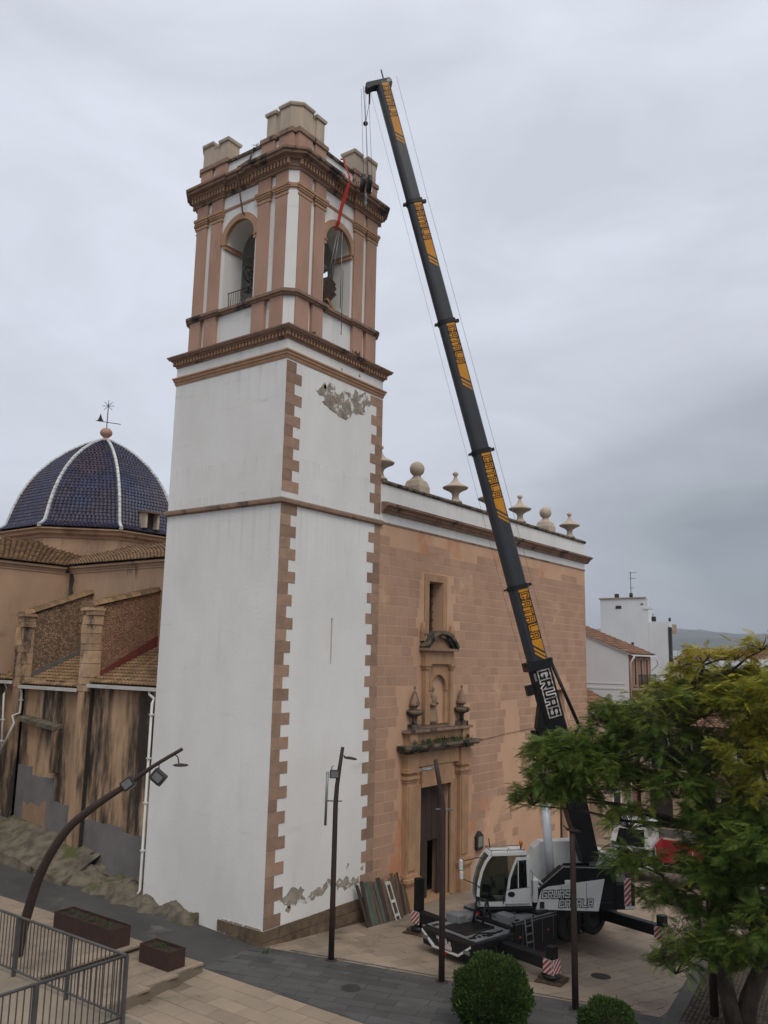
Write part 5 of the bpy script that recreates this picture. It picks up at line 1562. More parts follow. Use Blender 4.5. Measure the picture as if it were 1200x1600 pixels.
# lettering: strokes on a grid
GL = {'G': [[(4, 5.2), (4, 6), (0, 6), (0, 0), (4, 0), (4, 2.8), (2.2, 2.8)]], 'R': [[(0, 0), (0, 6), (4, 6), (4, 3), (0, 3)], [(2.0, 3), (4, 0)]],
      'U': [[(0, 6), (0, 0), (4, 0), (4, 6)]], 'A': [[(0, 0), (0, 6), (4, 6), (4, 0)], [(0, 2.6), (4, 2.6)]], 'S': [[(4, 5.2), (4, 6), (0, 6), (0, 3), (4, 3), (4, 0), (0, 0), (0, 0.8)]],
      'C': [[(4, 4.8), (4, 6), (0, 6), (0, 0), (4, 0), (4, 1.2)]], 'T': [[(0, 6), (4, 6)], [(2, 6), (2, 0)]], 'L': [[(0, 6), (0, 0), (4, 0)]]}
def lettering(mb, text, P, h, sw, d0, d1, slant=0.0, pitch=5.9):
    """P(u,v,d): text plane; strokes of width sw, depth d0..d1; u along the line, v up, in metres"""
    k = h / 6
    for i, ch in enumerate(text):
        for st in GL.get(ch, []):
            for (a, b) in zip(st, st[1:]):
                ax_, ay_ = (a[0] + i * pitch) * k + a[1] * k * slant, a[1] * k
                bx_, by_ = (b[0] + i * pitch) * k + b[1] * k * slant, b[1] * k
                L_ = math.hypot(bx_ - ax_, by_ - ay_); dx, dy = (bx_ - ax_) / L_, (by_ - ay_) / L_
                e = sw / 2
                ax_, ay_, bx_, by_ = ax_ - dx * e, ay_ - dy * e, bx_ + dx * e, by_ + dy * e
                q = [(ax_ + dy * e, ay_ - dx * e), (bx_ + dy * e, by_ - dx * e), (bx_ - dy * e, by_ + dx * e), (ax_ - dy * e, ay_ + dx * e)]
                mb.hexa([P(u, v, d0) for u, v in q] + [P(u, v, d1) for u, v in q])
    return mb
cpart('bumper_lettering', 'c_signwhite', lambda m: (lettering(m, 'GRUAS', lambda u, v, d: (4.252 + v * 0.0 + d, -0.45 + u, 0.76 + v), 0.1, 0.025, 0, 0.02), lettering(m, 'CATALA', lambda u, v, d: (4.24 + d, -0.35 + u, 0.665 + v), 0.1, 0.025, 0, 0.03)))
# body behind the deck
cpart('side_body', 'c_black', lambda m: (rbox(m, -0.15, 2.2, 0.55, 1.27, 0.22, 1.28), rbox(m, -0.15, 2.2, -1.27, -0.55, 0.22, 1.28), rbox(m, -1.9, -0.15, 0.55, 1.24, 1.0, 1.28), rbox(m, -1.9, -0.15, -1.24, -0.55, 1.0, 1.28), rbox(m, 1.2, 2.4, -1.2, 1.2, 0.7, 1.2)))
cpart('side_deck_plate', 'c_deck', lambda m: (m.box(-0.1, 2.15, 0.6, 1.26, 1.28, 1.31), m.box(-0.1, 2.15, -1.26, -.6, 1.28, 1.31), m.hexa([(2.2, -1.2, 1.0), (2.5, -1.2, 1.0), (2.5, 1.2, 1.0), (2.2, 1.2, 1.0), (2.16, -1.2, 1.22), (2.22, -1.2, 1.22), (2.22, 1.2, 1.22), (2.16, 1.2, 1.22)])))
def frame_stand(m):
    for y in (-0.2, 0.25):
        m.tube((2.75, y, 1.0), (2.55, y + 0.02, 1.85), 0.04); m.tube((2.25, y, 1.0), (2.5, y + 0.02, 1.85), 0.04); m.tube((2.65, y, 1.4), (2.4, y, 1.4), 0.025)
    m.tube((2.52, -0.25, 1.85), (2.52, 0.3, 1.85), 0.05)
    m.tube((2.6, -0.2, 1.5), (2.6, 0.25, 1.5), 0.03)
cpart('boom_rest', 'c_black', frame_stand)
cpart('hose_reel', 'c_red', lambda m: (m.tube((2.2, -0.55, 1.15), (2.2, -0.3, 1.15), 0.13, n=12), m.box(2.1, 2.3, -0.6, -0.3, 1.0, 1.08)))
cpart('winch_box', 'c_deck', lambda m: (rbox(m, 1.9, 2.9, -1.15, -0.35, 1.0, 1.22), rbox(m, 1.2, 2.1, -0.5, 0.5, 1.2, 1.35)))
def ladder(m, x, y, z0, z1, w, lean):
    for s in (0, w): m.tube((x + s, y + lean, z0), (x + s, y, z1), 0.022, n=6)
    n = int((z1 - z0) / 0.26)
    for i in range(n + 1):
        z = z0 + 0.05 + i * (z1 - z0 - 0.1) / n
        yy = y + lean * (z1 - z) / (z1 - z0)
        m.box(x, x + w, yy - .03, yy + .03, z - .015, z + .015)
cpart('ladder', 'steel', lambda m: ladder(m, 1.35, 1.32, 0.28, 1.42, 0.36, 0.12))
cpart('ladder', 'c_black', lambda m: ladder(m, -1.55, 1.32, 0.35, 1.5, 0.34, 0.1))
# wheels
for (x, rr) in ((3.4, 0.44), (-0.95, 0.68), (-2.45, 0.70)):
    for s in (-1, 1):
        cz_ = 0.08 + rr
        mb = MB(MC)
        prf = [(rr * 0.62, -0.2), (rr * 0.9, -0.22), (rr, -0.15), (rr, 0.15), (rr * 0.9, 0.22), (rr * 0.62, 0.2)]
        n = 28; v = []; f = []
        for (r_, yy) in prf:
            for k in range(n):
                a = 2 * math.pi * k / n
                v.append((x + r_ * math.cos(a), s * 1.04 + yy, cz_ + r_ * math.sin(a)))
        for i in range(len(prf) - 1):
            for k in range(n): f.append((i * n + k, i * n + (k + 1) % n, (i + 1) * n + (k + 1) % n, (i + 1) * n + k))
        mb.add(v, f, True)
        wh = mb.build('wheel', 'tyre', crane)
        rm = MB(MC)
        for (r_, y0, y1) in ((rr * 0.62, -0.16, 0.16), (rr * 0.3, 0.12, 0.2), (rr * .3, -.2, -.12)):
            vv_ = [(x + r_ * math.cos(2 * math.pi * k / 18), s * 1.04 + yy, cz_ + r_ * math.sin(2 * math.pi * k / 18)) for yy in (y0, y1) for k in range(18)]
            rm.add(vv_, [(k, (k + 1) % 18, 18 + (k + 1) % 18, 18 + k) for k in range(18)] + [tuple(range(18)), tuple(range(35, 17, -1))])
        rm.build('rim', 'c_black', wh)
cpart('rear_mudguard', 'c_black', lambda m: [rbox(m, -3.2, -0.4, s * 0.8 - (0.0 if s > 0 else 0.48), s * 0.8 + (0.48 if s > 0 else 0.0), 1.34, 1.40, .02) for s in (-1, 1)] + [m.box(-3.15, -3.1, s * 0.8 - (0 if s > 0 else .45), s * .8 + (.45 if s > 0 else 0), .5, 1.34) for s in (-1, 1)])
# outriggers: beam, jack, warning board; pads stand on the plaza
def striped(name, parent, P, w, h, n=5):
    """red and white diagonal board; P(u,v,d)"""
    b = MB(); b.hexa([P(0, 0, 0), P(w, 0, 0), P(w, 0, -.015), P(0, 0, -.015), P(0, h, 0), P(w, h, 0), P(w, h, -.015), P(0, h, -.015)])
    o = b.build(name, 'c_signwhite', parent)
    s_ = MB()
    st = (w + h) / n
    for i in range(n):
        u0 = -h + i * st
        pts = [(u0, 0), (u0 + st / 2, 0), (u0 + st / 2 + h, h), (u0 + h, h)]
        # clip to board
        out_ = []
        for (lim, ax__, sg) in ((0, 0, 1), (w, 0, -1)):
            src = out_ or pts; res = []
            for k in range(len(src)):
                a, b_ = src[k - 1], src[k]
                ia, ib = sg * (a[0] - lim) >= 0, sg * (b_[0] - lim) >= 0
                if ia != ib:
                    t = (lim - a[0]) / (b_[0] - a[0]); res.append((lim, a[1] + t * (b_[1] - a[1])))
                if ib: res.append(b_)
            out_ = res
            if not out_: break
        if len(out_) >= 3:
            s_.add([P(u, v, 0.004) for u, v in out_], [tuple(range(len(out_)))])
    if s_.v: s_.build('red_stripes', 'c_red', o)
    return o
PADS = []
for (x, s, reach, zb) in ((2.72, 1, 3.35, 0.62), (2.72, -1, 3.1, 0.62), (-3.0, 1, 3.75, 0.72), (-3.0, -1, 3.2, 0.72)):
    w = MC @ Vector((x, s * reach, 0)); gzv = gz(w.x, w.y) - CZ
    ya, yb = sorted((s * 0.9, s * (reach - 0.05)))
    cpart('outrigger_beam', 'c_black', lambda m: (rbox(m, x - 0.17, x + 0.17, ya, yb, zb - 0.17, zb + 0.2, .03),))
    cpart('outrigger_housing', 'c_black', lambda m: rbox(m, x - 0.24, x + 0.24, -1.28, 1.28, zb - 0.24, zb + 0.28, .03))
    top = zb + (1.35 if (x > 0 and s < 0) else 0.55)
    cpart('jack', 'c_black', lambda m: (m.box(x - 0.14, x + 0.14, s * reach - 0.14, s * reach + 0.14, zb - 0.3, top),))
    cpart('jack_rod', 'cyl', lambda m: m.tube((x, s * reach, gzv + 0.28), (x, s * reach, zb - 0.28), 0.06, n=10))
    cpart('jack_foot', 'c_black', lambda m: m.lathe([(0.30, 0), (0.30, 0.05), (0.14, 0.14), (0.1, 0.2)], (x, s * reach, gzv + 0.14), 14))
    cpart('lock_handle', 'rust', lambda m: m.path([(x - .3, s * reach - .1, zb - .36), (x - .3, s * reach - .1, zb - .3), (x + .2, s * reach + .1, zb - .3)], 0.02, 6))
    # board on the end
    if s > 0:
        striped('warning_board', crane, lambda u, v, d, x=x, r=reach, z=zb: tuple(MC @ Vector((x + 0.22 - u, r + 0.17 + d, z - 0.26 + v))), 0.44, 0.44)
    striped('warning_board', crane, lambda u, v, d, x=x, r=reach, z=zb, s=s: tuple(MC @ Vector((x + 0.19 + d, s * r - 0.22 + u, z - 0.26 + v))), 0.44, 0.44)
    PADS.append((x, s * reach, gzv))
# superstructure ----------------------------------------------------
def spart(name, mat_, fn, parent=None):
    return cpart(name, mat_, fn, parent, MS)
spart('turntable', 'c_black', lambda m: (m.lathe([(0.85, 1.05), (0.85, 1.35), (0.8, 1.38)], (0, 0, 0), 28), rbox(m, -3.0, 1.0, -0.55, 0.55, 1.36, 1.7)))
spart('slewing_platform', 'c_black', lambda m: (rbox(m, -3.1, 0.1, -1.2, 1.1, 1.36, 1.62), rbox(m, 0.1, 2.15, 0.3, 1.15, 1.36, 1.52)))
# cab: white frame, big dark windows, door
CY0, CY1 = 0.32, 1.18
cab_out = [(0.22, 1.55), (2.2, 1.55), (2.26, 1.9), (2.24, 2.3), (2.12, 2.75), (1.95, 3.1), (1.72, 3.36), (0.42, 3.40), (0.28, 3.3)]
def cab_frame(m):
    m.prism([(0.22, 1.55), (2.2, 1.55), (2.22, 1.68), (0.22, 1.72)], 'y', CY0, CY1)                       # sill
    m.prism([(0.28, 3.30), (1.80, 3.27), (1.70, 3.37), (0.42, 3.41)], 'y', CY0, CY1)                       # roof
    for (ya, yb) in ((CY1 - 0.07, CY1), (CY0, CY0 + 0.07)):
        fr_o = cab_out[1:8]; 
        for (a, b) in zip(fr_o, fr_o[1:]):                                                               # front pillar
            if a[1] >= 3.36: break
            cx, cz = 1.0, 2.4
            ia = (a[0] + (cx - a[0]) * 0.075, a[1] + (cz - a[1]) * 0.06); ib = (b[0] + (cx - b[0]) * 0.075, b[1] + (cz - b[1]) * 0.06)
            m.prism([a, b, ib, ia], 'y', ya, yb)
        m.prism([(0.22, 1.7), (0.36, 1.7), (0.40, 3.3), (0.28, 3.3)], 'y', ya, yb)                          # rear pillar
    m.prism([(0.20, 1.6), (0.26, 1.6), (0.32, 3.3), (0.28, 3.3)], 'y', CY0 + 0.07, CY1 - 0.07)              # back wall
    m.prism([(0.2, 1.55), (1.0, 1.55), (1.0, 2.3), (0.28, 2.3)], 'y', CY0, CY0 + 0.03)
spart('cab_body', 'c_white', cab_frame)
def cab_roof(m):
    for y in (CY0 + .05, CY1 - .08): m.tube((0.45, y, 3.47), (1.75, y, 3.45), 0.018, n=6)
    for x in (0.5, 1.1, 1.7): m.tube((x, CY0 + .05, 3.40), (x, CY0 + .05, 3.47), 0.015, n=5); m.tube((x, CY1 - .08, 3.38), (x, CY1 - .08, 3.47), 0.015, n=5)
    m.tube((1.75, CY0 + .05, 3.45), (1.75, CY1 - .08, 3.45), 0.018, n=6)
spart('roof_rack', 'steel', cab_roof)
spart('roof_hatch', 'c_white', lambda m: rbox(m, 0.45, 0.95, 0.5, 1.0, 3.40, 3.46, .02))
spart('cab_glass', 'cab_glass', lambda m: (m.prism([(1.02, 1.72), (2.12, 1.72), (2.17, 1.95), (2.12, 2.35), (2.02, 2.72), (1.86, 3.05), (1.70, 3.24), (1.12, 3.27)], 'y', CY1 - 0.045, CY1 - 0.03),
                                           m.prism([(1.02, 1.72), (2.12, 1.72), (2.17, 1.95), (2.12, 2.35), (2.02, 2.72), (1.86, 3.05), (1.70, 3.24), (0.4, 3.28), (0.4, 1.75)], 'y', CY0 + 0.03, CY0 + 0.045)))
def screen(m):
    o = cab_out[1:7]
    for (a, b) in zip(o, o[1:]):
        m.quad((a[0] - .02, CY0 + .07, a[1]), (b[0] - .02, CY0 + .07, b[1]), (b[0] - .02, CY1 - .07, b[1]), (a[0] - .02, CY1 - .07, a[1]))
spart('windscreen', 'cab_glass', screen)
door_o = [(0.30, 1.62), (1.22, 1.62), (1.20, 1.95), (1.10, 2.5), (0.93, 2.95), (0.80, 3.22), (0.36, 3.24)]
win_o = [(0.40, 2.2), (1.06, 2.12), (1.02, 2.5), (0.87, 2.9), (0.76, 3.12), (0.43, 3.14)]
def door(m):
    y0, y1 = CY1, CY1 + 0.05
    m.prism([(0.30, 1.62), (1.22, 1.62), (1.20, 1.95), (1.16, 2.12), (0.30, 2.2)], 'y', y0, y1)
    m.prism([(0.30, 2.2), (0.40, 2.2), (0.43, 3.14), (0.36, 3.24)], 'y', y0, y1)
    m.prism([(0.36, 3.24), (0.43, 3.14), (0.76, 3.12), (0.80, 3.22)], 'y', y0, y1)
    o = [(1.16, 2.12), (1.10, 2.5), (0.93, 2.95), (0.80, 3.22)]; i_ = [(1.06, 2.13), (1.02, 2.5), (0.87, 2.9), (0.76, 3.12)]
    for k in range(3): m.prism([o[k], o[k + 1], i_[k + 1], i_[k]], 'y', y0, y1)
dr = spart('cab_door', 'c_white', door)
spart('door_window', 'cab_glass', lambda m: m.prism(win_o, 'y', CY1 + 0.01, CY1 + 0.03), dr)
spart('window_rail', 'c_white', lambda m: m.box(0.72, 0.75, CY1 + 0.03, CY1 + .045, 2.18, 3.1), dr)
spart('door_handle', 'c_black', lambda m: m.prism([(1.0 + 0.13 * math.cos(a_), 1.97 + 0.09 * math.sin(a_)) for a_ in [2 * math.pi * k / 14 for k in range(14)]], 'y', CY1 + .045, CY1 + .07), dr)
def seat(m):
    rbox(m, 0.45, 1.0, 0.5, 1.0, 1.7, 1.95); rbox(m, 0.4, 0.56, 0.5, 1.0, 1.9, 2.7); rbox(m, .42, .54, .6, .9, 2.7, 2.95)
    rbox(m, 1.5, 2.0, 0.5, 1.0, 1.68, 1.78)
    m.tube((1.75, .75, 1.75), (1.55, .75, 2.25), 0.04); 
    for k in range(14):
        a_, b_ = 2 * math.pi * k / 14, 2 * math.pi * (k + 1) / 14
        f_ = lambda t: (1.55 + 0.07 * math.sin(t), .75 + .2 * math.cos(t), 2.27 + .19 * math.sin(t))
        m.tube(f_(a_), f_(b_), 0.018, n=5)
    rbox(m, 1.75, 2.0, .85, 1.05, 2.0, 2.25, .02)
spart('driver_seat', 'c_black', seat)
for (py, pz, sz) in ((1.42, 3.05, 0.17), (1.5, 2.72, 0.13)):
    spart('mirror', 'c_white', lambda m: rbox(m, 2.85, 2.96, py - sz * .8, py + sz * .6, pz - sz, pz + sz, .03))
def arms(m):
    m.path([(1.9, CY1, 3.2), (2.3, 1.3, 3.25), (2.9, 1.42, 3.15), (2.9, 1.5, 2.6), (2.35, 1.3, 2.35), (2.15, CY1, 2.2)], 0.018, 6)
spart('mirror_arm', 'c_black', arms)
spart('antenna', 'c_black', lambda m: (m.tube((1.6, .5, 3.4), (1.65, .5, 3.75), 0.02, n=5), m.tube((0.55, 0.95, 3.4), (0.55, .95, 3.6), 0.03, n=6)))
spart('beacon', 'orange_lamp', lambda m: (m.lathe([(.07, 0), (.07, .12), (.03, .16)], (0.55, 0.95, 3.6), 10),))
# side panel with the firm's name
PYL = 1.16
pan = [(0.06, 1.42), (-2.30, 1.32), (-2.56, 2.42), (-0.42, 2.18), (-0.16, 2.06)]
pn = spart('side_panel', 'c_white', lambda m: m.prism(pan, 'y', PYL - 0.06, PYL))
TP = lambda x0, z0: (lambda u, v, d: tuple(MS @ Vector((x0 - u, PYL + d, z0 + v))))
lt = MB(); lettering(lt, 'GRUAS', TP(-0.18, 1.82), 0.22, 0.095, 0.0, 0.008, 0.12); lettering(lt, 'CATALA', TP(-0.82, 1.50), 0.22, 0.095, 0.0, 0.008, 0.12); lt.build('panel_lettering', 'c_black', pn)
lt = MB(); lettering(lt, 'GRUAS', TP(-0.18, 1.82), 0.22, 0.042, 0.008, 0.013, 0.12); lettering(lt, 'CATALA', TP(-0.82, 1.50), 0.22, 0.042, 0.008, 0.013, 0.12); lt.build('panel_letter_fill', 'c_white', pn)
spart('panel_seam', 'c_black', lambda m: (m.box(-0.92, -0.905, PYL, PYL + .004, 1.4, 2.2), m.box(-1.86, -1.845, PYL, PYL + .004, 1.36, 2.3)), pn)
spart('panel_latch', 'rust', lambda m: m.box(-0.25, -0.08, PYL, PYL + .01, 1.45, 1.68), pn)
spart('inner_frame', 'c_black', lambda m: (m.prism([(0.0, 1.6), (-2.9, 1.6), (-3.1, 2.75), (-1.0, 2.82), (-0.1, 2.1)], 'y', 0.62, 1.08), m.prism([(0.0, 1.6), (-2.9, 1.6), (-3.1, 2.6), (-1.6, 2.6), (-1.1, 1.9)], 'y', -0.65, -0.5),
                                          m.prism([(0.0, 1.6), (-2.9, 1.6), (-3.1, 2.6), (-1.6, 2.6), (-1.1, 1.9)], 'y', 0.45, 0.62)))
spart('frame_edge', 'c_deck', lambda m: (m.path([(-0.05, 1.1, 2.12), (-1.0, 1.1, 2.85), (-3.05, 1.1, 2.78)], 0.025, 6),))
spart('work_lamp', 'c_white', lambda m: rbox(m, -1.35, -1.05, 1.08, 1.2, 2.22, 2.4, .02))
spart('hydraulic_valves', 'c_white', lambda m: (rbox(m, -0.05, 0.18, 0.75, 1.12, 1.65, 2.45, .05), m.tube((0.05, 1.0, 2.3), (-0.35, 1.05, 1.9), 0.05), m.tube((0.1, 0.9, 2.5), (-0.3, 1.0, 2.2), 0.04)))
# engine hood on the far side, rounded
hood = [(-0.35, 1.6), (-0.25, 2.6), (-0.45, 3.15), (-0.7, 3.38), (-2.3, 3.42), (-2.9, 3.3), (-3.25, 2.95), (-3.4, 2.3), (-3.4, 1.6)]
spart('engine_hood', 'c_white', lambda m: (m.prism(hood, 'y', -1.2, -0.62),))
spart('hood_grille', 'c_black', lambda m: m.box(-2.4, -1.2, -0.63, -0.6, 1.9, 2.4))
spart('counterweight', 'c_black', lambda m: (rbox(m, -3.75, -2.95, -1.22, 1.16, 1.36, 2.3, .08),))
spart('rear_cover', 'c_white', lambda m: m.prism([(-2.6, 2.5), (-3.5, 2.3), (-3.45, 2.75), (-3.2, 3.1), (-2.8, 3.2)], 'y', -1.18, 0.35))
striped('rear_warning_board', crane, lambda u, v, d: tuple(MS @ Vector((-3.3 - u, 1.17 + d, 1.5 + v))), 0.26, 0.95, 6)
spart('rear_plate', 'c_white', lambda m: m.box(-3.72, -3.32, 1.16, 1.18, 1.38, 1.48))
spart('rear_lamp', 'orange_lamp', lambda m: m.lathe([(.08, 0), (.08, .14), (.03, .18)], (-3.1, .9, 2.82), 10))
spart('rear_bracket', 'steel', lambda m: (m.box(-3.3, -2.95, 0.7, 1.1, 2.7, 2.76), m.box(-3.35, -3.2, .95, 1.12, 2.45, 2.75)))
# boom ---------------------------------------------------------------
EL = R(74.8)
BP = Vector((-2.40, -0.1, 3.18 - CZ))      # pivot
ba = Vector((math.cos(EL), 0, math.sin(EL)))                  # along the boom
bn = Vector((-math.sin(EL), 0, math.cos(EL)))                 # upper side of the boom
by = Vector((0, 1, 0))
def BMx(): return MS @ Matrix(((ba.x, by.x, bn.x, BP.x), (ba.y, by.y, bn.y, BP.y), (ba.z, by.z, bn.z, BP.z), (0, 0, 0, 1)))
MBm = BMx()                                # boom frame: x along, y left side, z upper side
def bpart(name, mat_, fn, parent=None): return cpart(name, mat_, fn, parent, MBm)
def section(m, t0, t1, h, w):
    """box with a rounded belly"""
    pts = [(-w / 2, h / 2 - .05), (-w / 2 + .05, h / 2), (w / 2 - .05, h / 2), (w / 2, h / 2 - .05), (w / 2, -h * 0.12)]
    for i in range(1, 8):
        a_ = math.pi * i / 8
        pts.append((w / 2 * math.cos(a_), -h * 0.12 - h * 0.38 * math.sin(a_)))
    pts.append((-w / 2, -h * .12))
    v = [(t0, p[0], p[1]) for p in pts] + [(t1, p[0], p[1]) for p in pts]
    n = len(pts)
    m.add(v, [tuple(range(n)), tuple(range(2 * n - 1, n - 1, -1))] + [(i, i + n, (i + 1) % n + n, (i + 1) % n) for i in range(n)])
TS = [7.35, 10.42, 16.12, 21.8, 27.3, 33.0]
HSZ = [0.86, 0.78, 0.735, 0.69, 0.65, 0.61]
bs = bpart('boom_base_section', 'c_black', lambda m: (section(m, 2.0, TS[0], HSZ[0], 0.66), m.hexa([(-0.3, -0.3, -0.35), (-0.3, .3, -.35), (2.1, .32, -.45), (2.1, -.32, -.45), (-0.3, -0.3, 0.3), (-0.3, .3, .3), (2.1, .32, .42), (2.1, -.32, .42)]),
                                                      m.prism([(3.2, -0.35), (4.2, -0.72), (5.0, -0.72), (5.8, -0.38)], 'y', -0.2, 0.2)))
for i in range(1, 6):
    h = HSZ[i]; w = h * 0.74
    sec = bpart('boom_section', 'c_grey', lambda m: section(m, TS[i - 1] - 0.3, TS[i], h, w))
    bpart('boom_collar', 'c_black', lambda m: (section(m, TS[i - 1] - 0.1, TS[i - 1] + 0.08, HSZ[i - 1] + .06, HSZ[i - 1] * 0.74 + .06), m.box(TS[i - 1] - .06, TS[i - 1] + .06, -.08, .08, HSZ[i - 1] / 2, HSZ[i - 1] / 2 + .22), m.box(TS[i - 1] - .05, TS[i - 1] + .03, -.1, .1, -HSZ[i - 1] / 2 - .14, -HSZ[i - 1] / 2)))
    top = TS[i] - 0.12
    ln = min(2.9, (TS[i] - TS[i - 1]) * 0.9)
    sw = h * 0.50
    z1 = h / 2 - 0.06; z0 = z1 - sw
    def stripe(m, y=w / 2):
        m.hexa([(top - ln * 0.8, y, z0), (top, y, z0), (top, y, z1), (top - ln * 0.8 - sw * 0.9, y, z1), (top - ln * .8, y + .005, z0), (top, y + .005, z0), (top, y + .005, z1), (top - ln * .8 - sw * .9, y + .005, z1)])
        for k in range(2):
            o = top - ln * 0.8 - 0.10 - k * 0.17
            m.hexa([(o - .1, y, z0), (o, y, z0), (o - sw * .9, y, z1), (o - .1 - sw * .9, y, z1), (o - .1, y + .005, z0), (o, y + .005, z0), (o - sw * .9, y + .005, z1), (o - .1 - sw * .9, y + .005, z1)])
    sp_ = bpart('boom_stripe', 'c_orange', stripe, sec)
    hh = sw * 0.80
    LP = lambda u, v, d, top=top, y=w / 2, z0=z0, sw=sw, hh=hh: tuple(MBm @ Vector((top - 0.16 - u, y + .005 + d, z0 + (sw - hh) / 2 + v)))
    lt = MB(); lettering(lt, 'CATALA', LP, hh, hh * 0.34, 0.0, 0.006, 0, 6.2); lt.build('boom_lettering', 'c_black', sp_)
    lt = MB(); lettering(lt, 'CATALA', LP, hh, hh * 0.13, 0.006, 0.010, 0, 6.2); lt.build('boom_letter_fill', 'c_orange', sp_)
GP = lambda u, v, d: tuple(MBm @ Vector((TS[0] - 0.36 - u, 0.33 + d, -0.12 + v)))
lt = MB(); lettering(lt, 'GRUAS', GP, 0.36, 0.17, 0.0, 0.008, 0, 6.1); lt.build('base_lettering', 'c_signwhite', bs)
lt = MB(); lettering(lt, 'GRUAS', GP, 0.36, 0.075, 0.008, 0.013, 0, 6.1); lt.build('base_letter_fill', 'c_black', bs)
bpart('base_fittings', 'c_black', lambda m: (m.box(TS[0] - .25, TS[0] + .1, -.38, .38, -.52, .5), m.box(6.2, 6.6, -.12, .12, -.72, -.42), m.tube((4.9, 0, -.42), (4.75, 0, -.85), .07), m.box(4.6, 4.9, -.1, .1, -.95, -.82), m.hexa([(4.2, -.2, .4), (4.2, .2, .4), (7.3, .2, .5), (7.3, -.2, .5), (4.2, -.2, .95), (4.2, .2, .95), (7.4, .2, .62), (7.4, -.2, .62)]) if False else m.tube((7.3, .2, .5), (4.6, .25, .92), .07), m.tube((4.6, .25, .92), (4.2, .25, .5), .06)))
bpart('hose_guide', 'steel', lambda m: (m.box(4.5, 4.75, .2, .3, .85, 1.05), m.box(6.7, 7.0, .335, .35, -.36, -.28)))
def head(m):
    m.prism([(32.74, -0.72), (32.92, -0.78), (33.04, -0.64), (33.08, -0.2), (33.12, 0.34), (33.0, 0.42), (32.8, 0.3), (32.85, -0.4)], 'y', -0.22, -0.17)
    m.prism([(32.74, -0.72), (32.92, -0.78), (33.04, -0.64), (33.08, -0.2), (33.12, 0.34), (33.0, 0.42), (32.8, 0.3), (32.85, -0.4)], 'y', 0.17, 0.22)
    m.box(32.87, 33.05, -0.17, 0.17, -0.4, 0.26)
bh = bpart('boom_head', 'c_black', head)
for z_ in (-0.6, 0.28):
    sh_ = MB(MBm)
    vv_ = [(32.93 + 0.16 * math.cos(2 * math.pi * k / 18), yy, z_ + .16 * math.sin(2 * math.pi * k / 18)) for yy in (-.16, .16) for k in range(18)]
    sh_.add(vv_, [(k, (k + 1) % 18, 18 + (k + 1) % 18, 18 + k) for k in range(18)] + [tuple(range(18)), tuple(range(35, 17, -1))])
    sh_.build('sheave', 'rust' if z_ < 0 else 'c_black', bh)
bpart('head_plate', 'plank_white', lambda m: m.box(32.9, 33.05, 0.222, 0.235, 0.2, 0.36), bh)
bpart('head_pin', 'c_black', lambda m: m.tube((33.2, 0.1, 0.1), (33.6, .1, .1), 0.03, n=6), bh)
# luffing cylinder
cyl0 = Vector((-0.95, -0.1, 1.5)); cyl1 = BP + ba * 4.55 + bn * -0.62
spart('cylinder_barrel', 'cyl', lambda m: m.tube(tuple(cyl0), tuple(cyl0.lerp(cyl1, 0.62)), 0.17, n=16))
spart('cylinder_rod', 'steel', lambda m: m.tube(tuple(cyl0.lerp(cyl1, 0.6)), tuple(cyl1), 0.12, n=14))
# ropes
HK = Vector((3.2, -1.12, 30.1))            # hook block
rps = MB()
tipw = MBm @ Vector((32.95, 0, -0.78))
for (dx, dy) in ((-0.12, -.1), (0.14, .1), (-.12, .1), (.14, -.1)):
    rps.tube((HK.x + dx * 1.3 + 0.1, HK.y + dy, 30.55), (tipw.x + dx, tipw.y + dy, tipw.z - 0.1), 0.010, n=5)
rps.build('hoist_rope', 'steel', crane)
aw = MB()
wt = Vector((tipw.x + 0.12, tipw.y, 33.1))
aw.tube((tipw.x - 0.1, tipw.y, tipw.z), tuple(wt), 0.012, n=5); aw.tube((tipw.x + 0.35, tipw.y, tipw.z - .5), tuple(wt), 0.012, n=5)
aw.ball(tuple(wt), 0.11, 10)
aw.tube((tipw.x + 0.35, tipw.y, tipw.z + .1), (tipw.x + 0.35, tipw.y, tipw.z - .6), 0.04, n=6)
aw.build('switch_weight', 'c_black', crane)
wr = MB(MBm)
wr.path([(33.2, 0.1, 0.7), (27.3, .1, .62), (21.8, .1, .64), (16.1, .1, .64), (10.4, .1, .64), (7.3, .1, .62), (2, .1, .5)], 0.008, 5)
wr.path([(32.8, 0.05, -0.6), (7.3, .05, -.62)], 0.006, 5)
wr.build('boom_cable', 'steel', crane)
hb_ = thing('hook_block', 'black hook block with striped cheek hanging in front of the tower parapet', 'hook block', (HK.x, HK.y, 29.7))
q = MB(); mrot = Matrix.Translation(HK) @ Matrix.Rotation(R(50), 4, 'Z'); q.m = mrot
for yy in (-0.2, 0.08):
    vv_ = [(0.36 * math.cos(2 * math.pi * k / 22), yy + t, 0.1 + .4 * math.sin(2 * math.pi * k / 22)) for t in (0, .12) for k in range(22)]
    q.add(vv_, [(k, (k + 1) % 22, 22 + (k + 1) % 22, 22 + k) for k in range(22)] + [tuple(range(22)), tuple(range(43, 21, -1))])
q.build('sheave_cheek', 'c_black', hb_)
q = MB(mrot); q.box(-0.14, 0.14, -0.24, -0.2, -0.32, 0.3); q.build('side_plate', 'c_signwhite', hb_)
q = MB(mrot)
for i in range(3): q.hexa([(-.14, -.247, -.3 + i * .2), (.14, -.247, -.2 + i * .2), (.14, -.24, -.2 + i * .2), (-.14, -.24, -.3 + i * .2), (-.14, -.247, -.2 + i * .2), (.14, -.247, -.1 + i * .2), (.14, -.24, -.1 + i * .2), (-.14, -.24, -.2 + i * .2)])
q.build('stripes', 'c_red', hb_)
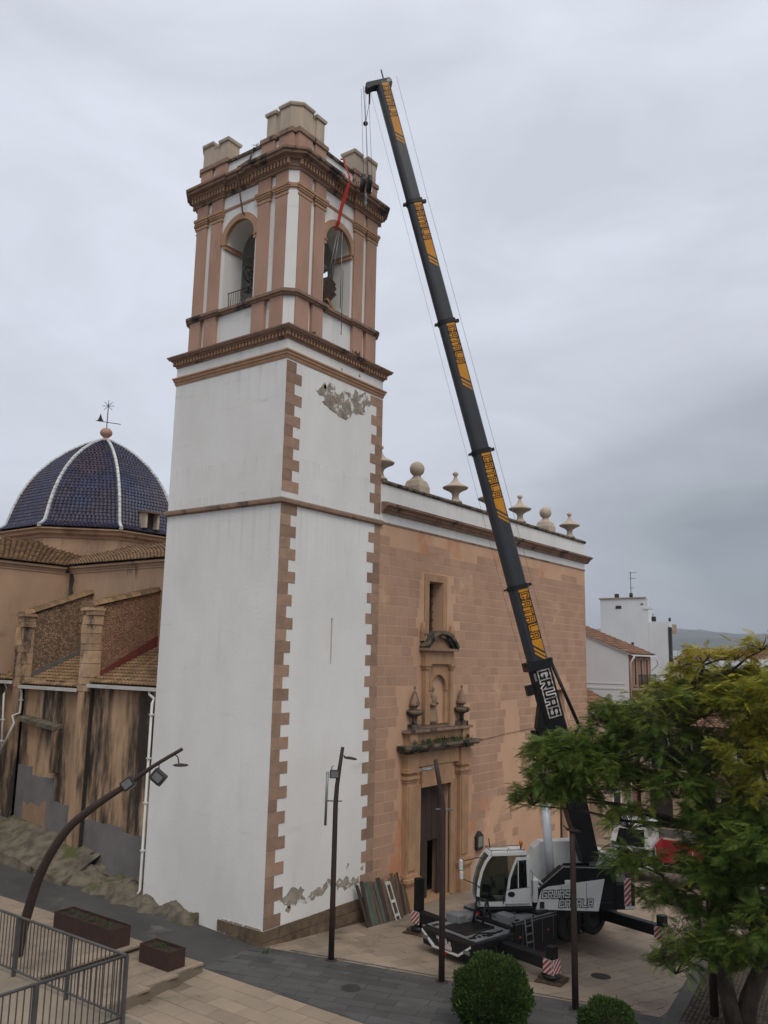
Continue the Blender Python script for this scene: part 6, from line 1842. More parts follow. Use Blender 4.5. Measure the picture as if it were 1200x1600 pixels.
q = MB(mrot); q.path([(0, 0, -0.3), (0, 0, -0.55), (0.12, 0, -0.7), (0.1, 0, -0.88), (-0.06, 0, -0.92), (-0.16, 0, -0.8)], [.06, .06, .06, .06, .05, .02], 8); q.build('hook', 'steel', hb_)
# timber mats under the pads
names = ['timber outrigger mat under the jack nearest the paving edge, in front of the crane', 'timber outrigger mat under the front jack near the church door', 'timber outrigger mat under the rear jack behind the low branches', 'timber outrigger mat under the rear jack on the church side']
for i, (x, y, z) in enumerate(PADS):
    w = MC @ Vector((x, y, z))
    t_ = thing('outrigger_mat', names[i], 'timber mat', (w.x, w.y, gz(w.x, w.y)), HC + R(20), 'timber mats under the crane outriggers')
    mm = PM[t_.name]
    for k in range(4):
        MB(mm).box(-0.48 + random.uniform(-.04, .04), 0.48 + random.uniform(-.04, .04), -0.44 + k * 0.22, -0.23 + k * 0.22, 0.004, 0.075).build('beam', 'mat_wood', t_)
    MB(mm).box(-0.2, 0.2, -0.42, 0.42, 0.075, 0.15).build('cross_beam', 'mat_wood', t_)

# small fittings that break up the plain panels
spart('wiper', 'c_black', lambda m: (m.tube((2.2, .75, 1.75), (2.19, .95, 2.35), 0.012, n=5), m.tube((2.22, .8, 2.2), (2.17, 1.05, 2.6), 0.012, n=5)))
spart('cab_step', 'c_black', lambda m: (m.box(0.3, 2.1, CY1 - .05, CY1 + .16, 1.47, 1.52), m.tube((1.3, CY1 + .05, 1.65), (1.28, CY1 + .07, 2.1), 0.018, n=6)))
spart('grab_rail', 'steel', lambda m: (m.path([(0.25, CY1 + .03, 1.9), (0.22, CY1 + .1, 2.0), (0.22, CY1 + .1, 2.7), (0.27, CY1 + .03, 2.8)], 0.018, 6),))
for a_, b_ in (((0.30, 2.2), (1.16, 2.12)), ((0.30, 1.63), (1.22, 1.63))):
    spart('cab_gasket', 'c_black', lambda m: m.prism([a_, b_, (b_[0], b_[1] + .014), (a_[0], a_[1] + .014)], 'y', CY1 + .051, CY1 + .054))
def hoses(m):
    for i in range(4):
        m.path([(-0.2 - i * .1, 0.9, 1.7), (-.1 - i * .12, 1.0, 2.1 + i * .07), (-.5 - i * .2, .8, 2.4 + i * .06), (-1.1, .4, 2.5)], 0.03, 6)
spart('hydraulic_hoses', 'c_black', hoses)
def deck_gear(m):
    rbox(m, 0.2, 0.9, 0.75, 1.2, 1.31, 1.42, .03); rbox(m, -1.2, -0.5, 0.72, 1.2, 1.31, 1.38, .02)
    for x in (-1.3, -0.1, 1.1, 1.9): m.box(x, x + .16, 1.18, 1.24, 1.31, 1.36)
    for i in range(7): m.box(2.4 + i * .23, 2.5 + i * .23, 0.9, 1.0, 1.0, 1.03)
    m.path([(2.3, .9, 1.02), (2.9, 1.05, 1.05), (3.4, .7, 1.03), (3.9, .9, 1.03)], 0.025, 6)
cpart('deck_gear', 'c_black', deck_gear)
cpart('storage_box', 'c_deck', lambda m: (rbox(m, 1.95, 2.35, 0.55, 1.15, 1.22, 1.5, .03), rbox(m, 2.85, 3.25, -1.1, -.4, 1.0, 1.3, .03)))
for (x, z) in ((1.9, 0.75), (0.4, 0.75)):
    cpart('marker_lamp', 'orange_lamp', lambda m: m.box(x - .04, x + .04, 1.27, 1.29, z, z + .05))
cpart('side_skirt_lines', 'c_deck', lambda m: [m.box(x, x + .012, 1.271, 1.276, .4, 1.24) for x in (0.1, .7, 1.75)] + [m.box(-0.1, 2.15, 1.271, 1.277, 1.2, 1.225)])
cpart('tow_hook', 'c_red', lambda m: m.box(4.2, 4.34, -.08, .08, .36, .44))
# ------------------------------------------------------------------ street lamps
RD = Vector((0.593, -0.805, 0)).normalized()          # direction in which the arms lean
def lamp(name, label, base, pts, heads, tube=None, r0=0.10, r1=0.06, group='rust-brown plaza lamp posts'):
    """pts: (offset along RD, height); heads: list of (kind, offset, z)"""
    x, y = base
    z0 = gz(x, y) if len(base) == 2 and not isinstance(base, list) else base[2]
    t_ = thing(name, label, 'street lamp', (x, y, z0), 0, group)
    P = lambda o, z, e=0.0: (x + RD.x * o - RD.y * e * -1, y + RD.y * o + RD.x * e, z)
    m = MB(); n = len(pts)
    m.path([P(o, z) for o, z in pts], [r0 + (r1 - r0) * i / (n - 1) for i in range(n)], 12)
    m.build('pole', 'rust', t_)
    MB().lathe([(0.2, 0), (0.2, 0.02), (r0 + .02, 0.035)], (x, y, z0 + .004), 16).build('base_plate', 'rust', t_)
    for h in heads:
        k, o, z = h[:3]; s = h[3] if len(h) > 3 else 1
        m = MB()
        if k == 'disc':
            m.path([P(o, z + .12), P(o + s * 0.16, z + 0.02)], 0.02, 6)
            prof = [(0.02, 0.05), (0.2, 0.02), (0.24, -0.01), (0.2, -0.035), (0.02, -0.04)]
            c = P(o + s * 0.30, z)
            v = []; N_ = 18
            for (r_, dz) in prof:
                for q in range(N_):
                    a = 2 * math.pi * q / N_
                    v.append((c[0] + RD.x * r_ * math.cos(a) - RD.y * r_ * .7 * math.sin(a), c[1] + RD.y * r_ * math.cos(a) + RD.x * r_ * .7 * math.sin(a), c[2] + dz + s * r_ * math.cos(a) * -0.12))
            f = [(i * N_ + q, i * N_ + (q + 1) % N_, (i + 1) * N_ + (q + 1) % N_, (i + 1) * N_ + q) for i in range(4) for q in range(N_)]
            m.add(v, f, True)
            m.build('luminaire', 'steel' if s < 0 else 'rust', t_)
        elif k == 'box':
            rbox(m, -0.17, 0.17, -0.1, 0.1, -0.13, 0.13, 0.02)
            mm = Matrix.Translation(P(o, z)) @ Matrix.Rotation(math.atan2(RD.y, RD.x), 4, 'Z') @ Matrix.Rotation(R(h[4] if len(h) > 4 else 20), 4, 'Y')
            m.v = [tuple(mm @ Vector(p)) for p in m.v]
            b_ = m.build('floodlight', 'iron', t_)
            g_ = MB(mm); g_.box(-0.13, 0.13, -0.115, -0.1, -0.1, 0.1); g_.box(0.165, 0.172, -.08, .08, -.1, .1); g_.build('lens', 'lamp_lens', b_)
            b2 = MB(mm); b2.path([(-0.1, 0.12, 0.0), (-0.12, 0.16, 0.2), (-.05, .0, .28)], 0.018, 5); b2.build('bracket', 'steel', b_)
        elif k == 'bar':
            m.tube(P(o - .25, z), P(o + .3, z), 0.025, n=6); m.build('cross_bracket', 'steel', t_)
    if tube:
        m = MB(); m.tube(P(tube[0], tube[1]), P(tube[0] + .02, tube[2]), 0.045, n=8); m.build('light_tube', 'steel', t_)
    return t_
lamp('street_lamp', 'rust-brown lamp post in front of the white tower with a pale tube clamped on', (0.63, -2.55), [(0, gz(.63, -2.55)), (0, 3), (0.0, 5.4), (0.03, 6.0), (0.10, 6.6), (0.19, 7.28)], [('disc', 0.16, 6.92), ('box', -0.06, 6.38, 1, 0), ('bar', -0.08, 5.5)], (-0.33, 4.7, 6.45))
lamp('street_lamp', 'rust-brown lamp post standing between the church door and the round bush', (1.53, -6.3), [(0, gz(1.53, -6.3)), (0, 3), (0, 5.6), (-0.05, 6.0), (-0.15, 6.5), (-0.26, 7.1)], [('disc', -0.22, 6.8, -1), ('bar', 0.02, 5.55)], None, 0.1, 0.07)
lamp('street_lamp', 'rust-brown lamp post in front of the crane cab and its lettered panel', (2.35, -10.4), [(0, gz(2.35, -10.4)), (0, 3), (0, 4.6), (-.02, 5.4)], [('disc', -0.28, 5.33, 1)], None, 0.1, 0.075)
lamp('street_lamp', 'rust-brown lamp post half hidden by the feathery tree', (5.07, -13.57), [(0, gz(5.07, -13.57)), (0, 3), (0, 5.2), (.05, 6)], [('disc', 0.05, 5.9)], None, 0.13, 0.08)
# long curved lamp at the lane: pole in the plane of RD
cx_, cy_ = -6.63, 4.05
t_ = thing('curved_street_lamp', 'long rust-brown lamp post arching over the lane with floodlights on its arm', 'street lamp', (cx_, cy_, 1.0))
pts = [(-6.62, 4.05, 0.99), (-6.65, 3.86, 1.7), (-6.65, 3.6, 2.5), (-6.62, 3.25, 3.45), (-6.5, 2.85, 4.25), (-6.3, 2.4, 4.95), (-6.02, 1.88, 5.47), (-5.72, 1.32, 5.93), (-5.42, 0.79, 6.33), (-5.04, 0.11, 6.89), (-4.59, -0.65, 7.43)]
cp_ = []
cr_ = []
rad_ = [0.16, 0.155, 0.15, 0.145, 0.14, 0.13, 0.12, 0.105, 0.085, 0.06, 0.055]
for i in range(len(pts) - 1):                 # smooth curve through the points
    p0_, p1_, p2_, p3_ = (Vector(pts[max(0, min(len(pts) - 1, k))]) for k in (i - 1, i, i + 1, i + 2))
    for k in range(4):
        u = k / 4
        cp_.append(tuple(0.5 * ((2 * p1_) + (p2_ - p0_) * u + (2 * p0_ - 5 * p1_ + 4 * p2_ - p3_) * u * u + (3 * p1_ - p0_ - 3 * p2_ + p3_) * u ** 3)))
        cr_.append(rad_[i] + (rad_[i + 1] - rad_[i]) * u)
cp_.append(pts[-1]); cr_.append(rad_[-1])
m = MB(); m.path(cp_, cr_, 12); m.build('pole', 'rust', t_)
for (i, fr, dz, sc, ml) in ((8, 0.0, 0.02, 1.0, 0), (9, 0.2, -0.42, 1.1, 1)):
    a = Vector(pts[i]).lerp(Vector(pts[i + 1]), fr)
    mm = Matrix.Translation(a + Vector((0, 0, dz))) @ Matrix.Rotation(math.atan2(-.8, .6), 4, 'Z') @ Matrix.Rotation(R(-38 if ml == 0 else 38), 4, 'Y')
    b_ = MB(mm); rbox(b_, -0.2 * sc, 0.2 * sc, -0.14, 0.14, -0.16 * sc, 0.16 * sc, .02); b_ = b_.build('floodlight', 'iron', t_)
    g_ = MB(mm); g_.box(-0.14, 0.14, -0.155, -0.14, -0.11, 0.11); g_.box(-0.14, .14, -.1, .1, -.18 * sc - .0, -.16 * sc); g_.build('lens', 'lamp_lens', b_)
    g_ = MB(); g_.path([tuple(a), tuple(a + Vector((0, 0, dz * 0.6)))], 0.025, 5) if ml else g_.box(a.x - .1, a.x + .1, a.y - .1, a.y + .1, a.z - .1, a.z + .1)
    g_.build('bracket', 'steel', b_)
a = Vector(pts[9]).lerp(Vector(pts[10]), 0.72)
m = MB(); c_ = a + RD * 0.22 + Vector((0, 0, -0.33))
m.path([tuple(a), tuple(a + RD * 0.12 + Vector((0, 0, -.1))), tuple(a + RD * .16 + Vector((0, 0, -.28)))], 0.02, 6)
m.lathe([(0.02, .05), (.2, .02), (.25, 0), (.2, -.03), (.02, -.04)], tuple(c_), 16); m.build('luminaire', 'rust', t_)

# ------------------------------------------------------------------ planters
def planter(label, x0, x1, y0, y1, z0, h, seed):
    t_ = thing('planter', label, 'planter', ((x0 + x1) / 2, (y0 + y1) / 2, z0), 0, 'rust-steel planters on the terrace')
    w = 0.03
    m = MB(); m.box(x0, x1, y0, y0 + w, z0, z0 + h); m.box(x0, x1, y1 - w, y1, z0, z0 + h); m.box(x0, x0 + w, y0 + w, y1 - w, z0, z0 + h); m.box(x1 - w, x1, y0 + w, y1 - w, z0, z0 + h)
    m.build('box', 'planter', t_)
    rg = random.Random(seed); m = MB(); n = 14; ny = max(6, int((y1 - y0) / 0.14))
    v = [(x0 + w + (x1 - x0 - 2 * w) * i / n, y0 + w + (y1 - y0 - 2 * w) * j / ny, z0 + h - 0.09 + rg.uniform(-.03, .04)) for j in range(ny + 1) for i in range(n + 1)]
    m.add(v, [(j * (n + 1) + i, j * (n + 1) + i + 1, (j + 1) * (n + 1) + i + 1, (j + 1) * (n + 1) + i) for j in range(ny) for i in range(n)])
    m.build('soil', 'soil', t_)
    weeds('plants', [(rg.uniform(x0 + .15, x1 - .15), rg.uniform(y0 + .15, y1 - .15), z0 + h - .1) for _ in range(int((y1 - y0) * 3))], t_, 0.16, 9, seed)
planter('long rust-steel planter with sparse plants on the upper terrace tier', -4.55, -3.8, 2.25, 5.4, 1.01, 0.62, 3)
planter('short rust-steel planter on the lower terrace tier beside the lane', -4.2, -3.55, -0.15, 1.25, 0.82, 0.55, 4)

# ------------------------------------------------------------------ railing on the raised walkway
rl_ = thing('metal_railing', 'grey metal railing with thin upright bars round the raised walkway corner', 'railing', (-12.5, -8.8, 4.07))
ZR0, ZR1 = 4.07, 5.16
m = MB(); m.tube((-12.55, -8.8, ZR1), (-12.55, 2.0, ZR1), 0.028, n=8); m.tube((-12.55, -8.8, ZR1), (-20, -8.8, ZR1), 0.028, n=8); m.build('top_rail', 'rail', rl_)
m = MB(); m.tube((-12.55, -8.8, ZR0 + .12), (-12.55, 2.0, ZR0 + .12), 0.02, n=6); m.tube((-12.55, -8.8, ZR0 + .12), (-20, -8.8, ZR0 + .12), 0.02, n=6); m.build('bottom_rail', 'rail', rl_)
for i, (x, y) in enumerate([(-12.55, -8.8), (-12.55, -7.15), (-12.55, -5.4), (-12.55, -3.6), (-12.55, -1.8), (-14.25, -8.8), (-15.9, -8.8), (-17.6, -8.8)]):
    MB().box(x - 0.03, x + 0.03, y - 0.03, y + 0.03, ZR0 - 0.05, ZR1).build('post', 'rail', rl_)
bar = MB(); bar.tube((0, 0, 0.12), (0, 0, 1.08), 0.011, n=6)
bme = bpy.data.meshes.new('bar'); bme.from_pydata(bar.v, [], bar.f); bme.materials.append(M['rail'])
for i in range(1, 48):
    y = -8.8 + i * 0.118
    if min(abs(y - q) for q in (-7.15, -5.4, -3.6)) < 0.04: continue
    o = bpy.data.objects.new('bar', bme); link(o, rl_); o.location = (-0.05, y + 8.8, 0.0)
for i in range(1, 40):
    x = -12.55 - i * 0.118
    if min(abs(x - q) for q in (-14.25, -15.9)) < 0.04: continue
    o = bpy.data.objects.new('bar', bme); link(o, rl_); o.location = (x + 12.5, 0.0, 0.0)

# ------------------------------------------------------------------ old boards leaning on the church front
random.seed(31)
descr = ['near-black', 'dark brown', 'greenish', 'grey-green', 'grey', 'pale green', 'dark grey', 'dull brown', 'white-painted', 'brown', 'reddish brown', 'thin brown', 'dark', 'narrow tan', 'short brown']
bm_ = ['wood', 'wood', 'plank_green', 'plank_green', 'plank', 'plank_green', 'wood', 'plank', 'plank_white', 'plank', 'plank', 'plank', 'wood', 'plank', 'plank']
x = 5.0
ordn = ['first', 'second', 'third', 'fourth', 'fifth', 'sixth', 'seventh', 'eighth', 'ninth', 'tenth', 'eleventh', 'twelfth', 'thirteenth', 'fourteenth', 'last']
for i in range(15):
    w = random.uniform(0.15, 0.26) if i < 11 else random.uniform(0.08, 0.16)
    h = random.uniform(1.45, 1.65) if i < 13 else random.uniform(1.1, 1.35)
    lean = 0.55 if i < 11 else 0.4
    zb = gz(x, -0.6) + 0.003
    yb = -0.12 - lean - random.uniform(0, .05); yt = -0.14 - random.uniform(0, .06) - (0.06 if i % 2 else 0)
    sk = random.uniform(-.03, .03) + (-0.12 if i < 9 else -.08)
    m = MB(); t = 0.035
    m.hexa([(x, yb - t, zb), (x + w, yb - t, zb), (x + w, yb, zb), (x, yb, zb), (x + sk, yt - t, zb + h), (x + w + sk, yt - t, zb + h), (x + w + sk, yt, zb + h), (x + sk, yt, zb + h)])
    if bm_[i] == 'plank_white':
        m = MB()
        for (a, b, c, d) in ((0, .06, 0, 1), (w + .06, w + .12, 0, 1), (.06, w + .06, .45, .52), (.06, w + .06, .92, 1), (.06, w + .06, 0.1, .16)):
            P_ = lambda u, f, dd: (x + u + sk * f, yb + (yt - yb) * f - .08 - dd, zb + h * 0.85 * f)
            m.hexa([P_(a, c, t), P_(b, c, t), P_(b, c, 0), P_(a, c, 0), P_(a, d, t), P_(b, d, t), P_(b, d, 0), P_(a, d, 0)])
    o = m.build('leaning_board', bm_[i])
    tag(o, f'{descr[i]} old board, {ordn[i]} from the tower in the row leaning on the church front', 'board', 'old boards leaning by the church door')
    x += w + random.uniform(0.0, 0.04) + (0.05 if i > 8 else 0)

# ------------------------------------------------------------------ truck behind the crane
tk = thing('flatbed_truck', 'white cabbed truck with a red dropside body parked behind the crane', 'truck', (21.0, -7.5, -0.15), R(100))
mt = PM[tk.name]
def tpart(name, mat_, fn, parent=None):
    mb = MB(mt); fn(mb); return mb.build(name, mat_, parent or tk)
tpart('chassis', 'c_black', lambda m: m.box(-4.2, 2.6, -0.5, 0.5, 0.55, 0.85))
tpart('cab', 'c_white', lambda m: m.prism([(1.0, 0.6), (3.0, 0.6), (3.05, 1.6), (2.75, 2.75), (1.1, 2.8), (1.0, 2.7)], 'y', -1.05, 1.05))
tpart('cab_window', 'win_glass', lambda m: (m.prism([(1.35, 1.7), (2.75, 1.7), (2.55, 2.5), (1.35, 2.5)], 'y', 1.05, 1.06), m.prism([(1.35, 1.7), (2.75, 1.7), (2.55, 2.5), (1.35, 2.5)], 'y', -1.06, -1.05), m.hexa([(3.05, -.9, 1.65), (3.06, -.9, 1.65), (3.06, .9, 1.65), (3.05, .9, 1.65), (2.80, -.9, 2.6), (2.81, -.9, 2.6), (2.81, .9, 2.6), (2.80, .9, 2.6)])))
tpart('cab_grille', 'c_black', lambda m: m.box(3.03, 3.07, -0.7, 0.7, 0.8, 1.3))
tpart('bed', 'red_truck', lambda m: (m.box(-4.3, 0.85, -1.15, -1.1, 1.0, 1.75), m.box(-4.3, 0.85, 1.1, 1.15, 1.0, 1.75), m.box(-4.3, -4.25, -1.1, 1.1, 1.0, 1.75), m.box(.8, .85, -1.1, 1.1, 1.0, 1.9), m.box(-4.3, .85, -1.1, 1.1, .92, 1.0)))
tpart('bed_trim', 'c_signwhite', lambda m: [m.box(x, x + .05, 1.15, 1.165, 1.0, 1.75) for x in (-4.3, -2.6, -0.9, .8)] + [m.box(-4.3, .85, 1.15, 1.17, 1.0, 1.04)])
for x in (2.1, -2.2, -3.2):
    for s in (-1, 1):
        v = [(x + 0.46 * math.cos(2 * math.pi * k / 20), s * .95 + yy, .46 + .46 * math.sin(2 * math.pi * k / 20)) for yy in (-.13, .13) for k in range(20)]
        tpart('wheel', 'tyre', lambda m: m.add(v, [(k, (k + 1) % 20, 20 + (k + 1) % 20, 20 + k) for k in range(20)] + [tuple(range(20)), tuple(range(39, 19, -1))]))
# bench beyond the crane
bn_ = thing('park_bench', 'dark bench on the pale paving between the crane and the red truck', 'bench', (17.2, -9.2, -0.15), R(100))
mq = PM[bn_.name]
MB(mq).box(-1.0, 1.0, -0.25, 0.25, 0.4, 0.48).build('seat', 'rust', bn_)
for x in (-0.8, 0.72): MB(mq).box(x, x + .08, -0.2, 0.2, 0, 0.4).build('leg', 'iron', bn_)

# ------------------------------------------------------------------ houses on the right
def window(parent, P, u, z, w, h, frame='house_white', balcony=False, depth=0.12, shutter=True):
    """window on the plane P(u, d, z): d outward"""
    def bx(mb, a, b, d0, d1, c, e):
        mb.hexa([P(a, d0, c), P(b, d0, c), P(b, d1, c), P(a, d1, c), P(a, d0, e), P(b, d0, e), P(b, d1, e), P(a, d1, e)])
    fr = MB(); 
    bx(fr, u - w / 2 - .1, u - w / 2, -.02, .05, z, z + h + .1); bx(fr, u + w / 2, u + w / 2 + .1, -.02, .05, z, z + h + .1); bx(fr, u - w / 2, u + w / 2, -.02, .05, z + h, z + h + .1); bx(fr, u - w / 2 - .12, u + w / 2 + .12, -.02, .09, z - .08, z)
    f_ = fr.build('window', frame, parent)
    p = MB(); bx(p, u - w / 2, u + w / 2, -.02, .012, z, z + h); p.build('pane', 'shutter' if shutter else 'win_glass', f_)
    if balcony:
        b = MB()
        for i in range(int((w + .5) / .12) + 1):
            a = P(u - w / 2 - .25 + i * .12, .45, z); c = P(u - w / 2 - .25 + i * .12, .45, z + .95); b.tube(a, c, .012, n=4)
        b.tube(P(u - w / 2 - .28, .45, z + .95), P(u + w / 2 + .28, .45, z + .95), .022, n=5)
        b.tube(P(u - w / 2 - .28, .45, z + .95), P(u - w / 2 - .28, 0, z + .95), .022, n=5)
        b.build('balcony_rail', 'iron', parent)
        s = MB(); bx(s, u - w / 2 - .32, u + w / 2 + .32, -.02, .5, z - .12, z); s.build('balcony_slab', 'house_beige', parent)
def house(label, x0, x1, y0, y1, z1, wall, front, ridge=None, roof='tile_red', name='house', over=0.35):
    t_ = thing(name, label, 'house', ((x0 + x1) / 2, (y0 + y1) / 2, -0.2))
    m = MB()
    ym = (y0 + y1) / 2
    if ridge: m.prism([(y0, -0.2), (y1, -0.2), (y1, z1), (ym, ridge), (y0, z1)], 'x', x0, x1)
    else: m.box(x0, x1, y0, y1, -0.2, z1)
    m.build('wall', wall, t_)
    if front:
        m = MB(); m.box(x0 + .002, x1 - .002, y0 - .03, y0 + .05, -0.2, z1 - .02); m.build('front_wall', front, t_)
    if ridge:
        for (ya, yb) in ((y0 - over, ym), (y1 + over, ym)):
            zz = z1 - over * (ridge - z1) / (ym - y0)
            m = MB(); n = max(8, int((x1 - x0) / .3)); tile_roof(m, (x0 - .15, ya, zz + .1), (x1 + .15, ya, zz + .1), (x0 - .15, yb, ridge + .1), (x1 + .15, yb, ridge + .1), n, max(8, int(abs(yb - ya) / .4)), .07, .05, 4)
            o = m.build('roof_tiles', roof, t_); tag(o, kind='stuff')
            m = MB(); m.hexa([(x0 - .1, ya, zz), (x1 + .1, ya, zz), (x1 + .1, yb, ridge), (x0 - .1, yb, ridge), (x0 - .1, ya, zz + .09), (x1 + .1, ya, zz + .09), (x1 + .1, yb, ridge + .09), (x0 - .1, yb, ridge + .09)]); m.build('eave', 'house_white', t_)
    return t_
h1 = house('white gabled house with a terracotta front and tall arched balcony windows beyond the church', 34, 38.3, -0.5, 9.5, 11.0, 'house_white', 'house_brick', 13.0)
PF = lambda u, d, z: (u, -0.53 - d, z)
for u in (35.1, 36.25, 37.4):
    window(h1, PF, u, 8.9, 0.42, 1.75, 'house_beige')
    window(h1, PF, u, 5.6, 0.5, 1.9, 'house_beige')
m = MB()
for i in range(30): m.tube((34.5 + i * .12, -1.0, 8.7), (34.5 + i * .12, -1.0, 9.6), .015, n=4)
m.tube((34.4, -1.0, 9.6), (38.1, -1.0, 9.6), .025, n=5); m.build('balcony_rail', 'iron', h1)
m = MB(); m.box(34.3, 38.2, -1.1, -0.5, 8.55, 8.7); m.build('balcony_slab', 'house_beige', h1)
m = MB(); m.path([(34.1, -0.9, 10.85), (34.05, -0.62, 10.4), (34.06, -0.62, 3)], .06, 6); m.build('downpipe', 'pvc', h1)
m = MB(); m.path([(38.4, -0.9, 10.85), (38.75, -0.9, 10.3), (38.3, -.6, 9.9)], .05, 6); m.build('downpipe', 'pvc', h1)
m = MB(); m.box(33.97, 34.05, -0.2, 7, 8.6, 8.72); m.box(33.97, 34.03, -0.2, 7, 8.95, 9.02); m.build('wall_ledge', 'house_white', h1)
h2 = thing('apartment_block', 'tall white stepped apartment block with aerials, behind the gabled house', 'building', (50, 5, -0.2))
m = MB(); m.prism([(48, 2.9), (60, 6.6), (60, 10), (48, 7.1)], 'z', -0.2, 15.85); m.prism([(48, 1.2), (60, 4.9), (60, 6.5), (48, 2.89)], 'z', -0.2, 13.85); m.build('wall', 'house_white', h2)
m = MB(); m.prism([(47.9, 3.0), (60, 6.8), (60, 10), (47.9, 7.2)], 'z', 15.86, 15.95); m.build('roof_slab', 'house_beige', h2)
MB().box(47.95, 48.6, 2.5, 3.3, 14.9, 15.05).build('canopy', 'house_white', h2)
for b_ in ((5.2, 5.7, 15.0, 15.25), (4.2, 4.4, 11.9, 12.15), (3.3, 3.5, 15.3, 15.4)): MB().box(47.97, 48.02, *b_).build('vent', 'shutter', h2)
m = MB(); m.tube((48.5, 4.5, 15.9), (48.5, 4.5, 18.2), .03, n=5)
for z, l in ((18.1, .55), (17.6, .45), (16.8, .3)): m.tube((48.5, 4.5 - l, z), (48.5, 4.5 + l * .3, z), .018, n=4)
m.tube((48.6, 2.7, 13.9), (48.6, 2.7, 14.6), .03, n=5); m.tube((48.6, 1.3, 13.9), (48.6, 1.3, 14.2), .1, n=6)
m.build('aerial', 'iron', h2)
m = MB(); m.box(48.3, 48.6, 5.6, 5.9, 15.95, 16.3); m.lathe([(.16, 0), (.16, .35), (.05, .45)], (48.5, 4.5, 15.95), 8); m.box(48.2, 48.5, 2.4, 2.7, 13.9, 14.3); m.build('chimney_pot', 'iron', h2)
for z in (4, 7, 10, 12.9):
    MB().box(48.2, 49.2, 0.95, 1.7, z, z + .15).build('balcony', 'house_beige', h2)
    MB().box(48.2, 49.2, 0.93, .98, z + .15, z + .75).build('balcony_front', 'house_beige', h2)
m = MB(); m.box(47.95, 48.3, 1.05, 1.25, 9.5, 13.4); m.build('downpipe', 'iron', h2)
h3 = house('low house with an orange front between the terracotta house and the tree', 38.6, 46, 0.6, 7, 8.2, 'house_orange', 'house_orange', 9.4)
h4 = house('small tiled outbuilding tucked against the church side', 28.6, 33.4, -0.6, 6.0, 7.05, 'house_beige', None, 8.6)
PF2 = lambda u, d, z: (u, -0.6 - d, z)
window(h4, PF2, 30, 3.2, 0.9, 1.6, 'house_white'); window(h4, PF2, 32.2, 3.2, .9, 1.6, 'house_white'); window(h4, PF2, 31, 0.0, 1.2, 2.3, 'house_white')
# street front on the far side of the plaza, seen through the tree
specs = [('beige town house with iron balconies behind the tree, nearest the church', 34.5, -9.0, -0.9, 6.4, 'house_beige'), ('white town house behind the right edge of the tree crown', 35, -18, -9.1, 6.9, 'house_white')]
for (lab, x0, ya, yb, zt_, wm) in specs:
    t_ = thing('town_house', lab, 'house', (x0 + 5, (ya + yb) / 2, -0.2), 0, 'town houses across the plaza')
    m = MB(); m.prism([(x0, -.2), (x0 + 10, -.2), (x0 + 10, zt_), (x0 + 5, zt_ + 1.2), (x0, zt_)], 'y', ya, yb); m.build('wall', wm, t_)
    m = MB(); tile_roof(m, (x0 - .35, ya, zt_ + .02), (x0 - .35, yb, zt_ + .02), (x0 + 5, ya, zt_ + 1.3), (x0 + 5, yb, zt_ + 1.3), int((yb - ya) / .32), 12, .07, .05, 4)
    tag(m.build('roof_tiles', 'tile_red', t_), kind='stuff')
    PW2 = lambda u, d, z, x0=x0: (x0 - d, u, z)
    for k in range(3):
        u = ya + (yb - ya) * (k + .5) / 3
        window(t_, PW2, u, 3.6, 1.1, 2.2, 'house_white', True)
        window(t_, PW2, u, 0.2, 1.5, 2.5, 'house_beige', shutter=(k != 1))
# roofs and blocks further off over the tree
rngh = random.Random(12)
far_specs = [(62, -3.5, 9, 7, 11.0, 'white low block with a flat roof far off between the apartment block and the tree', 'house_white', False), (70, -1.0, 14, 9, 12.1, 'far house with a long brown tiled roof above the tree', 'house_beige', True), (95, 3, 12, 14, 12.3, 'distant pale block to the right of the apartment block', 'house_white', False)]
for (x, y, sx, sy, zt_, lab, wm, til) in far_specs:
    t_ = thing('far_house', lab, 'house', (x + sx / 2, y + sy / 2, -0.2), 0, 'houses beyond the plaza')
    m = MB()
    if til: m.prism([(x, -.2), (x + sx, -.2), (x + sx, zt_ - 1.2), (x + sx / 2, zt_), (x, zt_ - 1.2)], 'y', y, y + sy)
    else: m.box(x, x + sx, y, y + sy, -.2, zt_)
    m.build('wall', wm, t_)
    if til:
        m = MB(); tile_roof(m, (x - .3, y, zt_ - 1.2), (x - .3, y + sy, zt_ - 1.2), (x + sx / 2, y, zt_ + .08), (x + sx / 2, y + sy, zt_ + .08), int(sy / .35), 8, .08, .06, 4); tag(m.build('roof_tiles', 'tile_red', t_), kind='stuff')
    for k in range(3): window(t_, lambda u, d, z, x=x: (x - d, u, z), y + sy * (k + .5) / 3, zt_ - 3.2, 1.0, 1.4, 'house_white')
# far town on the slope and hills
ft = MB()
for i in range(420):
    x = rngh.uniform(500, 1900); y = x * rngh.uniform(-0.5, 0.95) - 100
    zb = max(0, (x - 500) * 0.012)
    w, h = rngh.uniform(8, 22), rngh.uniform(6, 20)
    ft.box(x, x + w, y, y + w, zb - 5, zb + h)
tag(ft.build('far_town', 'far_town'), 'pale far-off town spread at the foot of the hazy hills', 'town', kind='stuff')
hl = MB(); hv = []; nxh, nyh = 40, 90
for i in range(nxh):
    for j in range(nyh):
        x = 1500 + i * 110; y = -4200 + j * 110
        s = i / (nxh - 1)
        ridge_ = math.sin(min(1, s * 1.25) * 1.5708)
        h = ridge_ * (145 + 50 * math.sin(y * 0.0011 + 1.0) + 30 * math.sin(y * 0.0037 + 2) + 14 * math.sin(y * .011 + x * .004)) + 9 * math.sin(x * .013 + y * .009)
        hv.append((x, y, h * (0.4 + 0.6 * min(1, abs(y + 4200) / 3000)) - 10))
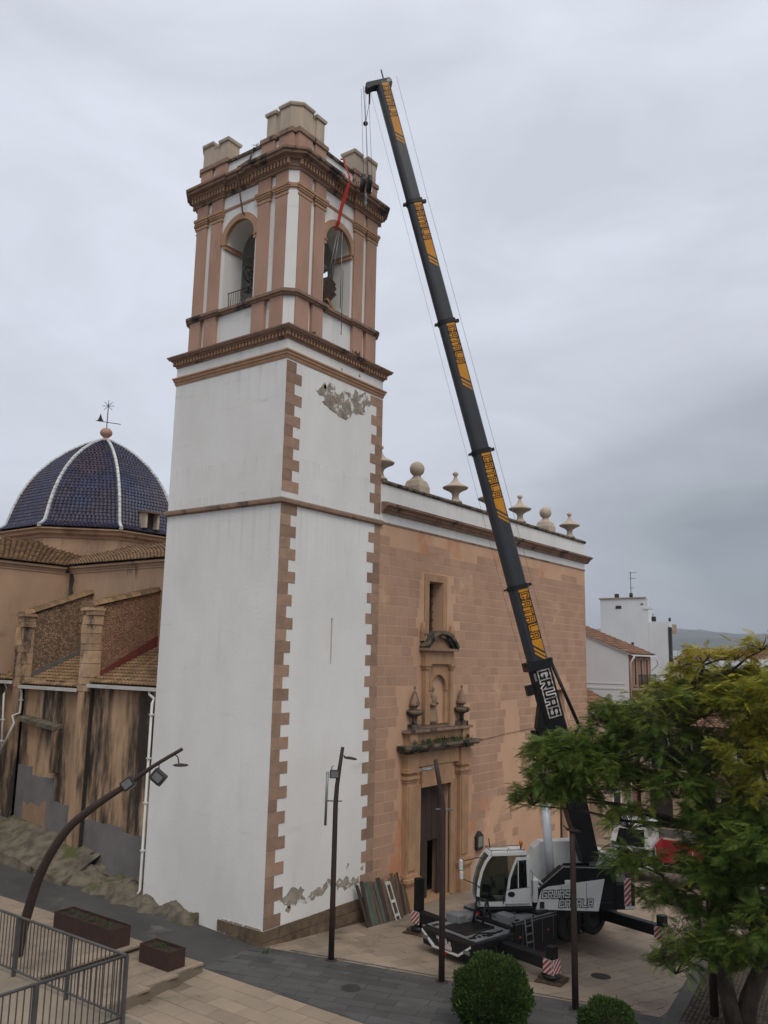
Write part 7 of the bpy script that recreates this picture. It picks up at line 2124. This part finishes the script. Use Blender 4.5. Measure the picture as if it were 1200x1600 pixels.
hl.add(hv, [(i * nyh + j, i * nyh + j + 1, (i + 1) * nyh + j + 1, (i + 1) * nyh + j) for i in range(nxh - 1) for j in range(nyh - 1)], True)
tag(hl.build('hills', 'hill'), kind='structure')

# covers let into the paving
for (x, y, r_, lab) in ((6.2, -9.6, 0.33, 'round iron manhole cover on the pale paving beside the crane'), (-0.9, -4.6, 0.30, 'round iron manhole cover in the dark paving band')):
    m = MB(); v = [(x + r_ * math.cos(2 * math.pi * k / 24), y + r_ * math.sin(2 * math.pi * k / 24)) for k in range(24)]
    m.add([(p[0], p[1], gz(*p) + .011) for p in v], [tuple(range(24))])
    tag(m.build('manhole_cover', 'iron'), lab, 'manhole cover')
m = MB()
for i in range(26):
    y = -0.9 - i * 0.42; x = band_x(y) + 0.12
    m.add([(p, q, gz(p, q) + .011) for p, q in ((x, y), (x + .12, y), (x + .24, y - .4), (x + .12, y - .4))], [(0, 1, 2, 3)])
tag(m.build('drain_channel', 'kerb'), kind='structure')
# ------------------------------------------------------------------ vegetation
def leaf_mesh(name, V, F4, tint, material, parent):
    """V: (n,3), quads (m,4), tint per vertex"""
    me = bpy.data.meshes.new(name)
    inv = PM[parent.name].inverted() if parent is not None else Matrix()
    if parent is not None:
        t = np.array(inv.translation); V = V + t            # parents carry no rotation
    me.vertices.add(len(V)); me.vertices.foreach_set('co', V.astype(np.float32).ravel())
    me.loops.add(F4.size); me.loops.foreach_set('vertex_index', F4.astype(np.int32).ravel())
    me.polygons.add(len(F4)); me.polygons.foreach_set('loop_start', np.arange(0, F4.size, 4, dtype=np.int32))
    me.update(calc_edges=True)
    at = me.attributes.new('tint', 'FLOAT', 'POINT'); at.data.foreach_set('value', tint.astype(np.float32))
    me.materials.append(M[material])
    o = bpy.data.objects.new(name, me)
    return link(o, parent)

# one feathery leaf: rachis along +x drooping, pinnae on both sides
def make_frond(rs, npair=11):
    V, F = [], []
    L_ = 1.0
    for i in range(npair):
        t = (i + 0.6) / npair
        px, pz = t * L_, -0.34 * t * t * L_
        ln = 0.25 * math.sin(math.pi * min(1, 0.18 + t * 0.86)) + 0.04
        for s in (-1, 1):
            w = 0.026
            fwd = 0.6
            tx, ty, tz = px + fwd * ln, s * ln, pz - 0.28 * ln + rs.uniform(-.02, .02)
            o = len(V)
            V += [(px - w, 0, pz), (px + w, 0, pz), (tx + w * 0.5, ty, tz), (tx - w * 0.9, ty * 0.96, tz)]
            F.append((o, o + 1, o + 2, o + 3))
    o = len(V)
    V += [(0, -0.008, 0), (0, 0.008, 0), (L_, 0.004, -0.34), (L_, -0.004, -0.34)]
    F.append((o, o + 1, o + 2, o + 3))
    return np.array(V), np.array(F)
rs = random.Random(2)
FRONDS = [make_frond(rs, n) for n in (9, 11, 13)]
BLOBS = [(2.91, -9.99, 7.73, 0.85, 1, 0.0), (2.54, -9.4, 7.42, 0.77, 1, 0.0), (2.71, -10.51, 7.49, 0.89, 1, 0.0), (2.38, -9.86, 6.84, 0.89, 1, 0.0), (2.08, -9.24, 6.1, 0.65, 1, 0.0), (2.14, -10.34, 7.24, 0.88, 1, 0.0), (2.55, -10.77, 6.81, 0.82, 1, 0.0), (2.2, -9.81, 6.34, 0.71, 1, 0.0), (2.83, -10.32, 6.32, 0.83, 1, 0.0), (3.45, -10.72, 7.75, 0.81, 1, 0.0), (2.76, -11.3, 7.09, 0.87, 1, 0.0), (3.62, -11.8, 7.72, 0.99, 1, 0.0), (4.14, -10.99, 8.42, 0.86, 1, 0.0), (4.65, -11.76, 8.68, 0.99, 1, 0.04), (5.14, -12.54, 9.06, 0.99, 1.1, 0.27), (5.07, -13.37, 9.34, 1.01, 1.2, 0.38), (5.11, -14.34, 9.57, 1.09, 1.3, 0.47), (5.13, -15.27, 9.72, 0.97, 1.1, 0.53), (4.53, -13.83, 10.49, 0.51, 0.7, 0.91), (4.47, -15.57, 10.9, 0.49, 0.7, 1.0), (4.25, -13.36, 10.19, 0.47, 0.6, 0.77), (4.59, -14.8, 10.61, 0.5, 0.7, 0.95), (3.09, -13.1, 8.81, 1.1, 0.6, 0.11), (3.73, -14.04, 9.08, 1.1, 0.5, 0.23), (3.31, -15.23, 9.24, 1.06, 1, 0.45), (3.22, -16.02, 9.46, 0.89, 1.2, 0.45), (3.36, -13.16, 7.75, 1.1, 0.5, 0.0), (4.57, -13.93, 7.72, 1.07, 0.4, 0.0), (3.15, -15.45, 7.86, 1.07, 1.2, 0.45), (3.12, -15.99, 6.89, 1.05, 1, 0.45), (3.45, -12.13, 6.73, 0.93, 0.9, 0.0), (3.12, -13.38, 6.7, 0.89, 0.9, 0.0), (3.33, -14.38, 6.26, 1.06, 1, 0.0), (2.97, -15.47, 5.85, 0.96, 1, 0.0), (2.95, -11.98, 5.67, 0.72, 1, 0.0), (2.75, -12.27, 4.66, 0.63, 1.2, 0.0), (3.37, -12.81, 3.63, 0.67, 1.2, 0.0), (3.04, -11.78, 4.54, 0.61, 0.8, 0.0), (3.3, -14.19, 5.77, 0.82, 1, 0.0), (2.98, -14.32, 4.76, 0.98, 1.2, 0.0), (2.95, -15.09, 4.63, 1.01, 1.2, 0.0), (2.86, -15.84, 4.69, 0.86, 1.2, 0.0), (3.33, -14.43, 3.53, 0.89, 1.2, 0.0), (3.11, -15.32, 3.49, 0.95, 1.2, 0.0), (3.64, -14.1, 3.92, 0.69, 1.1, 0.0), (2.35, -13.72, 2.71, 0.79, 0.5, 0.0), (2.23, -13.39, 2.15, 0.66, 0.35, 0.0), (2.52, -14.27, 2.61, 0.8, 0.8, 0.0), (3.03, -15.45, 2.58, 0.94, 1.1, 0.0), (2.66, -14.91, 3.04, 0.86, 1.1, 0.0), (2.41, -15.81, 3.74, 0.84, 1.2, 0.0), (2.45, -15.33, 5.41, 0.86, 1.1, 0.0), (2.33, -15.93, 5.68, 0.84, 1.1, 0.0), (6.49, -11.52, 8.13, 1.3, 0.8, 0.0), (7.59, -12.63, 6.88, 1.3, 0.7, 0.0), (7.37, -13.9, 6.41, 1.25, 0.8, 0.45), (7.47, -13.61, 4.96, 1.05, 0.8, 0.0), (6.89, -13.53, 4.45, 1.23, 0.9, 0.0), (7.06, -14.84, 8.11, 1.23, 0.8, 0.45), (4.42, -16.47, 8.38, 1.28, 0.8, 0.45), (4.37, -16.49, 5.78, 1.25, 0.8, 0.0), (4.59, -16.16, 3.66, 1.07, 0.8, 0.0), (4.61, -10.46, 7.35, 0.84, 0.7, 0.0), (6.33, -12.48, 9.23, 1.06, 0.8, 0.36), (7.3, -13.87, 9.48, 1.06, 0.8, 0.45)]
tree = thing('feathery_tree', 'big feathery-leaved tree with a forked trunk at the right, yellowing on top', 'tree', (4.6, -14.35, 0.1))
trunk = MB()
T1 = [(4.6, -14.35, 0.02), (4.66, -14.1, 0.8), (4.66, -13.95, 1.8), (4.6, -13.92, 2.9), (4.7, -13.86, 3.94), (4.56, -13.73, 5.4), (4.3, -13.5, 6.8)]
T2 = [(4.75, -14.45, 0.02), (4.85, -14.62, 0.9), (4.79, -15.11, 2.06), (4.84, -15.5, 3.18), (4.7, -15.7, 4.8), (4.4, -15.6, 6.6)]
trunk.path(T1, [0.3, 0.24, 0.21, 0.2, 0.18, 0.14, 0.08], 12)
trunk.path(T2, [0.3, 0.26, 0.22, 0.19, 0.15, 0.08], 12)
rt = random.Random(8)
nodes = [Vector(p) for p in T1[2:]] + [Vector(p) for p in T2[2:]]
VV, FF, TT = [], [], []
base_n = 0
tw = MB()
bare = MB()
npr = np.random.RandomState(5)
for bi, (bx, by_, bz, br, dens, tint) in enumerate(BLOBS):
    c = Vector((bx, by_, bz))
    # limb from the nearest trunk node below
    cand = [n for n in nodes if n.z < c.z + 0.3] or nodes
    n0 = min(cand, key=lambda n: (n - c).length + 0.6 * max(0, n.z - c.z))
    mid = n0.lerp(c, 0.5) + Vector((rt.uniform(-.3, .3), rt.uniform(-.3, .3), rt.uniform(-.1, .35)))
    end = c + Vector((0, 0, -0.25 * br))
    trunk.path([tuple(n0), tuple(n0.lerp(mid, .55) + Vector((rt.uniform(-.1, .1), rt.uniform(-.1, .1), .05))), tuple(mid), tuple(mid.lerp(end, .5) + Vector((rt.uniform(-.12, .12), rt.uniform(-.12, .12), .08))), tuple(end)], [0.075, 0.06, 0.045, 0.032, 0.018], 6)
    if bi % 3 == 0: nodes.append(mid)
    ntw = int(14 + 14 * br)
    tips = []
    for k in range(ntw):
        # twig ends over the upper and outer shell of the pad, flattened
        a = rt.uniform(0, 2 * math.pi); u = rt.uniform(-0.35, 1.0)
        rr = br * (rt.uniform(0.25, 1.0) ** 0.5)
        d = Vector((math.cos(a) * math.sqrt(max(0, 1 - u * u)), math.sin(a) * math.sqrt(max(0, 1 - u * u)), u * 0.75))
        p = c + d * rr
        tw.path([tuple(end), tuple(end.lerp(p, .55) + Vector((rt.uniform(-.08, .08), rt.uniform(-.08, .08), .06))), tuple(p)], [0.014, 0.009, 0.004], 4, False)
        tips.append((p, d))
    if dens < 0.7:                                  # bare twiggy parts
        for k in range(int(110 * br)):
            p, d = rt.choice(tips)
            p = c.lerp(p, rt.uniform(.4, 1.15))
            q = p + Vector((rt.gauss(0, .22), rt.gauss(0, .22), rt.gauss(0.1, .25)))
            bare.path([tuple(p), tuple(p.lerp(q, .5) + Vector((rt.gauss(0, .05), rt.gauss(0, .05), .03))), tuple(q)], [0.011, 0.008, 0.005], 3, False)
    nf = int(430 * dens * max(0.35, br * br + 0.25 * br))
    for k in range(nf):
        p, d = rt.choice(tips)
        a = math.atan2(d.y, d.x) + rt.gauss(0, 0.9)
        el = rt.gauss(0.0, 0.42)
        L_ = rt.uniform(0.22, 0.46)
        V0, F0 = FRONDS[rt.randrange(3)]
        roll = rt.gauss(0, 0.35)
        m3 = (Matrix.Rotation(a, 3, 'Z') @ Matrix.Rotation(-el, 3, 'Y') @ Matrix.Rotation(roll, 3, 'X'))
        A = np.array(m3) * L_
        off = np.array(p) + npr.normal(0, 0.09, 3)
        V1 = V0 @ A.T + off
        VV.append(V1); FF.append(F0 + base_n); base_n += len(V0)
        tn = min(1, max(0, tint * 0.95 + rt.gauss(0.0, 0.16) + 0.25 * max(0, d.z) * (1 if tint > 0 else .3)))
        TT.append(np.full(len(V0), tn))
trunk.build('trunk', 'bark', tree)
tag(tw.build('twigs', 'bark', tree), kind='stuff')
tag(bare.build('bare_twigs', 'twig', tree), kind='stuff')
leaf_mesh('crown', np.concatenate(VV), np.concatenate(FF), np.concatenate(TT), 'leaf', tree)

def bush(label, x, y, rx, rz, n, ls, seed, lift, upright):
    z0 = gz(x, y)
    t_ = thing('round_bush', label, 'bush', (x, y, z0), 0, 'clipped round bushes')
    m = MB(); m.path([(x, y, z0), (x + .03, y, z0 + lift + 0.4)], [0.09, 0.07], 8); m.build('trunk', 'bark', t_)
    rg = np.random.RandomState(seed)
    u = rg.uniform(-0.95, 1, n); a = rg.uniform(0, 2 * np.pi, n)
    s = np.sqrt(1 - u * u)
    d = np.stack([s * np.cos(a), s * np.sin(a), u], 1)
    lump = 1 + 0.065 * np.sin(d[:, 0] * 7 + seed) * np.cos(d[:, 1] * 6) + 0.04 * np.sin(d[:, 2] * 8 + d[:, 0] * 5) + 0.035 * np.sin(d[:, 0] * 15 + d[:, 1] * 11) * np.sin(d[:, 2] * 13 + seed)
    r = lump * (1 - np.abs(rg.normal(0, 0.07, n)))
    stray = rg.uniform(0, 1, n) < 0.03
    r = np.where(stray, lump * rg.uniform(1.0, 1.09, n), r)
    P = d * r[:, None] * np.array([rx, rx, rz]) + np.array([x, y, z0 + lift + rz])
    # leaf axis: outward, bent upward
    ax = d + rg.normal(0, 0.45, (n, 3)); ax[:, 2] += upright
    ax /= np.linalg.norm(ax, axis=1)[:, None]
    sd_ = np.cross(ax, rg.normal(0, 1, (n, 3))); sd_ /= np.linalg.norm(sd_, axis=1)[:, None]
    ln = ls * rg.uniform(0.6, 1.3, n)[:, None]; wd = ls * 0.22
    V = np.stack([P, P + ax * ln * 0.5 + sd_ * wd, P + ax * ln, P + ax * ln * .5 - sd_ * wd], 1).reshape(-1, 3)
    F = np.arange(4 * n).reshape(-1, 4)
    tint = np.repeat(np.clip(rg.normal(0.35, 0.3, n), 0, 1), 4)
    leaf_mesh('foliage', V, F, tint, 'bush_leaf', t_)
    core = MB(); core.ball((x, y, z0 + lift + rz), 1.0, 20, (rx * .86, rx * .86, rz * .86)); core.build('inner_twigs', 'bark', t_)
bush('large clipped round bush on the dark paving in front of the crane', -0.95, -9.5, 0.99, 0.93, 30000, 0.11, 3, 0.0, 0.9)
bush('small clipped round bush at the bottom edge beside the tree pit', 0.0, -12.35, 0.72, 0.6, 15000, 0.08, 9, 0.0, 0.35)
# fallen leaves and litter on the paving
lf = MB(); rg = random.Random(6)
for i in range(260):
    x, y = rg.uniform(2.5, 12), rg.uniform(-13, -1.5)
    if i > 180: x, y = rg.uniform(-2.5, 1.0), rg.uniform(-8, 3)
    z = gz(x, y) + .012; a = rg.uniform(0, 6.28); s = rg.uniform(.015, .05)
    c, s_ = math.cos(a) * s, math.sin(a) * s
    lf.add([(x - c, y - s_, z), (x + s_ * .4, y - c * .4, z + .01), (x + c, y + s_, z), (x - s_ * .4, y + c * .4, z + .008)], [(0, 1, 2, 3)])
tag(lf.build('fallen_leaves', 'weed'), 'small fallen leaves scattered over the paving', 'leaves', kind='stuff')
weeds('weed_tuft', [(-0.35, -0.55, gz(0, 0))], None, 0.2, 14, 2)
o = bpy.data.objects['weed_tuft']; tag(o, 'small dry weed on the lane by the tower corner', 'weed')
# ------------------------------------------------------------------ haze
hz = MB().box(-6500, 6500, -6500, 6500, -30, 330)
me = bpy.data.meshes.new('haze'); me.from_pydata(hz.v, [], hz.f)
hm = bpy.data.materials.new('haze'); hm.use_nodes = True
t = hm.node_tree; t.nodes.clear()
ho = N(t, 'ShaderNodeOutputMaterial'); pv = N(t, 'ShaderNodeVolumePrincipled')
pv.inputs['Color'].default_value = (0.80, 0.85, 0.92, 1); pv.inputs['Density'].default_value = 0.00020; pv.inputs['Anisotropy'].default_value = 0.2
t.links.new(pv.outputs[0], ho.inputs['Volume'])
me.materials.append(hm)
ho_ = bpy.data.objects.new('haze', me); COL.objects.link(ho_); tag(ho_, kind='stuff')
